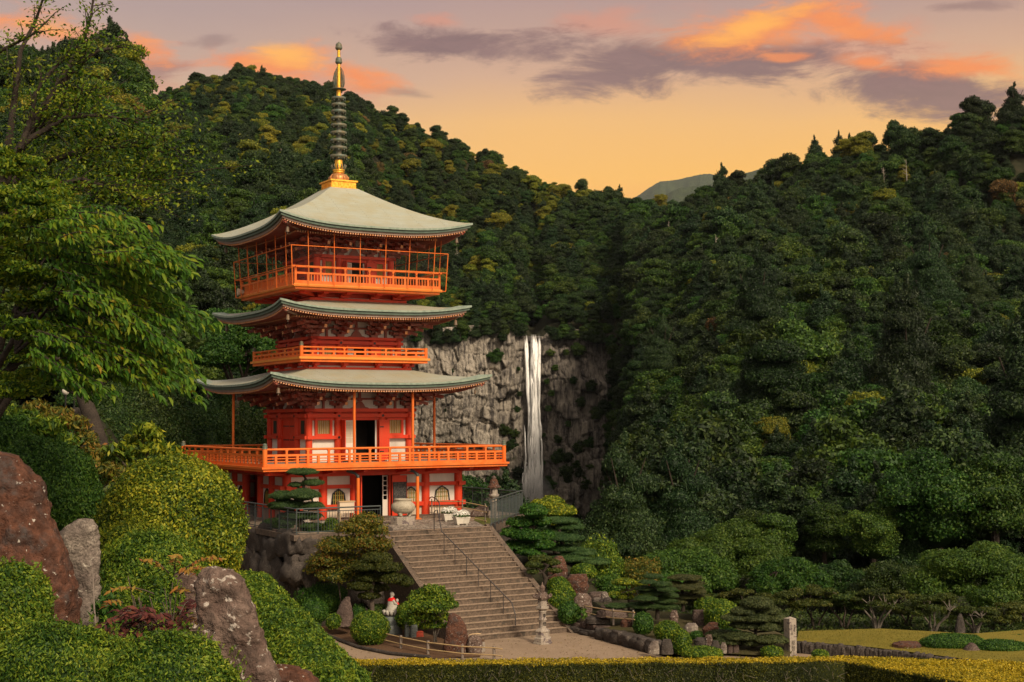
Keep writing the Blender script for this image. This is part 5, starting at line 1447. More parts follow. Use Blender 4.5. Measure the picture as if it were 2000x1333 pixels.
# statue bed: soil with a dark kerb
bed = [P3(540, 1183, ZP + .55), P3(556, 1199, ZP + .35), P3(590, 1217, ZP + .12), P3(640, 1243, ZP + .05), P3(700, 1266, ZP + .03), P3(760, 1278, ZP + .03), P3(840, 1286, ZP + .03), P3(938, 1283, ZP + .03), P3(948, 1245, ZP + .03), tuple(W(-3.0, -17.5, ZP + .05)), tuple(W(-3.05, -12.2, ZP + .2)), tuple(W(-7, -12.3, ZP + .9))]
sheet_poly('statue_bed', bed, SOIL, 'reddish soil bed at the foot of the boulder wall')
mb = MB(); mb.tube([np.array(p_) + (0, 0, .03) for p_ in bed[:7]], .075, 7); o = mb.build('bed_kerb', DARKSTONE); tag(o, 'dark low kerb of the statue bed', None, kind='structure')

def bamboo_fence(label, posts, zs, rails, ph=.55, post_r=.055, ext=.4):
    """posts: ground points; rails: heights above the ground"""
    root = thing('bamboo_fence', label, 'fence', posts[0], 'low bamboo pole fences')
    for p_ in posts:
        mb = MB(); mb.tube([p_ - (0, 0, .05), p_ + (0, 0, ph)], post_r, 8); mb.build('post', POST, root, root.location)
    a, b = posts[0], posts[-1]; e = (b - a) / np.linalg.norm(b - a)
    for h in rails:
        mb = MB(); pts = [a - e * ext * .6] + list(posts) + [b + e * ext]
        mb.tube([p_ + np.array((0, -post_r * .9, h)) for p_ in pts], .024, 7); mb.build('pole', BAMBOO, root, root.location)
    return root
bamboo_fence('bamboo pole fence in front of the red bibbed statue', [atz(x, y, ZP + .03) for x, y in ((738, 1256), (783, 1267), (836, 1278), (903, 1286), (965, 1289))], ZP, (.44, .18), .5)
bamboo_fence('bamboo pole fence beside the stone garden wall and pond', [at(1141, 1208, 60.0), at(1198, 1219, 57.6), at(1237, 1222, 56.4)], 0, (.52, .24), .60, .04, .1)
bamboo_fence('bamboo pole fence around the little terrace lawn behind the planters', [np.array(W(2.9, -5.2, ZT)), np.array((*at(903, 1018, 71.5)[:2], ZT)), np.array((*at(948, 1027, 67.6)[:2], ZT))], 0, (.80, .52, .10), .92, .03, .12)

# ------------------------------------------------------------------ bed in front of the boulder wall
shrub('broad dark green clipped dome against the boulder wall', 626, 1132, 1190, 53, 61.5, L_DARKSHRUB, 5.5)
shrub('smaller dark green clipped ball in front of the broad dark dome', 614, 1170, 1211, 27, 59.6, L_DARKSHRUB, 5.5)
shrub('tiny loose green shrub left of the tilted grey rock', 651, 1198, 1224, 15, 58.4, L_AZALEA, 5.5, lump=.2)
shrub('round bright green clipped ball left of the statue pedestal', 722, 1194, 1249, 38, 56.6, L_AZALEA, 5.0)
shrub('small dark shrub behind the tilted grey rock', 700, 1181, 1207, 15, 59.6, L_DARKSHRUB, 5.5, lump=.2)
shrub('small olive shrub right behind the statue', 798, 1176, 1222, 25, 58.6, L_AZALEA, 5.5, lump=.2)
shrub('low olive shrub between the clipped pine and the statue', 738, 1180, 1206, 20, 59.8, L_OLIVE, 6, lump=.25)
rock('tilted grey brown rock between the dark ball and the bright green ball', [(1222, 650, 690), (1200, 655, 690), (1180, 664, 686), (1166, 675, 684)], 58.8, GARDENROCK, .8, 3.1)
rock('tall pointed brown rock at the left foot of the stairs', [(1282, 866, 914), (1260, 864, 917), (1240, 868, 913), (1220, 871, 909), (1205, 873, 899), (1197, 878, 888)], 54.6, BROWNROCK, .7, 7.7, .12)
rock('squat brown rock holding offerings beside the tall pointed rock', [(1278, 914, 940), (1262, 913, 943), (1248, 914, 940), (1242, 918, 934)], 54.3, PURPLEROCK, .8, 2.2, .08)
mb = MB(); o_ = at(927, 1240, 54.3)
for i in range(3): mb.tube([o_ + (-.2 + .05 * i, -.12 + .1 * i, .02), o_ + (.0 + .06 * i, -.02 + .03 * i, .035), o_ + (.2 + .02 * i, .02 + .06 * i, .02)], [.012, .018, .010], 6)
q = mb.build('offering_sticks', LIGHTWOOD, None, o_); q.location = o_; tag(q, 'pale sticks laid on the squat brown rock', 'offering')
# yellow-green multi-stemmed tree over the wall, dark pine-like tree, small bush tree by the stairs
def bush_tree(label, name, base, Y, pads, mat, bark_, lp, asp, dens, seed, stems, group=None, jit=.75, up=.4, lump=.35, shrink=.62, top=-.6, tr=.035):
    k = K(Y); b = at(base[0], base[1], Y); root = thing(name, label, 'tree', b, group); g = random.Random(seed); E_ = []
    for cx, cy, rx, ry in pads: E_.append((tuple(at(cx, cy, Y + g.uniform(-.5, .5))), (rx * k, rx * k * .9, ry * k)))
    link('crown', pad_mesh('crown', E_, dens, lp * k, asp, b, top, lump, seed * 1.7, jit, up, 1, shrink, .45), mat, root)
    mb = MB()
    for x, y in stems:
        e = at(x, y, Y + g.uniform(-.3, .3)); m_ = b * .5 + e * .5 + np.array((g.uniform(-.1, .1), 0, 0))
        mb.tube([b + (g.uniform(-.08, .08), 0, -.05), m_, e], [tr, tr * .8, tr * .5], 6)
        for c, r in E_:
            if np.linalg.norm(np.array(c) - e) < 1.4: mb.tube([e, np.array(c)], [tr * .45, tr * .2], 5)
    mb.build('trunk', bark_, root, b); return root
bush_tree('yellow green loose tree with small leaves in front of the boulder wall', 'garden_tree', (672, 1200), 60.2,
    [(715, 1018, 32, 16), (690, 1032, 36, 18), (735, 1036, 26, 16), (660, 1066, 42, 20), (705, 1060, 38, 20), (640, 1095, 36, 18), (685, 1098, 40, 20), (730, 1082, 30, 20), (618, 1112, 24, 14), (655, 1125, 36, 16), (748, 1064, 20, 14), (700, 1120, 26, 16)],
    L_PHOTINIA, MIDBARK, 5.2, .5, .95, 4, ((660, 1100), (690, 1070), (700, 1110)))
pad_tree('dull green layered tree standing behind the statue', 'garden_tree', 'tree', (727, 1196), 59.3, [(726, 1160, 0), (730, 1130, .1), (735, 1105, 0)],
    [(735, 1092, 30, 13), (712, 1108, 30, 13), (757, 1110, 28, 13), (728, 1128, 38, 14), (768, 1132, 28, 13), (705, 1146, 26, 12), (732, 1150, 28, 11), (790, 1138, 18, 12), (722, 1165, 22, 9)], L_OLIVE, MIDBARK, 5.0, .35, seed=9, tr=.09, dens=1.2)
bush_tree('yellow green bushy tree between the statue and the tall pointed rock', 'garden_tree', (850, 1252), 55.6,
    [(845, 1152, 28, 10), (826, 1166, 30, 14), (862, 1166, 26, 14), (815, 1186, 28, 14), (850, 1186, 30, 16), (878, 1182, 18, 12), (828, 1204, 26, 14), (862, 1206, 24, 12), (808, 1206, 16, 12), (845, 1222, 26, 8), (876, 1222, 12, 6)],
    L_AZALEA, PALEBARK, 5.5, .5, .9, 6, ((838, 1205), (850, 1195), (860, 1205), (845, 1210)))
# terrace garden behind the left fence
pad_tree('clipped pine with flat dark pads on the terrace behind the left fence', 'clipped_pine', 'tree', (584, 1046), 63.2, [(588, 1015, 0), (578, 985, 0), (592, 955, .1), (597, 935, 0), (590, 925, 0)],
    [(590, 923, 30, 8), (610, 944, 22, 8), (577, 948, 14, 6), (552, 970, 26, 11), (592, 968, 34, 13), (562, 988, 36, 12), (608, 990, 26, 10), (535, 990, 12, 8), (580, 1008, 36, 10), (612, 1010, 20, 8), (560, 1022, 24, 8), (604, 1028, 22, 7)], L_PINE, BARK, 5.0, .13, group='clipped garden pines', seed=12, dens=1.5, tr=.09)
shrub('round green clipped ball behind the left terrace fence', 647, 1012, 1044, 18, 63.0, L_AZALEA, 5.0)
shrub('low dark shrub under the clipped terrace pine', 618, 1022, 1048, 30, 63.6, L_DARKSHRUB, 5.0)
shrub('low dark shrub left of the clipped terrace pine', 540, 1012, 1040, 34, 65.5, L_DARKSHRUB, 5.0)
fp = at(629, 1022, 62.6)
mb = MB(); mb.lathe((0, 0, 0), [(.10, 0), (.14, .10), (.05, .12), (.16, .14), (.10, .20), (.03, .27), (.0, .29)], 8, False)
q = mb.build('little_shrine_lamp', [WHITEPOT], None); q.location = fp; tag(q, 'tiny white and red garden lamp between pine and clipped ball', 'garden lamp')
mb = MB(); mb.lathe((0, 0, .135), [(.17, 0), (.10, .07), (.03, .14)], 8, False); r2 = mb.build('roof', REDBOX, q)
rock('mauve rock on the terrace lawn behind the bamboo fence', [(1008, 916, 955), (1000, 920, 956), (992, 928, 954), (988, 936, 948)], 72.0, PURPLEROCK, .8, 4.4)

# ------------------------------------------------------------------ rock garden right of the stairs
gardenbed = [tuple(np.array(p_)) for p_ in (P3(1122, 1218, ZP + .28), P3(1177, 1226, ZP + .38), P3(1296, 1256, ZP + .40), P3(1322, 1272, ZP + .1), P3(1540, 1283, ZP + .1), P3(1560, 1255, ZP + .35), P3(1500, 1225, ZP + .4), P3(1400, 1205, ZP + .4), P3(1300, 1195, ZP + .4), P3(1180, 1190, ZP + .38))]
sheet_poly('rock_garden_bed', gardenbed, MOSS, 'mossy soil of the rock garden')
lw = thing('stone_garden_wall', 'long low dark stone wall between the gravel plaza and the rock garden', 'low wall', P3(1180, 1248, ZP))
def block_row(pa, pb_, n, h, d, seed, name, mat, root, lift=0.0):
    g = random.Random(seed); pa, pb_ = np.array(pa), np.array(pb_); n = int(n * 1.3 + .5); e = (pb_ - pa); L = np.linalg.norm(e); e /= L; nrm = np.array([e[1], -e[0], 0]); mb = MB(); iv, ifc = ico(3)
    s = 0
    for i in range(n):
        w = L / n; g2 = g.uniform(.46, .66); c = pa + e * (w * (i + .5 + g.uniform(-.12, .12))); hh = h * g.uniform(.88, 1.08); sd_ = g.random() * 40
        vs = []
        for q in iv:
            k = 1 + .34 * mnoise.noise(Vector((q[0] * 1.3 + sd_, q[1] * 1.3, q[2] * 1.3))) + .12 * mnoise.noise(Vector((q[0] * 5 + sd_, q[1] * 5, q[2] * 5)))
            u = [math.copysign(abs(c_) ** .45, c_) * k for c_ in q]
            p_ = c + e * u[0] * w * g2 + nrm * u[1] * d; vs.append((p_[0], p_[1], p_[2] + lift + hh * (.5 + .5 * u[2])))
        mb.add(vs, [tuple(f_) for f_ in ifc], True)
    return mb.build(name, mat, root, root.location if root else (0, 0, 0))
block_row(P3(1172, 1247, ZP), P3(1292, 1279, ZP), 5, .50, .30, 3, 'stone_course', DARKSTONE, lw, -.04)
block_row(P3(1120, 1233, ZP), P3(1180, 1246, ZP), 2, .24, .32, 5, 'low_step', DARKSTONE, lw, -.02)
block_row(P3(1127, 1227, ZP + .12), P3(1186, 1238, ZP + .12), 3, .34, .28, 8, 'stone_course', GARDENROCK, lw, 0)
lv = thing('lawn_edge_wall', 'dark stone edging wall running along the front of the lawn', 'low wall', P3(1560, 1272, ZP))
LZ = ZP + .42
block_row(np.array(P3(1558, 1253, LZ)) - (0, 0, .45), np.array(P3(1700, 1265, LZ)) - (0, 0, .45), 12, .44, .16, 4, 'stone_course', DARKSTONE, lv)
block_row(np.array(P3(1700, 1265, LZ)) - (0, 0, .45), np.array(P3(1925, 1293, LZ)) - (0, 0, .45), 18, .44, .16, 6, 'stone_course', DARKSTONE, lv)
m, t, p = new_mat('mown_lawn'); LAWNM = m
n = noise_node(t, .7, 6, .65); n2 = noise_node(t, 30, 3, .7)
c = ramp_node(t, n, [(.3, (.13, .115, .022)), (.5, (.215, .17, .03)), (.72, (.165, .145, .028))])
c = mix_rgb(t, ramp_node(t, n2, [(.35, (0, 0, 0)), (.75, (.8, .8, .8))]), c, (.12, .10, .015))
t.links.new(c, p.inputs['Base Color']); p.inputs['Roughness'].default_value = .95; p.inputs['Specular IOR Level'].default_value = .1; bump(t, p, n2, .8, .03)
lawn_poly = [P3(1556, 1252, LZ), P3(1700, 1264, LZ), P3(1925, 1292, LZ), (24, 44.5, LZ), (34, 52, LZ), (30, 60, LZ + .1), P3(1900, 1238, LZ + .1), P3(1720, 1228, LZ + .1), P3(1560, 1233, LZ + .05)]
sheet_poly('lawn', lawn_poly, LAWNM, 'sunlit yellowish lawn at the right')
g = np.random.default_rng(3)
pts = np.stack([g.uniform(10, 24, 26000), g.uniform(47, 57, 26000)], 1)
from mathutils.geometry import intersect_point_tri_2d
def in_poly(P_, poly):
    x, y = P_[:, 0], P_[:, 1]; ins = np.zeros(len(P_), bool); n = len(poly)
    for i in range(n):
        x1, y1 = poly[i][0], poly[i][1]; x2, y2 = poly[(i + 1) % n][0], poly[(i + 1) % n][1]
        c_ = ((y1 > y) != (y2 > y)) & (x < (x2 - x1) * (y - y1) / (y2 - y1 + 1e-12) + x1); ins ^= c_
    return ins
pts = pts[in_poly(pts, lawn_poly)]
C_ = np.column_stack([pts, np.full(len(pts), LZ + .025) + .1 * np.clip((pts[:, 1] - 50) / 8, 0, 1)])
N_ = np.column_stack([g.normal(0, 1, len(pts)), g.normal(0, 1, len(pts)), np.full(len(pts), .15)])
gr = leaf_obj('lawn_grass', C_, N_, .055, .22, L_GRASS, None, T=np.column_stack([g.normal(0, .3, len(pts)), g.normal(0, .3, len(pts)), np.ones(len(pts))]), jit=.1)
tag(gr, 'short yellowish grass blades of the lawn', 'grass', kind='stuff')
m, t, p = new_mat('pond_water'); p.inputs['Base Color'].default_value = (.02, .035, .018, 1); p.inputs['Roughness'].default_value = .08; bump(t, p, noise_node(t, 5, 3), .15, .01)
sheet_poly('pond', [P3(1156, 1196, ZP + .46), P3(1205, 1204, ZP + .46), P3(1215, 1190, ZP + .46), P3(1165, 1172, ZP + .46)], m, 'small dark pond among the garden rocks')
RG = lambda label, ol, Y, mat=GARDENROCK, dr=.8, sd_=1.0, amp=.14: rock(label, ol, Y, mat, dr, sd_, amp)
RG('square brown rock above the azaleas right of the stairs', [(1160, 1106, 1146), (1145, 1104, 1150), (1130, 1105, 1149), (1122, 1112, 1146)], 62.6, BROWNROCK, .7, 3.3)
RG('dark brown rock under the clipped pine right of the stairs', [(1130, 1066, 1110), (1110, 1070, 1108), (1092, 1080, 1102), (1086, 1086, 1098)], 64.4, BROWNROCK, .7, 5.2)
RG('mauve upright rock beside the pond', [(1205, 1118, 1154), (1185, 1117, 1157), (1168, 1120, 1156), (1159, 1126, 1148)], 60.2, PURPLEROCK, .7, 6.1)
RG('flat dark rock on the far bank of the pond', [(1172, 1148, 1190), (1162, 1147, 1188), (1157, 1152, 1182)], 62.2, GARDENROCK, .9, 2.1)
RG('grey rock right of the flat bank rock', [(1170, 1174, 1190), (1160, 1174, 1188), (1156, 1178, 1184)], 61.8, GREYROCK, .8, 8.1)
for i, (x, y, w, l) in enumerate(((1166, 1172, 9, 'palest'), (1175, 1174, 5, 'smallest'), (1186, 1172, 9, 'greyest'))):
    RG(f'{l} of the little rounded stones along the pond edge', [(y + 3, x - w, x + w), (y - 2, x - w * .9, x + w * .9), (y - 5, x - w * .5, x + w * .5)], 61.3 - .1 * i, GREYROCK, .8, 3.0 + i)
RG('long flat brown rock right of the pond', [(1186, 1228, 1262), (1178, 1226, 1262), (1172, 1238, 1256)], 60.2, PURPLEROCK, .8, 1.4)
RG('flat stepping rock in front of the pond', [(1190, 1172, 1222), (1184, 1173, 1220), (1180, 1180, 1212)], 59.6, GARDENROCK, .8, 4.4)
RG('broad flat rock behind the garden bamboo fence', [(1204, 1166, 1228), (1196, 1168, 1226), (1190, 1176, 1216)], 58.6, GARDENROCK, .8, 9.4)
RG('low slab rock left behind the garden bamboo fence', [(1216, 1142, 1192), (1208, 1142, 1192), (1204, 1150, 1186)], 58.9, DARKSTONE, .8, 7.3)
RG('rounded brown rock under the bamboo fence end', [(1224, 1212, 1238), (1214, 1212, 1240), (1208, 1218, 1236)], 56.9, BROWNROCK, .8, 2.9)
RG('pale brown rock between the two clipped balls and the dark hollow', [(1216, 1308, 1324), (1204, 1307, 1325), (1193, 1312, 1322)], 57.2, PURPLEROCK, .8, 5.5)
RG('big shadowed rock behind the large green dome', [(1224, 1352, 1380), (1205, 1350, 1378), (1192, 1354, 1376)], 58.6, GARDENROCK, .8, 6.6)
RG('tilted red brown rock leaning left of the dwarf clipped tree', [(1240, 1372, 1398), (1228, 1371, 1404), (1216, 1384, 1402)], 54.9, BROWNROCK, .7, 7.2)
RG('pale lichen rock in the middle of the rock garden', [(1232, 1334, 1364), (1224, 1336, 1363), (1218, 1342, 1358)], 56.0, GREYROCK, .8, 8.8)
RG('dark block rock in front of the pale lichen rock', [(1262, 1356, 1384), (1250, 1355, 1384), (1246, 1360, 1380)], 53.9, DARKSTONE, .8, 3.8)
RG('narrow upright rock next to the dark block rock', [(1266, 1379, 1391), (1250, 1378, 1392), (1240, 1380, 1389)], 53.7, PURPLEROCK, .8, 4.9)
RG('grey corner rock at the end of the low garden wall', [(1277, 1264, 1288), (1262, 1266, 1287), (1252, 1272, 1286)], 53.2, GREYROCK, .8, 5.9)
RG('dark corner rock between the wall end and the round shrub', [(1277, 1288, 1316), (1258, 1289, 1313), (1249, 1294, 1310)], 53.4, DARKSTONE, .8, 6.4)
for i, (x, w, l) in enumerate(((1397, 9, 'widest'), (1413, 7, 'palest'), (1426, 5, 'narrowest'), (1437, 7, 'rightmost'))):
    RG(f'{l} of the small upright stones under the dwarf clipped tree', [(1276, x - w, x + w), (1262, x - w * .95, x + w * .95), (1252 + i % 2 * 3, x - w * .6, x + w * .6)], 53.2 + .1 * i, (DARKSTONE, GREYROCK, GARDENROCK, GARDENROCK)[i], .8, 2.0 + i * 3.3)
SH = 'clipped azaleas of the rock garden'
for lab, cx, tp, bt, hw_, Y, mt in (
    ('upper of the three azalea balls stepping down beside the stairs', 1092, 1127, 1156, 24, 62.4, L_AZALEA),
    ('largest, middle azalea ball of the three beside the stairs', 1098, 1143, 1190, 30, 61.2, L_AZALEA),
    ('lowest and darkest azalea ball of the three beside the stairs', 1112, 1175, 1212, 23, 59.9, L_DARKSHRUB),
    ('dark clipped ball at the right end of the bamboo garden fence', 1256, 1196, 1233, 21, 56.4, L_DARKSHRUB),
    ('mid green clipped ball behind the round front ball', 1304, 1213, 1246, 27, 55.6, L_AZALEA),
    ('round bright ball right of the wall end, next to the plaza', 1332, 1229, 1274, 19, 54.0, L_AZALEA),
    ('large smooth green dome behind the dwarf clipped tree', 1411, 1172, 1224, 36, 57.8, L_AZALEA),
    ('low flat clipped mound left of the tilted red brown rock', 1362, 1233, 1247, 15, 55.0, L_DARKSHRUB),
    ('low spreading green shrub behind the hedge', 1372, 1263, 1286, 40, 52.6, L_AZALEA),
    ('low green shrub at the foot of the stone pillar', 1508, 1262, 1284, 22, 52.8, L_AZALEA),
    ('dark low mound under the dwarf clipped tree', 1424, 1228, 1258, 34, 54.8, L_DARKSHRUB),
    ('bright shrub peeping out left of the stone pillar', 1496, 1243, 1262, 20, 54.6, L_AZALEA),
    ('small green tuft in front of the lawn edge wall', 1602, 1269, 1284, 17, 51.5, L_AZALEA),
    ('green dome under the clipped pine above the brown rock', 1140, 1101, 1126, 26, 64.2, L_AZALEA),
    ('loose green shrub between the flat topped pine and the large dome', 1382, 1166, 1198, 28, 59.8, L_AZALEA)):
    shrub(lab, cx, tp, bt, hw_, Y, mt, 5.2, group=SH)
agave = at(1135, 1212, 59.4); r_ = thing('broad_leaf_plant', 'pale green broad leaved plant beside the lowest azalea ball', 'plant', agave)
P_, N_ = ell_points((0, 0, .18), (.24, .2, .34), 70, -.2, .2, 3); leaf_obj('leaves', P_, N_, .20, .6, L_BROAD, r_, jit=.5, up=1.2)
# cloud trees
CT = 'cloud pruned trees of the rock garden'
pad_tree('broadleaf tree clipped into dark cushions beside the top of the stairs', 'cloud_tree', 'tree', (1030, 1120), 65.8, [(1040, 1095, 0), (1045, 1065, 0), (1042, 1030, .2), (1040, 1005, 0)],
    [(1042, 1000, 28, 16), (1018, 1022, 30, 13), (1058, 1020, 18, 12), (1000, 1042, 22, 12), (1028, 1048, 30, 15), (1068, 1048, 18, 12), (1012, 1068, 34, 13), (1060, 1066, 24, 12), (1030, 1078, 26, 10), (1048, 1086, 20, 8)], L_BROAD, BARK, 5.6, .5, group=CT, seed=21, dens=1.4, up=.5, tr=.10)
pad_tree('golden green tree clipped into stacked domes at the terrace edge', 'cloud_tree', 'tree', (1085, 1085), 69.5, [(1082, 1060, 0), (1082, 1020, 0), (1078, 990, 0)],
    [(1078, 985, 26, 17), (1052, 988, 18, 13), (1090, 1000, 30, 16), (1072, 1010, 32, 15), (1110, 1000, 16, 14), (1095, 1022, 28, 12), (1060, 1010, 20, 12)], L_YELLOWBOX, BARK, 4.6, .5, group=CT, seed=22, dens=1.7, up=.4, lump=.12, dspread=.4, tr=.1)
pad_tree('wide spreading dull pine with drooping flat layers right of the cushion tree', 'cloud_tree', 'tree', (1108, 1120), 66.8, [(1105, 1090, 0), (1096, 1055, .1), (1092, 1035, 0)],
    [(1092, 1018, 38, 8), (1112, 1030, 30, 8), (1078, 1042, 30, 8), (1105, 1052, 34, 8), (1070, 1068, 22, 7), (1100, 1072, 34, 8), (1130, 1080, 36, 9), (1112, 1092, 42, 9), (1160, 1098, 36, 8), (1135, 1108, 30, 7)], L_PINE, BARK, 5.0, .11, group=CT, seed=23, dens=1.5, tr=.10)
pad_tree('small gnarled tree with sparse crown and twisted dark stem next to the stairs', 'cloud_tree', 'tree', (1062, 1148), 62.6, [(1066, 1130, 0), (1060, 1118, .1), (1070, 1105, 0)],
    [(1055, 1092, 22, 8), (1078, 1100, 16, 8), (1042, 1104, 16, 8), (1064, 1112, 18, 7), (1040, 1118, 12, 6), (1086, 1116, 12, 6)], L_OLIVE, BARK, 5.2, .35, group=CT, seed=24, dens=1.0, tr=.10)
pad_tree('golden topiary of three flat cushions by the pond', 'cloud_tree', 'tree', (1228, 1188), 59.9, [(1228, 1172, 0), (1226, 1155, 0), (1222, 1142, 0)],
    [(1218, 1138, 24, 8), (1226, 1156, 16, 5), (1222, 1167, 17, 6), (1200, 1160, 12, 4), (1250, 1140, 14, 6), (1258, 1166, 14, 6)], L_YELLOWBOX, BARK, 4.4, .5, group=CT, seed=25, dens=1.8, lump=.1, tr=.05, dspread=.3)
pad_tree('dark layered pine behind the bamboo garden fence', 'cloud_tree', 'tree', (1284, 1206), 58.4, [(1284, 1185, 0), (1280, 1160, .1), (1278, 1140, 0)],
    [(1276, 1127, 20, 6), (1266, 1138, 18, 5), (1292, 1142, 20, 6), (1262, 1150, 22, 5), (1302, 1152, 20, 6), (1278, 1158, 30, 6), (1308, 1164, 18, 6), (1262, 1170, 24, 6), (1296, 1174, 26, 6), (1260, 1183, 36, 6), (1300, 1186, 26, 6), (1208, 1184, 26, 5), (1246, 1194, 16, 5)], L_PINE, BARK, 4.6, .12, group=CT, seed=26, dens=1.6, tr=.08)
pad_tree('dull green flat topped pine right behind the dark layered pine', 'cloud_tree', 'tree', (1334, 1190), 60.2, [(1334, 1170, 0), (1332, 1150, .1), (1336, 1138, 0)],
    [(1338, 1129, 32, 6), (1316, 1140, 16, 5), (1356, 1140, 20, 6), (1340, 1148, 32, 6), (1364, 1156, 16, 6), (1340, 1164, 40, 7), (1374, 1168, 14, 6), (1322, 1176, 22, 6)], L_PINEDULL, BARK, 4.6, .12, group=CT, seed=27, dens=1.6, tr=.08)
pad_tree('dwarf dull green tree clipped into many rounded pads left of the stone pillar', 'cloud_tree', 'tree', (1470, 1276), 54.0, [(1472, 1255, 0), (1476, 1235, 0), (1472, 1205, 0), (1476, 1185, 0)],
    [(1480, 1180, 32, 14), (1452, 1195, 24, 10), (1500, 1194, 26, 11), (1436, 1208, 26, 9), (1476, 1208, 30, 11), (1516, 1210, 22, 10), (1456, 1222, 30, 9), (1498, 1226, 24, 10), (1524, 1228, 18, 9), (1410, 1240, 30, 9), (1446, 1244, 32, 9), (1420, 1254, 26, 8), (1508, 1250, 36, 9), (1470, 1256, 22, 9), (1535, 1250, 16, 7)], L_PINEDULL, MIDBARK, 4.0, .3, group=CT, seed=28, dens=1.6, lump=.15, tr=.08)
# slope bushes right of the rock garden pines
for lab, cx, tp, bt, hw_, Y, mt, lp in (
    ('bright yellow green scrambling bush on the slope below the clipped pine', 1165, 1050, 1140, 46, 68.5, L_AZALEA, 7),
    ('second bright green bush on the slope, lower and further right', 1200, 1090, 1160, 40, 66.5, L_AZALEA, 7),
    ('olive brown twiggy bush above the golden topiary', 1256, 1088, 1150, 42, 66.0, L_PHOTINIA, 6),
    ('green bush under the olive brown twiggy bush', 1190, 1120, 1168, 34, 64.6, L_BROAD, 7),
    ('low green bush behind the dark layered pine', 1320, 1120, 1160, 40, 64.8, L_BROAD, 7)):
    shrub(lab, cx, tp, bt, hw_, Y, mt, lp, .45, 'slope_bush', 'bushes on the slope right of the stairs', 'bush', .42, dens=1.1, jit=.8, thick=.5, sub=2)
# right of the lawn
for lab, cx, tp, bt, hw_, Y, in (('long clipped mound on the lawn, the front left one', 1862, 1238, 1268, 64, 52.6), ('clipped mound at the right edge of the lawn', 1958, 1250, 1274, 52, 51.8), ('low clipped mound far back at the right edge', 1976, 1233, 1250, 36, 56.4), ('flattest clipped mound at the back of the right mounds', 1990, 1240, 1253, 28, 54.8)):
    shrub(lab, cx, tp, bt, hw_, Y, L_DARKSHRUB, 4.6, group='clipped mounds on the lawn', dr=.6, lump=.14)
RG('flat red brown rock lying on the lawn', [(1267, 1742, 1800), (1258, 1744, 1799), (1253, 1756, 1792)], 52.6, BROWNROCK, .8, 2.7)
RG('small brown rock between two clipped lawn mounds', [(1272, 1880, 1914), (1264, 1884, 1910), (1256, 1892, 1902)], 51.7, GARDENROCK, .8, 3.7)
RG('dark upright standing stone at the back of the lawn', [(1240, 1864, 1886), (1222, 1866, 1884), (1205, 1870, 1880), (1199, 1873, 1878)], 57.5, DARKSTONE, .8, 4.7)

# ------------------------------------------------------------------ clipped hedge along the front
hz = ZP + 1.10
hp = [(-8.5, 45.45), (10.6, 45.55), (12.2, 43.4), (13.9, 40.5), (21, 40.5), (21, 44.6), (16.5, 45.1), (12.5, 46.45), (-8.5, 46.55)]
hedge = thing('clipped_hedge', 'long clipped hedge with yellow tips along the front of the plaza', 'hedge', (0, 46, ZP))
g = np.random.default_rng(21)
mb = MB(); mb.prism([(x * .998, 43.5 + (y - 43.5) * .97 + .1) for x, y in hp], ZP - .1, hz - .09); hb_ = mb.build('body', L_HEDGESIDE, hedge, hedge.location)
P_ = np.stack([g.uniform(-8.5, 21, 150000), g.uniform(40.5, 46.6, 150000)], 1); P_ = P_[in_poly(P_, hp)]
zz = hz + .09 * np.array([mnoise.noise(Vector((x * .55, y * .9, 0))) + .4 * mnoise.noise(Vector((x * 2.1, y * 2, 3))) for x, y in P_]) + .07 * g.random(len(P_)) - .04
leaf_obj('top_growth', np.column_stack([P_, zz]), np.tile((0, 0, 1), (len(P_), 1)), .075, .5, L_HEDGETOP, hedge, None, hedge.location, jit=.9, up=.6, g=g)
Cs, Ns = [], []
for (x0, y0), (x1, y1) in zip(hp, hp[1:] + hp[:1]):
    L = math.hypot(x1 - x0, y1 - y0); n = int(L * 1.1 * 1500 * (1.0 if y0 < 45.9 else .3)); s = g.random(n); z = g.random(n)
    nx_o, ny_o = (y1 - y0) / L, -(x1 - x0) / L
    off = -.12 * g.random(n) ** 2 + .06 * np.array([mnoise.noise(Vector((q * L * 1.2, w * 1.5, x0))) for q, w in zip(s, z)])
    Cs.append(np.column_stack([x0 + (x1 - x0) * s + nx_o * off, y0 + (y1 - y0) * s + ny_o * off, ZP + z * 1.10])); Ns.append(np.tile((nx_o, ny_o, .25), (n, 1)))
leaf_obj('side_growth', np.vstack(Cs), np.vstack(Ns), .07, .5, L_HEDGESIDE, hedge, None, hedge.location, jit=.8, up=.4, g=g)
mb = MB()
for i in range(150):
    x = g.uniform(-6.5, 10.5); z = ZP + g.uniform(0.3, .9); q = np.array([x, 45.44, z]); d = np.array([g.normal(0, .5), -.05, g.uniform(.3, 1)])
    mb.tube([q, q + d * .12 + (g.normal(0, .03), 0, 0), q + d * .26], [.007, .006, .003], 4)
mb.build('twigs', PALEBARK, hedge, hedge.location)['kind'] = 'stuff'
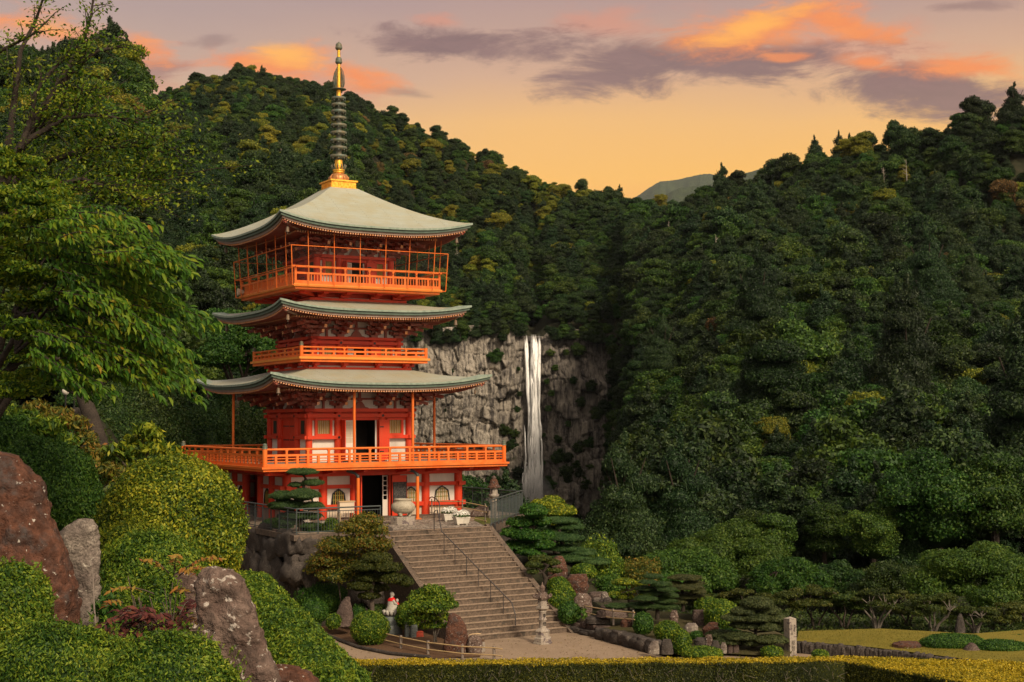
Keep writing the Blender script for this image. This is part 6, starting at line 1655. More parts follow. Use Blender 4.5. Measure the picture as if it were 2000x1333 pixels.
# ------------------------------------------------------------------ cliff and waterfall
m, t, p = new_mat('cliff_rock'); CLIFF = m
tcx = nd(t, 'ShaderNodeTexCoord').outputs['Object']
n = noise_node(t, .09, 8, .62, vec=tcx); n2 = noise_node(t, .9, 6, .65, vec=tcx, stretch=(1, 1, .10)); n3 = noise_node(t, 1.2, 6, .7, vec=tcx, dist=.5)
c = ramp_node(t, n, [(.30, (.225, .200, .178)), (.5, (.41, .362, .305)), (.7, (.29, .262, .235))])
c = mix_rgb(t, ramp_node(t, n2, [(.46, (0, 0, 0)), (.60, (.92, .92, .92))]), c, (.05, .045, .046))
c = mix_rgb(t, ramp_node(t, n3, [(.52, (0, 0, 0)), (.72, (.8, .8, .8))]), c, (.15, .125, .105))
wa = nd(t, 'ShaderNodeAttribute', attribute_name='wet')
wf = math_node(t, 'MULTIPLY', wa.outputs['Fac'], ramp_node(t, noise_node(t, .22, 6, .6, vec=tcx, stretch=(1, 1, .4)), [(.36, (.35, .35, .35)), (.6, (1, 1, 1))]))
c = mix_rgb(t, wf, c, (.055, .049, .05))
t.links.new(c, p.inputs['Base Color']); p.inputs['Roughness'].default_value = .85; p.inputs['Specular IOR Level'].default_value = .2
bump(t, p, n3, .9, .8)
CY = 481.0
pxs = np.linspace(755, 1235, 250); pys_ = np.linspace(628, 1110, 230)
top_px = np.array([755, 800, 850, 900, 950, 1000, 1022, 1030, 1062, 1072, 1100, 1150, 1200, 1235]); top_py = np.array([655, 650, 640, 636, 636, 640, 648, 656, 656, 646, 640, 645, 655, 660])
kc = CY / F
V, wet = [], []
for j, py in enumerate(pys_):
    for i, px in enumerate(pxs):
        x = (px - 1000) * kc; ty = np.interp(px, top_px, top_py); yy = max(py, ty)
        z = (821.5 - yy) * kc
        y = 3.0 * mnoise.noise(Vector((x * .05, z * .045, 1)))
        for sc_, amp_ in ((1.0, 2.5), (2.3, 1.2)):          # jointed beds: layers broken into blocks by upright cracks
            lq = z * .095 * sc_ + 1.1 * mnoise.noise(Vector((x * .045 * sc_, z * .03, 7 * sc_))) + .25 * mnoise.noise(Vector((x * .3, z * .2, sc_)))
            li = math.floor(lq); lf = lq - li
            bq = x * .15 * sc_ + 1.3 * mnoise.noise(Vector((li * 3.7, x * .05, z * .06))) + .3 * mnoise.noise(Vector((x * .2, z * .35, 3)))
            bi = math.floor(bq); bf = bq - bi
            y += amp_ * mnoise.noise(Vector((li * 1.37 + .5, bi * 1.91 + .5, sc_ * 3))) * 1.5 + amp_ * .9 * mnoise.noise(Vector((li * 2.3 + .4, x * .04, sc_)))
            y += amp_ * (.8 * max(0, 1 - lf * 9) * max(0, .3 + 1.4 * mnoise.noise(Vector((x * .07, li * 3.1, sc_)))) + .3 * max(0, 1 - min(bf, 1 - bf) * 14))
        y += .5 * abs(mnoise.noise(Vector((x * .55, z * .07, 2)))) + .4 * abs(mnoise.noise(Vector((x * 1.1, z * .16, 5)))) + .35 * mnoise.noise(Vector((x * 1.6, z * .7, 4)))
        rec = math.exp(-((px - 1044) / 26) ** 2) * 3.5            # the chute behind the fall
        rgt = min(1, max(0, (px - 1050) / 40)); y += rec - 1.5 * (1 - rgt) * math.exp(-((px - 930) / 90) ** 2) * 2
        y += (yy - ty) * kc * -.05 + (2.5 if py < ty else 0)
        if py > 870 and px < 1020: y += min(3, (py - 870) * .06)
        V.append((x, CY + y, z))
        wet.append(min(1, .55 * rgt + .9 * math.exp(-((px - 1042) / 30) ** 2)) * (1 if py > 650 else .5))
nC = len(pxs); idx = np.arange(len(pys_) * nC).reshape(len(pys_), nC)
Q = np.stack([idx[:-1, :-1], idx[1:, :-1], idx[1:, 1:], idx[:-1, 1:]], -1).reshape(-1, 4)
me = np_mesh('cliff', V, Q, 4)
a_ = me.attributes.new('wet', 'FLOAT', 'POINT'); a_.data.foreach_set('value', np.array(wet, dtype=np.float32))
cl = link('cliff', me, CLIFF); tag(cl, 'pale fissured cliff that the waterfall drops from', None, kind='structure')
m, t, p = new_mat('falling_water'); WATER = m
tcx = nd(t, 'ShaderNodeTexCoord').outputs['Object']
n = noise_node(t, 1.0, 7, .65, vec=tcx, stretch=(2.2, 1, .16)); n2 = noise_node(t, 1.1, 5, .6, vec=tcx, stretch=(1, 1, .5))
p.inputs['Base Color'].default_value = (.94, .93, .92, 1); p.inputs['Roughness'].default_value = .7
tr_ = nd(t, 'ShaderNodeBsdfTransparent'); mx_ = nd(t, 'ShaderNodeMixShader')
fa = ramp_node(t, math_node(t, 'ADD', math_node(t, 'MULTIPLY', n, .7), math_node(t, 'MULTIPLY', n2, .3)), [(.34, (.45, .45, .45)), (.48, (1, 1, 1))])
sa_ = nd(t, 'ShaderNodeAttribute', attribute_name='soft')
t.links.new(math_node(t, 'MULTIPLY', fa, math_node(t, 'MULTIPLY', sa_.outputs['Fac'], 1.5, clamp=True)), mx_.inputs[0]); t.links.new(tr_.outputs[0], mx_.inputs[1]); t.links.new(p.outputs[0], mx_.inputs[2]); t.links.new(mx_.outputs[0], t.nodes['Material Output'].inputs['Surface'])
g = random.Random(4); SV, SQ, SS = [], [], []
def strand(px0, px1, w0, w1, y0, y1, dep, seed):
    n = 40; b_ = len(SV)
    for i in range(n + 1):
        s = i / n; py = y0 + (y1 - y0) * s; px = px0 + (px1 - px0) * min(1, s * 1.6) + 1.1 * math.sin(s * 9 + seed) + 1.6 * mnoise.noise(Vector((s * 6, seed, 0)))
        w = (w0 + (w1 - w0) * s) * (1 + .35 * mnoise.noise(Vector((s * 7, seed * 2, 3))))
        for j in range(9):
            a = -1 + j / 4; x = px + a * w
            b = 1.3 * math.sqrt(max(0, 1 - a * a)) + .5 * mnoise.noise(Vector((x * .3, py * .06, seed)))
            yd = CY + 1.2 - 3.8 * min(1, s * 5) - dep - b * (.3 + .7 * min(1, s * 4))
            SV.append(((x - 1000) * yd / F, yd, (821.5 - py) * yd / F)); SS.append((1 - abs(a) ** 2.2) * min(1, (1 - s) * 6 + .15) * min(1, max(0, s * 34 - .5 - .8 * mnoise.noise(Vector((x * .5, seed, 1))))) * (min(1, s * 8 + .2) if y0 > 670 else 1))
    for i in range(n):
        for j in range(8): SQ.append((b_ + i * 9 + j, b_ + i * 9 + j + 1, b_ + i * 9 + j + 10, b_ + i * 9 + j + 9))
strand(1042, 1041, 7, 15, 653, 1075, 0, 1); strand(1028.5, 1035, 3.2, 9, 654, 1075, .2, 4); strand(1053, 1048, 2.6, 9, 654, 1075, .1, 7)
strand(1040, 1037, 4, 13, 680, 1075, .9, 11); strand(1044, 1047, 4, 12, 700, 1075, 1.1, 15); strand(1036, 1040, 3, 12, 740, 1075, 1.4, 19)
for i in range(44):
    y0 = g.uniform(655, 940); x = 1041 + g.gauss(0, 5 + .022 * (y0 - 655)); strand(x, x + g.uniform(-3, 3), g.uniform(1, 2.5), g.uniform(2, 5), y0, min(1075, y0 + g.uniform(90, 260)), g.uniform(.2, 2.0), i * 3.1)
wme = np_mesh('waterfall', SV, SQ, 4, smooth_=True); q_ = wme.attributes.new('soft', 'FLOAT', 'POINT'); q_.data.foreach_set('value', np.array(SS, dtype=np.float32))
wf_ = link('waterfall', wme, WATER); tag(wf_, 'tall narrow white waterfall down the cliff', None, kind='structure')
# spray hanging at the foot of the fall
m, t, p = new_mat('spray'); t.nodes.remove(p)
vp = nd(t, 'ShaderNodeVolumePrincipled'); vp.inputs['Density'].default_value = .075; vp.inputs['Color'].default_value = (.9, .9, .9, 1)
t.links.new(vp.outputs[0], t.nodes['Material Output'].inputs['Volume'])
iv, ifc = ico(3); c_ = at(1046, 1000, CY - 9)
mist = link('mist', np_mesh('mist', iv * np.array((7.5, 5, 13)) + c_, ifc, 3, smooth_=True), m); tag(mist, 'thin spray drifting at the foot of the waterfall', None, kind='stuff')

# ------------------------------------------------------------------ forest
def proto_round(seed, R=2.7, H=6.6, lobes=13, leaf=.26, flat=.72, dens=.95):
    g = np.random.default_rng(seed); E_ = []
    for i in range(lobes):
        d = unit(g.normal(0, 1, 3)); d[2] = abs(d[2]) * 1.0 - .25
        q = .45 + .42 * g.random(); r = R * (.26 + .22 * g.random())
        E_.append((np.array([d[0] * R * q, d[1] * R * q, H * .60 + d[2] * H * .36 * q / .8]), (r, r, r * flat)))
    E_.append((np.array([0, 0, H * .45]), (R * .75, R * .75, H * .32)))
    return pad_mesh('crown', E_, dens, leaf, .55, (0, 0, 0), -.6, .36, seed * 1.3, .8, .3, 1, .74, .42, g=g)
def proto_conifer(seed, R=2.5, H=8.2, leaf=.26):
    g = np.random.default_rng(seed); E_ = []
    for i in range(9):
        f = i / 8; z = H * (.18 + .78 * f); rr = R * (1 - f ** 1.6) ** .8 + .35
        for k in range(max(2, int(6 * (1 - f) + 1))):
            a = g.uniform(0, 6.28); q = rr * .55 * g.random() ** .5
            E_.append((np.array([q * math.cos(a), q * math.sin(a), z + g.normal(0, .22)]), (rr * .55, rr * .55, .55 + .3 * (1 - f))))
    return pad_mesh('crown', E_, .8, leaf, .4, (0, 0, 0), -.5, .36, seed * 1.9, .75, -.3, 1, .72, .45, g=g)
def proto_layer(seed, R=2.8, H=6.5, leaf=.25):
    g = np.random.default_rng(seed); E_ = []
    for i in range(15):
        f = g.random(); z = H * (.42 + .55 * f); rr = R * (1 - f * .55)
        a = g.uniform(0, 6.28); q = rr * .62 * g.random() ** .5; r = R * (.34 + .2 * g.random())
        E_.append((np.array([q * math.cos(a), q * math.sin(a), z]), (r, r, r * .5)))
    E_.append((np.array([0, 0, H * .5]), (R * .5, R * .5, H * .3)))
    return pad_mesh('crown', E_, .9, leaf, .5, (0, 0, 0), -.5, .34, seed * 1.1, .75, .2, 1, .72, .45, g=g)
def proto_trunk(H, r):
    mb = MB(); mb.tube([(0, 0, -1.2), (.05, .02, H * .3), (-.03, .04, H * .62)], [r * 1.2, r, r * .5], 7)
    for k in range(4):
        a = k * 1.7; mb.tube([(0, 0, H * (.28 + .06 * k)), (.7 * math.cos(a), .7 * math.sin(a), H * .5), (1.5 * math.cos(a), 1.5 * math.sin(a), H * .66)], [r * .5, r * .35, r * .15], 5)
    me = bpy.data.meshes.new('trunk'); me.from_pydata(mb.v, [], mb.f); me.materials.append(BARK); me.update(); return me
PROTO = []      # (crown mesh, trunk mesh, words, H)
def addp(fn, kw, mat, words, H, tr):
    me = fn(**kw); me.materials.append(mat)
    mn = fn(**dict(kw, leaf=.155)); mn.materials.append(mat)      # finer leaves for the trees that stand near
    PROTO.append((me, tr, words, H, mn))
TRK = proto_trunk(6.5, .20); TRK2 = proto_trunk(9.5, .22)
addp(proto_round, dict(seed=1), L_F1, 'dark rounded broadleaf', 6.6, TRK)
addp(proto_round, dict(seed=2, R=2.9, H=7.2, lobes=15), L_F1, 'dark many lobed broadleaf', 7.2, TRK)
addp(proto_layer, dict(seed=3), L_F1, 'dark layered broadleaf', 6.5, TRK)
addp(proto_round, dict(seed=4, R=2.6, H=6.2, lobes=12), L_F2, 'fresh green rounded broadleaf', 6.2, TRK)
addp(proto_layer, dict(seed=5, R=2.9, H=6.0), L_F2, 'fresh green layered broadleaf', 6.0, TRK)
addp(proto_round, dict(seed=6, R=2.6, H=6.0, lobes=16, leaf=.25, flat=.6), L_F3, 'golden green flowering broadleaf', 6.0, TRK)
addp(proto_layer, dict(seed=7, R=2.6, H=6.0), L_F3, 'golden green layered broadleaf', 6.0, TRK)
addp(proto_conifer, dict(seed=8), L_F4, 'dark cone shaped conifer', 8.2, TRK2)
addp(proto_conifer, dict(seed=9, R=2.8, H=7.4), L_F4, 'broad dark conifer', 7.4, TRK2)
addp(proto_round, dict(seed=10, R=2.4, H=5.8, lobes=12), L_F5, 'russet rounded broadleaf', 5.8, TRK)
def proj(P):
    P = np.atleast_2d(P); x, y, z = P[:, 0], P[:, 1], P[:, 2]
    cp, sp = math.cos(PITCH), math.sin(PITCH); d = y * cp + z * sp; u = -y * sp + z * cp
    X, Y_ = x / d * F, -u / d * F; c, s = math.cos(ROLL), math.sin(ROLL)
    return 1000 + c * X - s * Y_, 666.5 + s * X + c * Y_
g = np.random.default_rng(77)
pts = []
Y = 88.0
while Y < 740:
    sp_ = 4.5 if Y < 260 else (4.7 if Y < 420 else 4.8)
    x0, x1 = -.50 * Y, .47 * Y
    n = int((x1 - x0) / sp_)
    xs = x0 + (np.arange(n) + .5) * (x1 - x0) / n + g.uniform(-.42, .42, n) * sp_
    pts.append(np.column_stack([xs, np.full(n, Y) + g.uniform(-.45, .45, n) * sp_ * .95])); Y += sp_ * .92
pts = np.vstack(pts)
zg = ground_z(pts[:, 0], pts[:, 1])
tx = pts[:, 0] / pts[:, 1]; pxx = 1000 + F * tx
uu, vv = uv_of(pts[:, 0], pts[:, 1])
keep = ~((uu > -9.5) & (uu < 10.5) & (vv > -16) & (vv < 15))
cliffz = (pxx > 770) & (pxx < 1222) & (pts[:, 1] > 458) & (pts[:, 1] < 486)
keep &= ~cliffz
keep &= ~((np.abs(pxx - 1045) < 20) & (pts[:, 1] > 400) & (pts[:, 1] < 520))
keep &= ~((pxx > 985) & (pxx < 1105) & (pts[:, 1] > 95) & (pts[:, 1] < 450) & (zg > -200) & (np.abs(pxx - 1042) < 52))
keep &= ~((pxx < 640) & (pts[:, 1] < 118))
keep &= ~((pxx > 1240) & (pts[:, 1] < 92))
# drop what lies well behind the ridge lines
ridge = np.interp(tx, _fx, [max(FAR[p_], key=lambda q: q[1] if q[0] < 800 else -1e9)[0] for p_ in _fp])
keep &= pts[:, 1] < ridge + 22
pts, zg, tx, pxx = pts[keep], zg[keep], tx[keep], pxx[keep]
n = len(pts)
py_top = proj(np.column_stack([pts, zg + 6]))[1]
nzv = np.array([mnoise.noise(Vector((x * .02, y * .02, 0))) for x, y in pts]); nzv2 = np.array([mnoise.noise(Vector((x * .035 + 30, y * .035, 4))) for x, y in pts])
r_ = g.random(n); kind = np.zeros(n, int)
left = pxx < 1180
for i in range(n):
    con = .30 + .6 * nzv2[i]; yel = (.045 if left[i] else .022) + (.22 if left[i] else .12) * max(0, nzv[i]) + (.22 * max(0, 1 - abs(py_top[i] - 290) / 170) * max(0, .55 + nzv[i]) if left[i] else 0); rus = .012 + (.02 if left[i] else .0) * (nzv2[i] > 0)
    mid = .32 + .15 * (py_top[i] > 520) + .2 * nzv[i]
    q = r_[i]
    if q < yel: kind[i] = 5 + (g.random() < .4)
    elif q < yel + rus: kind[i] = 9
    elif q < yel + rus + mid: kind[i] = 3 + (g.random() < .5)
    elif q < yel + rus + mid + con: kind[i] = 7 + (g.random() < .5)
    else: kind[i] = int(g.integers(0, 3))
scl = (.85 + .95 * g.random(n) ** 1.4) * (1 + .35 * (g.random(n) < .08)); scl *= np.where(pts[:, 1] > 560, .90, 1.0)
rot = g.uniform(0, 6.28, n)
hi_ = (pts[:, 1] > ridge[keep] - 40) if len(ridge) != n else (pts[:, 1] > ridge - 40)
scl[hi_ & (kind >= 7) & (kind <= 8)] *= .72; kind[hi_ & (kind == 7) & (g.random(n) < .6)] = 1
on_cliff_top = (pxx > 780) & (pxx < 1215) & (pts[:, 1] >= 486) & (pts[:, 1] < 496); scl[on_cliff_top] *= .8
low_near = (pts[:, 1] < 130) & (pxx > 640); scl[low_near] *= np.where(pxx[low_near] < 1260, .62, .8)
kind[(pts[:, 1] < 170) & (kind >= 5) & (kind < 7)] = 3; kind[(pts[:, 1] < 170) & (kind == 9)] = 1
tp_ = proj(np.column_stack([pts, zg + scl * 7.4]))[1]
lim_ = np.interp(pxx, [745, 790, 870, 900, 990, 1005, 1128, 1140], [0, 770, 800, 880, 900, 990, 990, 0])
ok_ = (tp_ > lim_) | (pts[:, 1] > 455)
pts, zg, tx, pxx, kind, scl, rot, left, py_top = (a[ok_] for a in (pts, zg, tx, pxx, kind, scl, rot, left, py_top)); n = len(pts)
# the nearest, largest trees of the right hillside are things of their own
order = np.argsort(pts[:, 1]); cover = np.zeros((140, 220), bool); indiv = []
for i in order:
    if len(indiv) >= 240: break
    H_ = PROTO[kind[i]][3] * scl[i]; R_ = 2.5 * scl[i]
    px, py = proj(np.array([[pts[i, 0], pts[i, 1], zg[i] + H_ * .62]])); px, py = float(px[0]), float(py[0]); k = F / pts[i, 1]
    x0, x1 = int(max(0, (px - R_ * k) / 10)), int(min(219, (px + R_ * k) / 10)); y0, y1 = int(max(0, (py - H_ * .40 * k) / 10)), int(min(139, (py + H_ * .35 * k) / 10))
    if x1 < x0 or y1 < y0 or px < -60 or px > 2050: continue
    sub = cover[y0:y1 + 1, x0:x1 + 1]; fr = 1 - sub.mean() if sub.size else 0
    vis = (px > 1120 and py > 470 and py < 1120 - max(0, (px - 1250)) * .0) and not (1210 < px < 1610 and py > 1040) and not (px > 1760 and py > 1070) and py < 1150
    sub[:] = True
    if vis and fr > .38: indiv.append(i)
ind = np.zeros(n, bool); ind[indiv] = True
ZONES = ((1200, 'just right of the waterfall'), (1320, 'above the rock garden pines'), (1460, 'above the big cherry trees'), (1600, 'above the stone pillar'), (1740, 'above the middle of the lawn'), (1880, 'above the clipped lawn mounds'), (9999, 'at the right edge of the photo'))
ORD = ['lowest', 'second lowest', 'third lowest', 'fourth lowest', 'fifth lowest', 'sixth lowest', 'seventh lowest', 'eighth lowest', 'ninth lowest', 'tenth lowest', 'eleventh lowest', 'twelfth lowest', 'thirteenth lowest', 'fourteenth lowest', 'fifteenth lowest', 'sixteenth lowest']
bins = {}
for i in indiv:
    px, py = proj(np.array([[pts[i, 0], pts[i, 1], zg[i] + 4]])); z_ = next(w for lim, w in ZONES if px[0] < lim)
    bins.setdefault((PROTO[kind[i]][2], z_), []).append((-float(py[0]), i))
for (words, z_), lst in bins.items():
    lst.sort()
    for r, (_, i) in enumerate(lst):
        cf_, tm, w_, H_, cm = PROTO[kind[i]]
        lab = f'{words} tree {z_}' + ('' if len(lst) == 1 else f', {ORD[r] if r < len(lst) - 1 or len(lst) < 3 else "highest"} there' if r < len(ORD) else f', number {r} up')
        if len(lst) == 2: lab = lab.replace(ORD[1] + ' there', 'the higher').replace(ORD[0] + ' there', 'the lower')
        e = thing('forest_tree', lab, 'tree', (pts[i, 0], pts[i, 1], zg[i]), 'trees on the wooded right hillside', float(rot[i]))
        e.scale = (float(scl[i]), float(scl[i]), float(scl[i]) * (1.35 if kind[i] in (7, 8) else 1.0))
        link('crown', cm, None, e); link('trunk', tm, None, e)
# all the rest: one far-off wood
def forest_stuff(name, sel, label):
    P_ = np.column_stack([pts[sel], zg[sel]])
    me = bpy.data.meshes.new(name); me.vertices.add(len(P_)); me.vertices.foreach_set('co', P_.astype(np.float32).ravel()); me.update()
    for nm, ty, vals in (('idx', 'INT', kind[sel].astype(np.int32)), ('rot', 'FLOAT', rot[sel].astype(np.float32)), ('scl', 'FLOAT', scl[sel].astype(np.float32))):
        a = me.attributes.new(nm, ty, 'POINT'); a.data.foreach_set('value', vals)
    o = link(name, me); tag(o, label, None, kind='stuff')
    ng = bpy.data.node_groups.new('wood_' + name, 'GeometryNodeTree')
    ng.interface.new_socket('Geometry', in_out='INPUT', socket_type='NodeSocketGeometry'); ng.interface.new_socket('Geometry', in_out='OUTPUT', socket_type='NodeSocketGeometry')
    N = ng.nodes; gi, go = N.new('NodeGroupInput'), N.new('NodeGroupOutput')
    ci = N.new('GeometryNodeCollectionInfo'); ci.inputs['Collection'].default_value = TREECOL; ci.inputs['Separate Children'].default_value = True; ci.inputs['Reset Children'].default_value = True
    ip = N.new('GeometryNodeInstanceOnPoints'); ip.inputs['Pick Instance'].default_value = True
    def named(nm, ty):
        q = N.new('GeometryNodeInputNamedAttribute'); q.data_type = ty; q.inputs['Name'].default_value = nm; return q.outputs['Attribute']
    cx = N.new('ShaderNodeCombineXYZ'); cs = N.new('ShaderNodeCombineXYZ')
    ng.links.new(named('rot', 'FLOAT'), cx.inputs[2])
    s_ = named('scl', 'FLOAT')
    for i in range(3): ng.links.new(s_, cs.inputs[i])
    er = N.new('FunctionNodeEulerToRotation'); ng.links.new(cx.outputs[0], er.inputs[0])
    ng.links.new(gi.outputs[0], ip.inputs['Points']); ng.links.new(ci.outputs[0], ip.inputs['Instance']); ng.links.new(named('idx', 'INT'), ip.inputs['Instance Index'])
    ng.links.new(er.outputs[0], ip.inputs['Rotation']); ng.links.new(cs.outputs[0], ip.inputs['Scale']); ng.links.new(ip.outputs[0], go.inputs[0])
    md = o.modifiers.new('wood', 'NODES'); md.node_group = ng
TREECOL = bpy.data.collections.new('wood_kinds')
for i, (cm, tm, w_, H_, cn_) in enumerate(PROTO):
    TREECOL.objects.link(bpy.data.objects.new(f'wood_kind_{i:02d}', cm))
# bushes and ferns that cling to the cliff
cg = np.random.default_rng(9); cp_, cz_ = [], []
for (px, py, k_, s) in [(968, 703, 3, .62), (880, 730, 0, .35), (925, 725, 0, .3), (850, 655, 0, .6), (905, 650, 3, .6), (985, 650, 0, .55), (1098, 655, 3, .6), (1130, 690, 3, .6), (1160, 650, 3, .7), (1075, 690, 3, .32), (1085, 720, 4, .3), (1068, 745, 3, .26), (1078, 770, 4, .3), (1070, 800, 4, .3), (1105, 690, 4, .3), (1135, 790, 0, .4), (1110, 830, 4, .3), (1090, 860, 3, .36), (1120, 745, 0, .3), (1155, 760, 0, .45), (1165, 815, 0, .5), (1010, 800, 3, .3), (1014, 770, 4, .25), (1005, 850, 3, .45), (985, 845, 3, .5), (1000, 880, 0, .55), (960, 905, 0, .5), (1012, 720, 4, .2), (1085, 900, 3, .5), (1105, 930, 0, .6), (1080, 950, 3, .5), (1010, 930, 0, .5), (1130, 880, 0, .5), (1150, 870, 3, .5), (890, 905, 3, .6), (930, 895, 0, .5), (950, 760, 0, .2), (870, 800, 0, .2), (1060, 905, 4, .25), (1062, 850, 4, .22)] + [(px_ + cg.uniform(-7, 7), 644 + cg.uniform(-6, 22) - 4 * (abs(px_ - 1045) < 60), int(cg.choice([0, 1, 3, 4, 0, 8])), cg.uniform(.35, .75)) for px_ in list(range(800, 1020, 12)) + list(range(1078, 1215, 12))] + [(1195 + cg.uniform(-14, 14), 670 + 15 * q_, int(cg.choice([0, 3, 1])), cg.uniform(.5, .8)) for q_ in range(20)] + [(px_ + cg.uniform(-8, 8), 905 + cg.uniform(-20, 60), int(cg.choice([0, 3, 1, 4])), cg.uniform(.5, .8)) for px_ in list(range(850, 1010, 14)) + list(range(1075, 1200, 12))]:
    P_ = at(px, py + 6, CY - 2.2); cp_.append((P_[0], P_[1], P_[2] - 2.5 * s)); cz_.append((k_, s * (1.75 if len(cz_) < 40 else 1.4)))
npt = len(cp_)
pts = np.vstack([pts, np.array(cp_)[:, :2]]); zg = np.concatenate([zg, np.array(cp_)[:, 2]]); kind = np.concatenate([kind, [k_ for k_, s in cz_]]); scl = np.concatenate([scl, [s for k_, s in cz_]]); rot = np.concatenate([rot, cg.uniform(0, 6.28, npt)]); ind = np.concatenate([ind, np.zeros(npt, bool)]); left = np.concatenate([left, np.ones(npt, bool)])
clb = np.zeros(len(pts), bool); clb[-npt:] = True
forest_stuff('woods', ~ind & ~left & ~clb, 'dense dark mixed forest covering the right hill')
forest_stuff('woods', ~ind & left & ~clb, 'dense mixed forest with golden crowns covering the left hill')
forest_stuff('undergrowth', clb, 'bushes and ferns clinging to the cliff ledges')
# dead and taller trees that break the skylines
def skyline_tree(px, py_base, py_top, Y, kind_, lab):
    b = at(px, py_base, Y); zt_ = at(px, py_top, Y)[2]; b[2] = min(b[2], gz(b[0], b[1]) - .3); H_ = min(zt_ - b[2], 17.0); b[2] = zt_ - H_; cm, tm, w_, H0, cn_ = PROTO[kind_]
    e = thing('skyline_tree', lab, 'tree', b, 'taller trees on the skylines', rnd.uniform(0, 6)); q_ = min(H_ / H0, 1.9) * .9; e.scale = (q_, q_, H_ / H0)
    link('crown', cm, None, e); link('trunk', tm, None, e)
for a in ((1410, 385, 320, 530, 8, 'tall dark ragged tree on the saddle, right of the far blue hills'), (1440, 385, 335, 532, 2, 'layered tree just right of the tallest saddle tree'), (1592, 325, 266, 500, 7, 'slim conifer left of the pair on the right ridge'), (1640, 318, 258, 500, 8, 'left one of the paired broad conifers on the right ridge'), (1660, 315, 262, 500, 7, 'right one of the paired conifers on the right ridge'), (1755, 285, 230, 470, 1, 'broad dark crown topping the middle of the right ridge'), (1790, 290, 243, 470, 1, 'broad dark crown right beside the ridge top crown'), (1895, 258, 190, 440, 2, 'ragged layered tree near the right end of the ridge'), (1925, 250, 196, 440, 2, 'layered tree between the ragged tree and the last conifer'), (1982, 235, 163, 420, 8, 'tallest conifer at the right end of the ridge'), (1210, 400, 362, 640, 7, 'single pointed conifer in the notch between the two hills'), (1135, 380, 350, 660, 2, 'layered tree at the right end of the left hill ridge'), (850, 270, 245, 690, 2, 'flat topped pine standing out on the right flank of the left hill'), (768, 235, 207, 700, 2, 'flat topped pine just right of the spire on the left hill')):
    skyline_tree(*a)

# single crowns that stand out by colour, and pale dead trunks
def hit(px, py, lift=5.0):
    r = ray(px, py)
    for Y in np.arange(150, 720, 2.0):
        q = r * (Y / r[1])
        if gz(q[0], q[1]) + lift > q[2]: return np.array([q[0], q[1], gz(q[0], q[1])])
    return at(px, py, 700)
for px, py, k_, s, lab in ((1558, 752, 5, 1.6, 'golden lobed crown low in the middle of the right hillside'), (1668, 665, 3, 2.0, 'large fresh green crown in the middle of the right hillside'), (1712, 690, 4, 1.7, 'fresh green crown right beside the large fresh green one'), (1450, 872, 9, 1.6, 'russet crown above the big cherry trees'), (1508, 880, 6, 1.4, 'golden crown right of the russet one above the cherry trees'), (1745, 800, 6, 1.5, 'golden layered crown above the middle of the lawn'), (1962, 392, 9, 1.9, 'russet crown at the right edge near the ridge'), (1848, 508, 9, 1.3, 'small russet crown high on the right hillside'), (1930, 570, 5, 1.6, 'golden crown high at the right edge'), (1940, 650, 5, 1.5, 'golden crown below the other one at the right edge'),
    (1750, 345, 3, 2.0, 'pale green crown just under the middle of the right ridge'), (1292, 415, 5, 1.6, 'golden crown in the notch below the far hills'), (1350, 490, 5, 1.3, 'small golden crown below the notch'), (1310, 500, 3, 1.7, 'fresh green crown below the notch'), (1040, 362, 5, 1.7, 'golden crown at the right end of the left ridge'), (965, 345, 6, 1.7, 'golden layered crown on the right flank of the left hill'), (1035, 525, 5, 1.5, 'golden crown on the slope above the waterfall lip'), (940, 470, 6, 1.5, 'golden crown right of the top roof'),
    (455, 175, 5, 1.6, 'golden crown just under the top of the left hill'), (530, 205, 6, 1.8, 'broad golden crown right below the top of the left hill'), (430, 230, 5, 1.6, 'golden crown on the left side of the left hill'), (510, 265, 5, 1.9, 'largest golden crown in the middle of the left hill'), (610, 195, 6, 1.4, 'golden crown left of the spire tip')):
    b = hit(px, py); cf_, tm, w_, H0, cm = PROTO[k_]
    if b[1] > 300: cm = cf_
    e = thing('accent_tree', lab, 'tree', b, 'coloured crowns in the forest', rnd.uniform(0, 6)); e.scale = (s, s, s)
    link('crown', cm, None, e); link('trunk', tm, None, e)
DEADW = stone('bleached_dead_wood', [(.26, .22, .18), (.40, .35, .29), (.32, .27, .23)], 3, .9, .4, .02)
for px, py, h, lab in ((892, 520, 8, 'pale dead tree on the slope right of the top gallery'), (1306, 470, 7, 'pale dead trunk below the notch between the hills'), (1398, 505, 7, 'pale dead trunk left of the middle of the right hill'), (1770, 360, 8, 'pale dead trunk near the top of the right hill'), (1726, 370, 7, 'second pale dead trunk near the top of the right hill'), (1590, 560, 7, 'pale dead trunk in the middle of the right hill'), (1790, 610, 7, 'pale dead trunk at the right of the right hill'), (548, 330, 9, 'pale dead tree on the left hill left of the spire')):
    b = hit(px, py); g_ = random.Random(px); e = thing('dead_tree', lab, 'dead tree', b, 'pale dead trees in the forest'); mb = MB(); L = h + 4.5
    mb.tube([(0, 0, 0), (.2, 0, L * .5), (.1, .1, L)], [.20, .15, .05], 6)
    for q in range(9):
        z = L * g_.uniform(.55, .95); a = g_.uniform(0, 6.28); l_ = g_.uniform(1.0, 2.4) * (1.3 - z / L)
        mb.tube([(.12, .05, z), (l_ * .5 * math.cos(a), l_ * .5 * math.sin(a), z + l_ * .25), (l_ * math.cos(a), l_ * math.sin(a), z + l_ * .75)], [.07, .05, .02], 5)
    mb.build('trunk', DEADW, e)

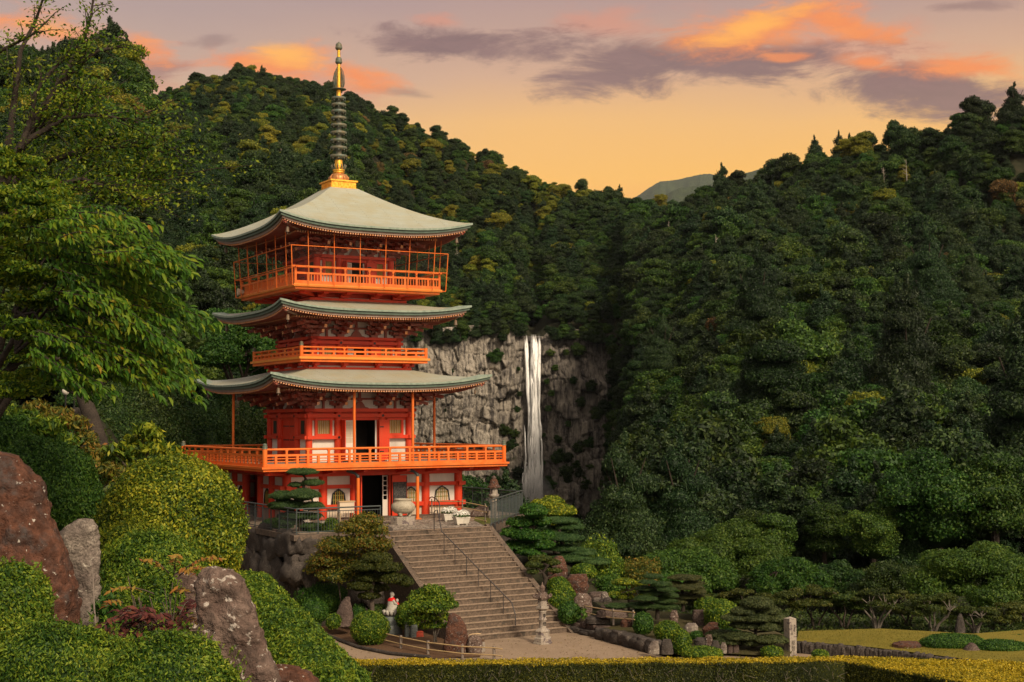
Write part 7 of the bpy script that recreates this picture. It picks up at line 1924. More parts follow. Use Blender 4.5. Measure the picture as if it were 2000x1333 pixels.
# ------------------------------------------------------------------ far blue hills
m, t, p = new_mat('far_forested_hill'); FARM = m
n = noise_node(t, .02, 8, .7); n2 = noise_node(t, .12, 5, .7)
c = ramp_node(t, n, [(.3, (.016, .030, .012)), (.7, (.045, .070, .022))]); t.links.new(c, p.inputs['Base Color']); p.inputs['Roughness'].default_value = .95; bump(t, p, n2, 1.0, 12)
def far_hill(ridge_pts, D, depth, label, seed):
    rows = []; xs = np.linspace(ridge_pts[0][0], ridge_pts[-1][0], 160)
    ry = np.interp(xs, [q[0] for q in ridge_pts], [q[1] for q in ridge_pts])
    for i in range(24):
        f = i / 23; r = []
        for x, y in zip(xs, ry):
            P_ = at(x, y + 1.3 * mnoise.noise(Vector((x * .6, seed, 0))) + .8 * mnoise.noise(Vector((x * 2, seed, 0))), D); q = at(x, 700, D - depth)
            w = f ** 1.15; z = P_[2] * (1 - w) + q[2] * w; yy = D - depth * f + depth * .05 * mnoise.noise(Vector((x * .02, f * 3, seed)))
            r.append((P_[0] * yy / D, yy, z + D * .0035 * mnoise.noise(Vector((x * .07, f * 6, seed))) * min(1, f * 6)))
        rows.append(r)
    mb = MB(); mb.sheet(rows); o = mb.build('far_hill', FARM); tag(o, label, None, kind='structure')
far_hill([(1120, 430), (1200, 402), (1245, 383), (1290, 356), (1340, 346), (1390, 342), (1440, 350), (1500, 375), (1600, 420)], 7600, 1700, 'far blue hill in the notch between the slopes', 3)
far_hill([(1230, 430), (1290, 385), (1330, 367), (1380, 362), (1430, 345), (1480, 331), (1520, 326), (1580, 340), (1660, 380)], 5000, 1000, 'nearer blue green hill in front of the far one', 8)
# ------------------------------------------------------------------ trees between garden and forest
MT = 'broadleaf trees beyond the rock garden'
def at_tree(px, base_py, top_py, Y, half_px): 
    b = at(px, base_py, Y); return b, (base_py - top_py) * Y / F, half_px * Y / F
for lab, px, bp, tp, Y, hp_, mt, seed, leaf in (
    ('big spreading fresh green cherry tree behind the layered pines, the left one', 1320, 1200, 1072, 77, 105, L_BROAD, 31, .15),
    ('tallest spreading fresh green cherry tree behind the dwarf clipped tree', 1425, 1200, 1020, 82, 120, L_BROAD, 32, .15),
    ('right hand fresh green cherry tree, behind the stone pillar', 1545, 1210, 1085, 76, 80, L_BROAD, 33, .15),
    ('pale green tree filling the gap behind the layered pines', 1250, 1185, 1085, 86, 60, L_BROAD, 34, .15),
    ('big cherry tree with hanging leaves above the clipped lawn mounds', 1905, 1245, 1050, 66, 125, L_BROAD, 35, .13),
    ('darker tree at the right edge behind the cherry tree', 2005, 1240, 1100, 70, 80, L_DARKTREE, 36, .13),
    ('dark tree behind the olive trees, left of the lawn cherry tree', 1740, 1240, 1085, 74, 80, L_DARKTREE, 37, .14),
    ('dark tree directly above the olive trees at the middle of the lawn', 1640, 1235, 1085, 78, 70, L_DARKTREE, 38, .14)):
    b, H_, R_ = at_tree(px, bp, tp, Y, hp_)
    tree(lab, 'cherry_tree' if mt is L_BROAD else 'dark_tree', 'tree', b, H_, R_, mt, BARK, leaf, .5, 34, .30, MT, seed, .3, dens=.95, dome=.85, layered=.0, core=.62, thick=.4)
OT = 'small layered olive green trees behind the lawn'
for k_, (px, bp, tp, Y, hp_, bk, lab) in enumerate((
    (1395, 1222, 1150, 61.5, 46, BARK, 'small olive tree behind the dwarf clipped tree, left end of the row'), (1462, 1228, 1148, 60.5, 46, BARK, 'small dark stemmed olive tree just right of the large green dome'), (1528, 1232, 1146, 60.2, 48, BARK, 'small dark stemmed olive tree directly behind the stone pillar'), (1592, 1232, 1140, 60.4, 50, BARK, 'dark stemmed olive tree, first right of the stone pillar'),
    (1650, 1231, 1138, 60.0, 48, MIDBARK, 'brown stemmed olive tree left of the pale stemmed pair'), (1712, 1229, 1146, 59.3, 52, PALEBARK, 'pale stemmed olive tree nearest the middle of the lawn'), (1772, 1232, 1150, 60.6, 44, BARK, 'dark stemmed olive tree between the two pale stemmed trees'), (1822, 1236, 1158, 58.6, 54, PALEBARK, 'widest pale stemmed olive tree left of the standing stone'),
    (1905, 1238, 1176, 58.2, 40, PALEBARK, 'bare limbed pale olive tree right of the standing stone'), (1962, 1238, 1172, 60.5, 46, BARK, 'dark olive tree behind the right clipped mounds'), (2010, 1240, 1170, 61, 40, BARK, 'dark olive tree cut by the right edge'))):
    b, H_, R_ = at_tree(px, bp, tp, Y, hp_)
    root = thing('olive_tree', lab, 'tree', b, OT); g = random.Random(50 + k_); gn = np.random.default_rng(k_ + 900); E_ = []
    for i in range(17):
        a = g.uniform(0, 6.28); q = R_ * math.sqrt(g.random()) * .95; f = g.random()
        z = H_ * (.52 + .44 * f) * (1 - .22 * (q / R_) ** 2); r = R_ * g.uniform(.24, .42)
        E_.append((np.array([q * math.cos(a), q * math.sin(a), z]), (r, r, r * .34)))
    link('crown', pad_mesh('crown', E_, 1.0, .095, .45, (0, 0, 0), -.5, .3, k_ * 2.2, .6, .3, 1, .5, .5, g=gn), L_OLIVE, root)
    mb = MB(); ns = 5 if bk is PALEBARK else 3
    for i in range(ns):
        a = i * 6.28 / ns + g.uniform(-.4, .4); L = R_ * g.uniform(.5, .8)
        p0 = np.array((.05 * math.cos(a), .05 * math.sin(a), -.1)); p1 = np.array((L * .30 * math.cos(a), L * .30 * math.sin(a), H_ * .22)); p2 = np.array((L * .7 * math.cos(a + .3), L * .7 * math.sin(a + .3), H_ * .42)); p3 = np.array((L * math.cos(a + .1), L * math.sin(a + .1), H_ * .68))
        mb.tube([p0, p1, p2, p3], [.055, .045, .035, .02], 6)
        for c, r in E_:
            if np.linalg.norm(c - p3) < R_ * .75: mb.tube([p2 * .4 + p3 * .6, (p3 + c) / 2 + (0, 0, .05), c], [.02, .015, .008], 5)
    mb.build('trunk', bk, root)
# ------------------------------------------------------------------ trees and thicket behind the pagoda on the left
BT = 'trees behind the pagoda on the left'
for lab, px, bp, tp, Y, hp_, mt, seed in (
    ('dark limbed open tree between the pagoda roofs and the cherry tree', 462, 900, 590, 94, 125, L_BROAD, 41),
    ('tall green tree rising behind the lowest roof at the left', 330, 930, 640, 104, 120, L_BROAD, 42),
    ('green tree right behind the left pagoda corner', 560, 920, 610, 108, 100, L_BROAD, 43),
    ('dark tree behind the left hillside trunk', 230, 930, 690, 98, 110, L_DARKTREE, 44)):
    b, H_, R_ = at_tree(px, bp, tp, Y, hp_)
    tree(lab, 'open_tree', 'tree', b, H_, R_, mt, BARK, .20, .5, 38, .27, BT, seed, .38, dens=.75, dome=.62, core=.5, thick=.5, tr=.2)
for k_, (px, tp, bt, hw_, Y) in enumerate(((300, 750, 930, 70, 84), (390, 780, 950, 60, 88), (460, 790, 960, 55, 90), (515, 800, 960, 45, 92), (240, 790, 940, 60, 72), (330, 800, 950, 50, 84), (430, 740, 930, 60, 96), (200, 730, 900, 60, 80))):
    shrub(('tallest', 'broad', 'rounded', 'narrow', 'leftmost low', 'middle low', 'rearmost', 'leftmost rear')[k_] + ' dark evergreen bush in the shade left of the pagoda', px, tp, bt, hw_, Y, L_DARKTREE, 6.5, .5, 'evergreen_bush', 'dark evergreen bushes left of the pagoda', 'bush', .4, dens=1.2, jit=.8, thick=.5, sub=2)
# ------------------------------------------------------------------ foreground slope at the left
FG = 'clipped shrubs of the foreground slope'
shrub('great golden green clipped dome left of the pagoda', 333, 889, 1140, 143, 15.0, L_YELLOWBOX, 7.0, .5, group=FG, dens=2.0, lump=.10, seed=5, cut=-.45)
shrub('long dark green azalea mound above the big brown rock', 78, 858, 1060, 118, 16.5, L_DARKSHRUB, 7.0, .42, group=FG, dens=1.8, lump=.12, seed=9, ell=[(0, 860, 80, 60, 1)])
shrub('golden topped azalea behind the grey rock, under the great dome', 262, 1020, 1110, 70, 13.4, L_YELLOWBOX, 7, .42, group=FG, dens=1.8, lump=.16, seed=11)
shrub('mid green azalea mound under the great dome', 298, 1042, 1160, 100, 12.6, L_AZALEA, 7.5, .40, group=FG, dens=1.8, lump=.14, seed=13)
shrub('small bright azalea behind the red leaved plant', 318, 1122, 1260, 62, 10.6, L_AZALEA, 8.5, .40, group=FG, dens=1.8, lump=.16, seed=15)
shrub('azalea ball at the left edge in front of the big brown rock', 20, 1102, 1250, 78, 9.4, L_AZALEA, 9, .38, group=FG, dens=1.8, lump=.14, seed=17)
shrub('low azalea hedge along the bottom left corner', 110, 1222, 1420, 190, 8.4, L_AZALEA, 8.5, .38, group=FG, dens=1.7, lump=.16, seed=19, dr=.5)
shrub('low azalea hedge at the bottom in front of the tall mauve rock', 330, 1240, 1430, 140, 8.1, L_AZALEA, 8.5, .38, group=FG, dens=1.7, lump=.16, seed=23, dr=.5)
# bank of azalea that falls away to the right
SB = []
for i in range(9):
    f = i / 8; SB.append((488 + 150 * f, 1165 + 190 * f, 62 + 20 * f, 52, 1.2 - 2.6 * f))
k = K(13.0); b = at(540, 1333, 13.0); E_ = [(tuple(at(ex, ey, 13 + dy)), (erx * k, 1.6 * erx * k, ery * k)) for ex, ey, erx, ery, dy in SB]
bk_ = link('azalea_bank', pad_mesh('azalea_bank', E_, 1.5, 7.8 * k, .38, b, -.4, .14, 3.0, .75, .9, 2, .92, .2), L_AZALEA); bk_.location = b
tag(bk_, 'long bright azalea bank sloping down behind the tall mauve rock', 'shrub', FG)
shrub('small bright azalea at the bottom where the hedge begins', 640, 1306, 1420, 58, 10.4, L_AZALEA, 10, .38, group=FG, dens=1.7, lump=.14, seed=27)
shrub('small azalea between the grey boulder and the great dome', 228, 1130, 1240, 42, 11.8, L_AZALEA, 7.5, .40, group=FG, dens=1.7, lump=.16, seed=33)
shrub('shaded azalea between the tall rock and the bank', 470, 1160, 1300, 30, 11.5, L_AZALEA, 10, .40, group=FG, dens=1.7, lump=.14, seed=29)
FR = 'foreground boulders'
rock('huge rust brown boulder at the left edge', [(1290, -90, 140), (1250, -95, 152), (1200, -98, 156), (1150, -98, 150), (1090, -95, 131), (1030, -92, 112), (985, -90, 99), (945, -85, 84), (915, -78, 62), (895, -66, 34), (880, -50, 0)], 10.8, BROWNROCK, .6, 2.7, .11, 'boulder', FR, 'rock', .06)
rock('grey lichen boulder with a pale ledge right of the brown boulder', [(1235, 116, 190), (1190, 112, 194), (1130, 108, 195), (1080, 108, 194), (1045, 108, 194), (1028, 122, 193), (1014, 150, 184)], 11.4, GREYROCK, .6, 6.4, .20, 'boulder', FR, 'rock', .07)
rock('small tan stone at the foot of the brown boulder', [(1275, 146, 182), (1245, 143, 187), (1225, 148, 186), (1215, 158, 180)], 9.9, GREYROCK, .7, 3.9, .10, 'boulder', FR, 'rock', .07)
rock('mauve boulder half hidden behind the tall leaning rock', [(1230, 334, 398), (1180, 330, 396), (1145, 328, 392), (1125, 336, 384), (1115, 348, 372)], 10.6, PURPLEROCK, .7, 8.2, .10, 'boulder', FR, 'rock', .07)
rock('tall mauve lichen covered rock leaning at the centre left foreground', [(1400, 398, 566), (1333, 398, 546), (1280, 392, 528), (1230, 386, 510), (1190, 384, 492), (1150, 384, 474), (1125, 388, 466), (1113, 396, 456), (1108, 404, 440)], 8.7, PURPLEROCK, .6, 4.9, .15, 'boulder', FR, 'rock', .07)
rock('low red brown stone right of the tall mauve rock', [(1390, 510, 640), (1345, 512, 630), (1315, 522, 606), (1300, 536, 570)], 9.5, BROWNROCK, .7, 1.9, .10, 'boulder', FR, 'rock', .07)
# leafy shrubs above the azaleas
def leafy(lab, name, pads, Y, mat, lp, asp, seed, group, up=.9, dens=.9, bark_=MIDBARK, cat='shrub'):
    k = K(Y); cx = sum(q[0] for q in pads) / len(pads); by = max(q[1] + q[3] for q in pads) + 25; b = at(cx, by, Y); root = thing(name, lab, cat, b, group); g = random.Random(seed)
    E_ = [(tuple(at(x, y, Y + g.uniform(-.25, .25))), (rx * k, rx * k, ry * k)) for x, y, rx, ry in pads]
    link('leaves', pad_mesh('leaves', E_, dens, lp * k, asp, b, -.6, .35, seed * 1.1, .8, up, 1, .6, .5), mat, root)
    mb = MB()
    for c, r in E_: mb.tube([b, (b + np.array(c)) / 2 + (g.uniform(-.05, .05), 0, 0), np.array(c)], [.016, .012, .006], 5)
    mb.build('stems', bark_, root, b); return root
LS = 'leafy shrubs above the azaleas'
leafy('bright green narrow leaved shrub at the left edge above the azalea mound', 'leafy_shrub', [(-10, 815, 50, 26), (40, 825, 44, 26), (85, 838, 40, 24), (20, 850, 44, 24), (120, 858, 36, 20)], 17.6, L_AZALEA, 17, .26, 3, LS)
leafy('olive shrub with reddish tips in front of the leaning trunk', 'leafy_shrub', [(70, 798, 26, 16), (110, 815, 34, 20), (145, 830, 30, 20), (160, 858, 34, 20), (190, 885, 36, 18), (215, 900, 34, 16), (195, 918, 34, 20), (232, 932, 34, 22), (175, 938, 34, 22)], 18.6, L_PHOTINIA, 11, .32, 5, LS)
leafy('yellow green large leaved shrub above the great dome', 'leafy_shrub', [(285, 838, 24, 14), (300, 852, 22, 14), (268, 862, 26, 14), (300, 876, 30, 14), (330, 880, 26, 12), (255, 885, 30, 12), (222, 880, 22, 12), (232, 895, 30, 12)], 16.6, L_YELLOWBOX, 17, .34, 7, LS)
# red leaved plant with its compound fronds
root = thing('red_leaved_plant', 'dark red leaved plant with orange upper fronds in front of the tall mauve rock', 'plant', at(300, 1290, 9.2)); g = random.Random(8); mb = MB(); Cl, Nl, Tl = [], [], []; Co, No, To = [], [], []
k = K(9.2)
def frond(p0, p1, sag, n, size, CC, NN, TT):
    p0, p1 = np.array(p0), np.array(p1); pts = [p0 + (p1 - p0) * s + np.array((0, 0, sag * math.sin(s * math.pi) * 1.0)) for s in np.linspace(0, 1, 6)]
    mb.tube(pts, [.005, .004, .004, .003, .003, .002], 4)
    for i in range(n):
        s = .25 + .75 * i / (n - 1); c = p0 + (p1 - p0) * s + np.array((0, 0, sag * math.sin(s * math.pi)))
        d = (p1 - p0) / np.linalg.norm(p1 - p0); sd_ = np.cross(d, (0, 0, 1)); sd_ /= np.linalg.norm(sd_) + 1e-6
        for q in (-1, 1):
            t_ = d * .7 + sd_ * q * .9 + np.array((g.gauss(0, .25), g.gauss(0, .25), -.35 + g.gauss(0, .2))); t_ /= np.linalg.norm(t_)
            CC.append(c + t_ * size * .5); TT.append(t_); NN.append((g.gauss(0, .4), -.5 + g.gauss(0, .4), 1))
for i in range(46):
    a = g.uniform(0, 2 * math.pi); x0 = g.uniform(235, 355); y0 = g.uniform(1190, 1275)
    dx_, dy_ = g.uniform(-1, 1) * 62, g.uniform(-30, 28); p0 = at(x0, y0, 9.2 + g.uniform(-.25, .25)); p1 = at(x0 + dx_, y0 + dy_, 9.2 + g.uniform(-.3, .2))
    frond(p0, p1, .035, 6, .058, Cl, Nl, Tl)
for (x0, y0, x1, y1) in ((330, 1120, 282, 1096), (340, 1118, 345, 1088), (345, 1120, 375, 1122), (360, 1112, 428, 1092), (350, 1125, 400, 1112), (300, 1160, 215, 1154), (330, 1165, 360, 1156), (240, 1178, 206, 1186), (320, 1260, 400, 1272), (345, 1210, 392, 1222)):
    frond(at(x0, y0, 9.25), at(x1, y1, 9.1), .03, 9, .05, Co, No, To)
for i in range(14): x = g.uniform(270, 345); mb.tube([at(300 + g.uniform(-25, 25), 1300, 9.2), at(x, 1240, 9.2), at(x + g.uniform(-25, 25), g.uniform(1120, 1200), 9.2)], [.006, .005, .003], 5)
Lb = root.location
leaf_obj('leaves', Cl, Nl, .07, .34, L_NANDINA, root, None, Lb, T=np.array(Tl), jit=.25)
L_ORANGEFROND = leaf_mat('orange_frond_leaves', G((.20, .05, .02), (.30, .13, .025), (.26, .19, .03), (.34, .16, .03)), tr=.3, objvar=0)
leaf_obj('upper_fronds', Co, No, .055, .32, L_ORANGEFROND, root, None, Lb, T=np.array(To), jit=.25)
mb.build('stems', MIDBARK, root, Lb)
leafy('dark green leaves of a small bush between the boulders and the red plant', 'leafy_shrub', [(205, 1190, 26, 30), (225, 1225, 30, 26), (200, 1240, 20, 20), (250, 1250, 26, 16)], 9.7, L_DARKSHRUB, 17, .28, 11, LS)
mb = MB(); mb.tube([at(192, 1262, 9.6), at(184, 1190, 9.6), at(181, 1112, 9.6)], [.008, .007, .004], 5); o_ = at(192, 1262, 9.6); q = mb.build('dry_stem', POST, None, o_); q.location = o_; tag(q, 'single thin dry upright stem right of the grey boulder', 'stem')
# leaning trunk, lamps, low wall at the edge of the upper garden
tb_ = at(205, 905, 27.0)
root = thing('leaning_tree', 'thick grey leaning trunk under a dark crown at the left', 'tree', tb_)
mb = MB(); mb.tube([at(208, 930, 27), at(192, 862, 27), at(178, 815, 27.2), at(160, 770, 27.4), at(150, 690, 27.6)], [.20, .17, .15, .13, .10], 10)
for e in ((60, 640), (250, 650), (140, 560), (320, 690), (20, 720)): mb.tube([at(160, 770, 27.4), at((160 + e[0]) / 2, (770 + e[1]) / 2 - 12, 27.5), at(*e, 28)], [.10, .07, .03], 7)
mb.build('trunk', BARK, root, tb_)
g = random.Random(4); E_ = []
for i in range(40):
    x, y = g.uniform(-60, 380), g.uniform(560, 745); 
    if y > 700 and x > 250: continue
    r = g.uniform(30, 52) * K(28); E_.append((tuple(at(x, y, 28.5 + g.uniform(-1, 1.6))), (r, r, r * .55)))
link('crown', pad_mesh('crown', E_, .85, .11, .45, tb_, -.6, .32, 4.4, .7, .2, 1, .6, .5), L_DARKTREE, root)
for px, py, lab in ((128, 765, 'round white garden lamp on a black post, the nearer one'), (145, 764, 'second white garden lamp, just behind the nearer one')):
    Y = 33.0 + (px > 130) * 1.5; b = at(px, 800, Y); c = at(px, py, Y)
    e = thing('garden_lamp', lab, 'garden lamp', b, 'garden lamps')
    mb = MB(); mb.tube([(0, 0, 0), (0, 0, c[2] - b[2] - .06)], .02, 8); mb.build('post', BLACK, e)
    mb = MB(); mb.lathe((0, 0, c[2] - b[2]), [(.01, -.085), (.05, -.07), (.085, -.02), (.085, .03), (.05, .075), (.01, .085)], 14); mb.build('globe', WHITEPOT, e)
rock('dark stone at the top of the grass bank beside the trunk', [(850, 150, 172), (820, 146, 170), (797, 138, 160)], 28.5, DARKSTONE, .8, 3.3)

# ------------------------------------------------------------------ overhanging trees, upper left
def in_px(poly, n, g):
    out = []; xs = [q[0] for q in poly]; ys_ = [q[1] for q in poly]
    while len(out) < n:
        P_ = np.column_stack([g.uniform(min(xs), max(xs), 200), g.uniform(min(ys_), max(ys_), 200)]); out += list(P_[in_poly(P_, poly)])
    return np.array(out[:n])
# maple
root = thing('maple_tree', 'bright fine leaved maple with red seed tips at the left edge', 'tree', at(-60, 1000, 15.5)); gn = np.random.default_rng(5); Y0 = 15.0; k = K(Y0); E_ = []
for x, y in in_px([(-60, 285), (40, 300), (95, 345), (150, 420), (205, 470), (250, 540), (245, 610), (215, 690), (150, 740), (60, 770), (-60, 790)], 130, gn):
    r = gn.uniform(26, 46) * k; E_.append((tuple(at(x, y, Y0 + gn.uniform(-3.2, 1.2) * (1 if x < 120 else .45))), (r, r, r * .34)))
link('crown', pad_mesh('crown', E_, .85, 9 * k, .45, root.location, -.6, .38, 6.6, .75, -.1, 1, .45, .6, g=gn), L_MAPLE, root)
P_, N_ = [], []
for c, r in E_:
    if c[2] > 1.0 and gn.random() < .6:
        q, w = ell_points(c, r, 5, .2, .3, 1, .05, gn); P_.append(q); N_.append(w)
leaf_obj('red_seeds', np.vstack(P_), np.vstack(N_), 7 * k, .4, L_NANDINA, root, None, root.location, jit=.8)  # red winged seeds on the upper sprays, not foliage
mb = MB(); b0_ = np.array(root.location)
for e in ((20, 420), (90, 500), (150, 560), (120, 640), (60, 700), (10, 560), (190, 520), (160, 690), (30, 340)):
    mb.tube([at(-60, 900, 15.6), at((e[0] - 60) / 2, (e[1] + 760) / 2, 15.5), at(*e, 15.3)], [.06, .03, .01], 7)
mb.tube([b0_, at(-60, 900, 15.6)], [.14, .11], 8); mb.build('trunk', BARK, root, root.location)
# cherry with long drooping shoots
root = thing('cherry_tree', 'cherry tree with long shoots of drooping pointed leaves beside the pagoda', 'tree', at(-80, 980, 13.4)); gn = np.random.default_rng(15); Y0 = 12.2; k = K(Y0)
mb = MB(); C_, N_, T_ = [], [], []
tips = [(384, 515), (376, 540), (340, 500), (380, 512), (372, 535), (350, 500), (330, 478), (300, 452), (262, 438), (365, 566), (350, 590), (428, 640), (410, 628), (362, 610), (345, 640), (300, 650), (330, 668), (355, 700), (372, 692), (396, 740), (395, 758), (360, 742), (330, 752), (300, 720), (270, 740), (240, 742), (310, 600), (290, 560), (330, 545), (268, 520), (232, 470), (200, 452), (250, 690), (210, 705), (330, 720), (250, 600), (220, 650), (290, 680), (188, 760), (215, 770)]
shoots = []
for tx_, ty_ in tips:
    for q in range(4):
        ex, ey = tx_ + (gn.normal(0, 13) if q else 0) - 14 * q, ty_ + (gn.normal(0, 15) if q else 0)
        L = gn.uniform(90, 165); sx_, sy_ = ex - L * .92, ey - L * (.10 + .42 * (ey - 430) / 330) + gn.normal(0, 12)
        sx_ = max(sx_, 60); shoots.append((sx_, sy_, ex, ey, gn.uniform(-1.0, .9) if q else gn.uniform(-.9, -.2)))
for x, y in in_px([(120, 440), (200, 440), (270, 450), (340, 500), (350, 600), (330, 680), (300, 740), (200, 740), (130, 700)], 80, gn):
    L = gn.uniform(60, 120); shoots.append((x - L * .9, y - L * (.05 + .4 * gn.random()), x, y, gn.uniform(-.4, 1.4)))
for sx_, sy_, ex, ey, dy in shoots:
    pa, pb_ = at(sx_, sy_, Y0 + dy + .3), at(ex, ey, Y0 + dy); arch = .02 + .04 * gn.random()
    f_ = lambda s: pa + (pb_ - pa) * s + np.array((0, 0, arch * math.sin(s * math.pi)))
    mb.tube([f_(s) for s in np.linspace(0, 1, 7)], [.0055, .005, .0045, .004, .003, .0025, .0015], 5)
    d = (pb_ - pa) / np.linalg.norm(pb_ - pa); n = int(np.linalg.norm(pb_ - pa) / .014)
    for i in range(n):
        s = (i + gn.random()) / n; c = f_(s) + gn.normal(0, .018, 3); side = np.array((0, 1, 0)) * (1 if i % 2 else -1)
        t_ = d * (.45 + .5 * s) + side * .6 + np.array((gn.normal(0, .34), gn.normal(0, .3), -.62 + gn.normal(0, .34))); t_ /= np.linalg.norm(t_)
        C_.append(c + t_ * .048); T_.append(t_); N_.append((d[0] * .5 + gn.normal(0, .5), -.7 + gn.normal(0, .4), .55 + gn.normal(0, .3)))
C_ = np.array(C_); T_ = np.array(T_); N_ = np.array(N_)
def leaf6(C_, N_, T_, s, w, g):
    """pointed leaves of four quads folded along the midrib"""
    n = len(C_); N_ = unit(N_); T_ = unit(T_); B = unit(np.cross(N_, T_)); N_ = np.cross(T_, B); s = s * (.6 + .6 * g.random((n, 1))); w = s * w
    V = []
    for f, q, zz in ((-.5, 0, 0), (-.22, .42, .10), (.12, .5, .12), (.5, .02, -.12)):
        V.append(C_ + T_ * s * f + B * w * q + N_ * s * (zz)); V.append(C_ + T_ * s * f - N_ * s * (.12 * (f > .3))); V.append(C_ + T_ * s * f - B * w * q + N_ * s * zz)
    V = np.stack(V, 1).reshape(-1, 3); b = np.arange(n)[:, None] * 12
    Q = np.concatenate([b + np.array(q_) for r in range(3) for q_ in ((3 * r, 3 * r + 1, 3 * r + 4, 3 * r + 3), (3 * r + 1, 3 * r + 2, 3 * r + 5, 3 * r + 4))], 1).reshape(-1, 4)
    return V, Q, 6
V, Q, rep = leaf6(C_ - np.array(root.location), N_, T_, .090, .29, gn)
vv_ = np.clip(gn.beta(1.9, 2.3, len(C_)) * .85 + .28 * (gn.random(len(C_)) < .09), 0, 1)
link('leaves', np_mesh('leaves', V, Q, 4, np.repeat(vv_, rep)), L_CHERRY, root)
for i in range(16):
    s_ = shoots[i * 11 % len(shoots)]; mb.tube([at(30, 690 - i * 6, 13.2), at((s_[0] + 40) / 2, (s_[1] + 690 - i * 10) / 2, 12.9), at(s_[0], s_[1], Y0 + s_[4] + .3)], [.018, .011, .006], 6)
mb.tube([np.array(root.location), at(-60, 850, 13.4), at(-30, 760, 13.4), at(40, 640, 13.2)], [.08, .06, .045, .02], 8)
mb.build('trunk', BARK, root, root.location)
# high tree: airy crown and bare upper branches against the sky
root = thing('overhanging_tree', 'high airy tree with thin dark branches against the sky at the top left', 'tree', at(-150, 1000, 21)); gn = np.random.default_rng(25); g = random.Random(25); Y0 = 20.0; k = K(Y0); mb = MB(); C_, N_ = [], []
limbs = [[(-60, 520), (0, 370), (40, 290), (75, 225), (118, 165), (150, 128), (190, 100), (235, 92)], [(75, 225), (100, 185), (140, 120), (165, 75), (178, 30), (185, -30)], [(40, 290), (60, 230), (70, 180), (100, 140), (140, 100), (160, 96)], [(0, 370), (20, 260), (30, 180), (40, 100), (70, 40), (90, -20)], [(-40, 120), (20, 90), (60, 70), (95, 40)], [(118, 165), (150, 172), (185, 190), (205, 215)],
         [(-60, 420), (60, 330), (140, 300), (200, 290), (260, 285), (330, 300)], [(140, 300), (190, 330), (240, 345), (290, 350), (335, 345)], [(-60, 460), (80, 370), (160, 350), (230, 372), (280, 395)], [(-40, 360), (60, 270), (130, 230), (200, 225), (270, 240)], [(60, 270), (110, 215), (160, 190)]]
for li, l in enumerate(limbs):
    dy = g.uniform(-.8, .8); P_ = [at(x, y, Y0 + dy) for x, y in l]; n = len(P_); r0 = (.085, .045, .04, .06, .03, .02, .06, .035, .05, .05, .03)[li]
    mb.tube(P_, [r0 * (1 - .85 * i / (n - 1)) + .004 for i in range(n)], 7)
    for i in range(n - 1):
        for q in range(5 if li < 6 else 9):
            s = g.random(); c = P_[i] * (1 - s) + P_[i + 1] * s; d = (P_[i + 1] - P_[i]); d /= np.linalg.norm(d)
            e = c + (d * g.uniform(.2, .9) + np.array((g.gauss(0, .45), g.gauss(0, .5), g.gauss(0.05, .4)))) * g.uniform(.2, .55) * (1 if li < 6 else 1.5)
            mb.tube([c, (c + e) / 2 + (0, 0, .03), e], [.010, .007, .003], 4)
            m_ = int(g.uniform(14, 34)) if li < 6 else int(g.uniform(40, 75))
            for w in range(m_):
                f = g.uniform(.3, 1.1); sp_ = .07 if li < 6 else .17
                C_.append(c + (e - c) * f + np.array((g.gauss(0, sp_), g.gauss(0, sp_), g.gauss(0, sp_ * .55)))); N_.append((g.gauss(0, .5), g.gauss(0, .5) - .3, 1))
leaf_obj('leaves', C_, N_, 8.5 * k, .5, L_MAPLE, root, None, root.location, jit=.7)
mb.tube([np.array(root.location), at(-100, 700, 20.5), at(-60, 500, 20)], [.26, .2, .12], 9)
mb.build('trunk', BARK, root, root.location)

# low undergrowth on bare ground between garden, lawn and forest
g = np.random.default_rng(61)
q_ = np.column_stack([g.uniform(-.50, .46, 520000), np.concatenate([g.uniform(54, 112, 400000), g.uniform(11, 60, 120000)])]); q_[:, 0] *= q_[:, 1]
u_, v_ = uv_of(q_[:, 0], q_[:, 1]); px_ = 1000 + F * q_[:, 0] / q_[:, 1]
ok_ = ~((u_ > -12.5) & (v_ > -16) & (v_ < -2) & (u_ < -7)) & ~((u_ > -7.3) & (u_ < 8.4) & (v_ > -19.5) & (v_ < 14)) & ~in_poly(q_, lawn_poly) & (((px_ > 1180) & (q_[:, 1] > 58)) | ((px_ < 640) & (q_[:, 1] > 70)) | ((px_ > 960) & (q_[:, 1] > 66)) | ((px_ > 1950) & (q_[:, 1] > 50)) | ((q_[:, 0] < -.185 * q_[:, 1] - .8 * (q_[:, 1] < 20) + .6) & (q_[:, 1] < 64)))
q_ = q_[ok_][::1]; q_ = q_[g.permutation(len(q_))][:230000]; zz_ = ground_z(q_[:, 0], q_[:, 1])
hh_ = .10 + .30 * np.array([max(0, mnoise.noise(Vector((x * .5, y * .5, 1)))) for x, y in q_]) + .25 * g.random(len(q_)) ** 2
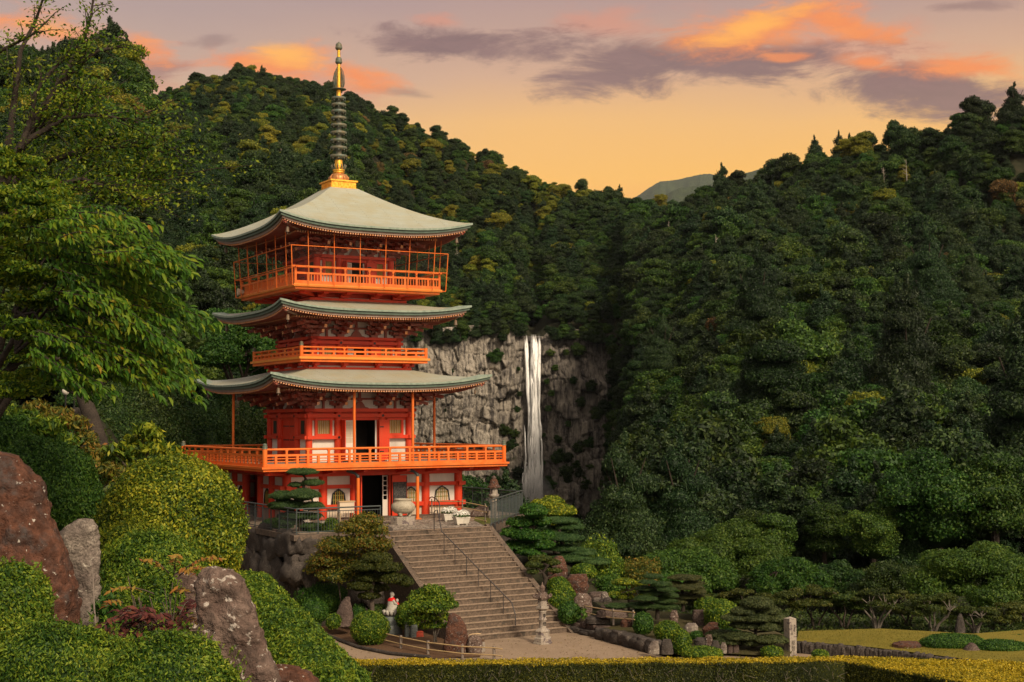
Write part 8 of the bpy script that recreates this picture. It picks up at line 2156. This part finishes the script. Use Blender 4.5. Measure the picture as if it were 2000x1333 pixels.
o = leaf_obj('ground_cover', np.column_stack([q_, zz_ + hh_ * g.random(len(q_))]), np.tile((0, 0, 1.0), (len(q_), 1)), .17, .42, L_DARKTREE, None, jit=.8, up=.8, g=g)
tag(o, 'low dark undergrowth between garden, lawn and forest', None, kind='stuff')

# fallen leaves on the plaza, the steps and the forecourt
g = np.random.default_rng(71)
q_ = np.column_stack([g.uniform(-9, 8, 2600), g.uniform(46, 62, 2600)]); u_, v_ = uv_of(q_[:, 0], q_[:, 1])
ok_ = ~((u_ > -3.3) & (u_ < 2.7) & (v_ > -19.4)) & (q_[:, 1] < 59 - .2 * q_[:, 0])
C1 = np.column_stack([q_[ok_], np.full(ok_.sum(), ZP + .02)])
us = g.uniform(-2.8, 2.2, 260); k_ = g.integers(0, NS, 260); C2 = np.array([W(u, -12.1 - RUN * (k + .75 * g.random() + .05), ZT - RISE * k + .012) for u, k in zip(us, k_)])
C3 = np.array([W(u, v, ZT + .02) for u, v in zip(g.uniform(-6.5, 2.2, 200), g.uniform(-11.8, -6.2, 200))])
C_ = np.vstack([C1, C2, C3]); L_LITTER = leaf_mat('fallen_leaves', G((.07, .04, .02), (.16, .09, .035), (.22, .16, .05), (.10, .12, .03)), tr=.1, objvar=0)
o = leaf_obj('leaf_litter', C_, np.tile((0, 0, 1.0), (len(C_), 1)), .075, .5, L_LITTER, None, jit=.25); tag(o, 'scattered fallen leaves on plaza and steps', None, kind='stuff')
# ------------------------------------------------------------------ thin evening air
HAZE_D = 1.6e-5
m, t, p = new_mat("thin_air"); t.nodes.remove(p)
vp = nd(t, 'ShaderNodeVolumePrincipled'); vp.inputs['Density'].default_value = HAZE_D; vp.inputs['Color'].default_value = (.80, .86, .95, 1)
vp.inputs['Anisotropy'].default_value = .0
t.links.new(vp.outputs[0], t.nodes['Material Output'].inputs['Volume'])
mb = MB(); mb.box(-6500, 6500, -420, 8800, -175, 1500); hz_ = mb.build('haze', m); tag(hz_, 'thin blue evening air over the valley', None, kind='stuff')
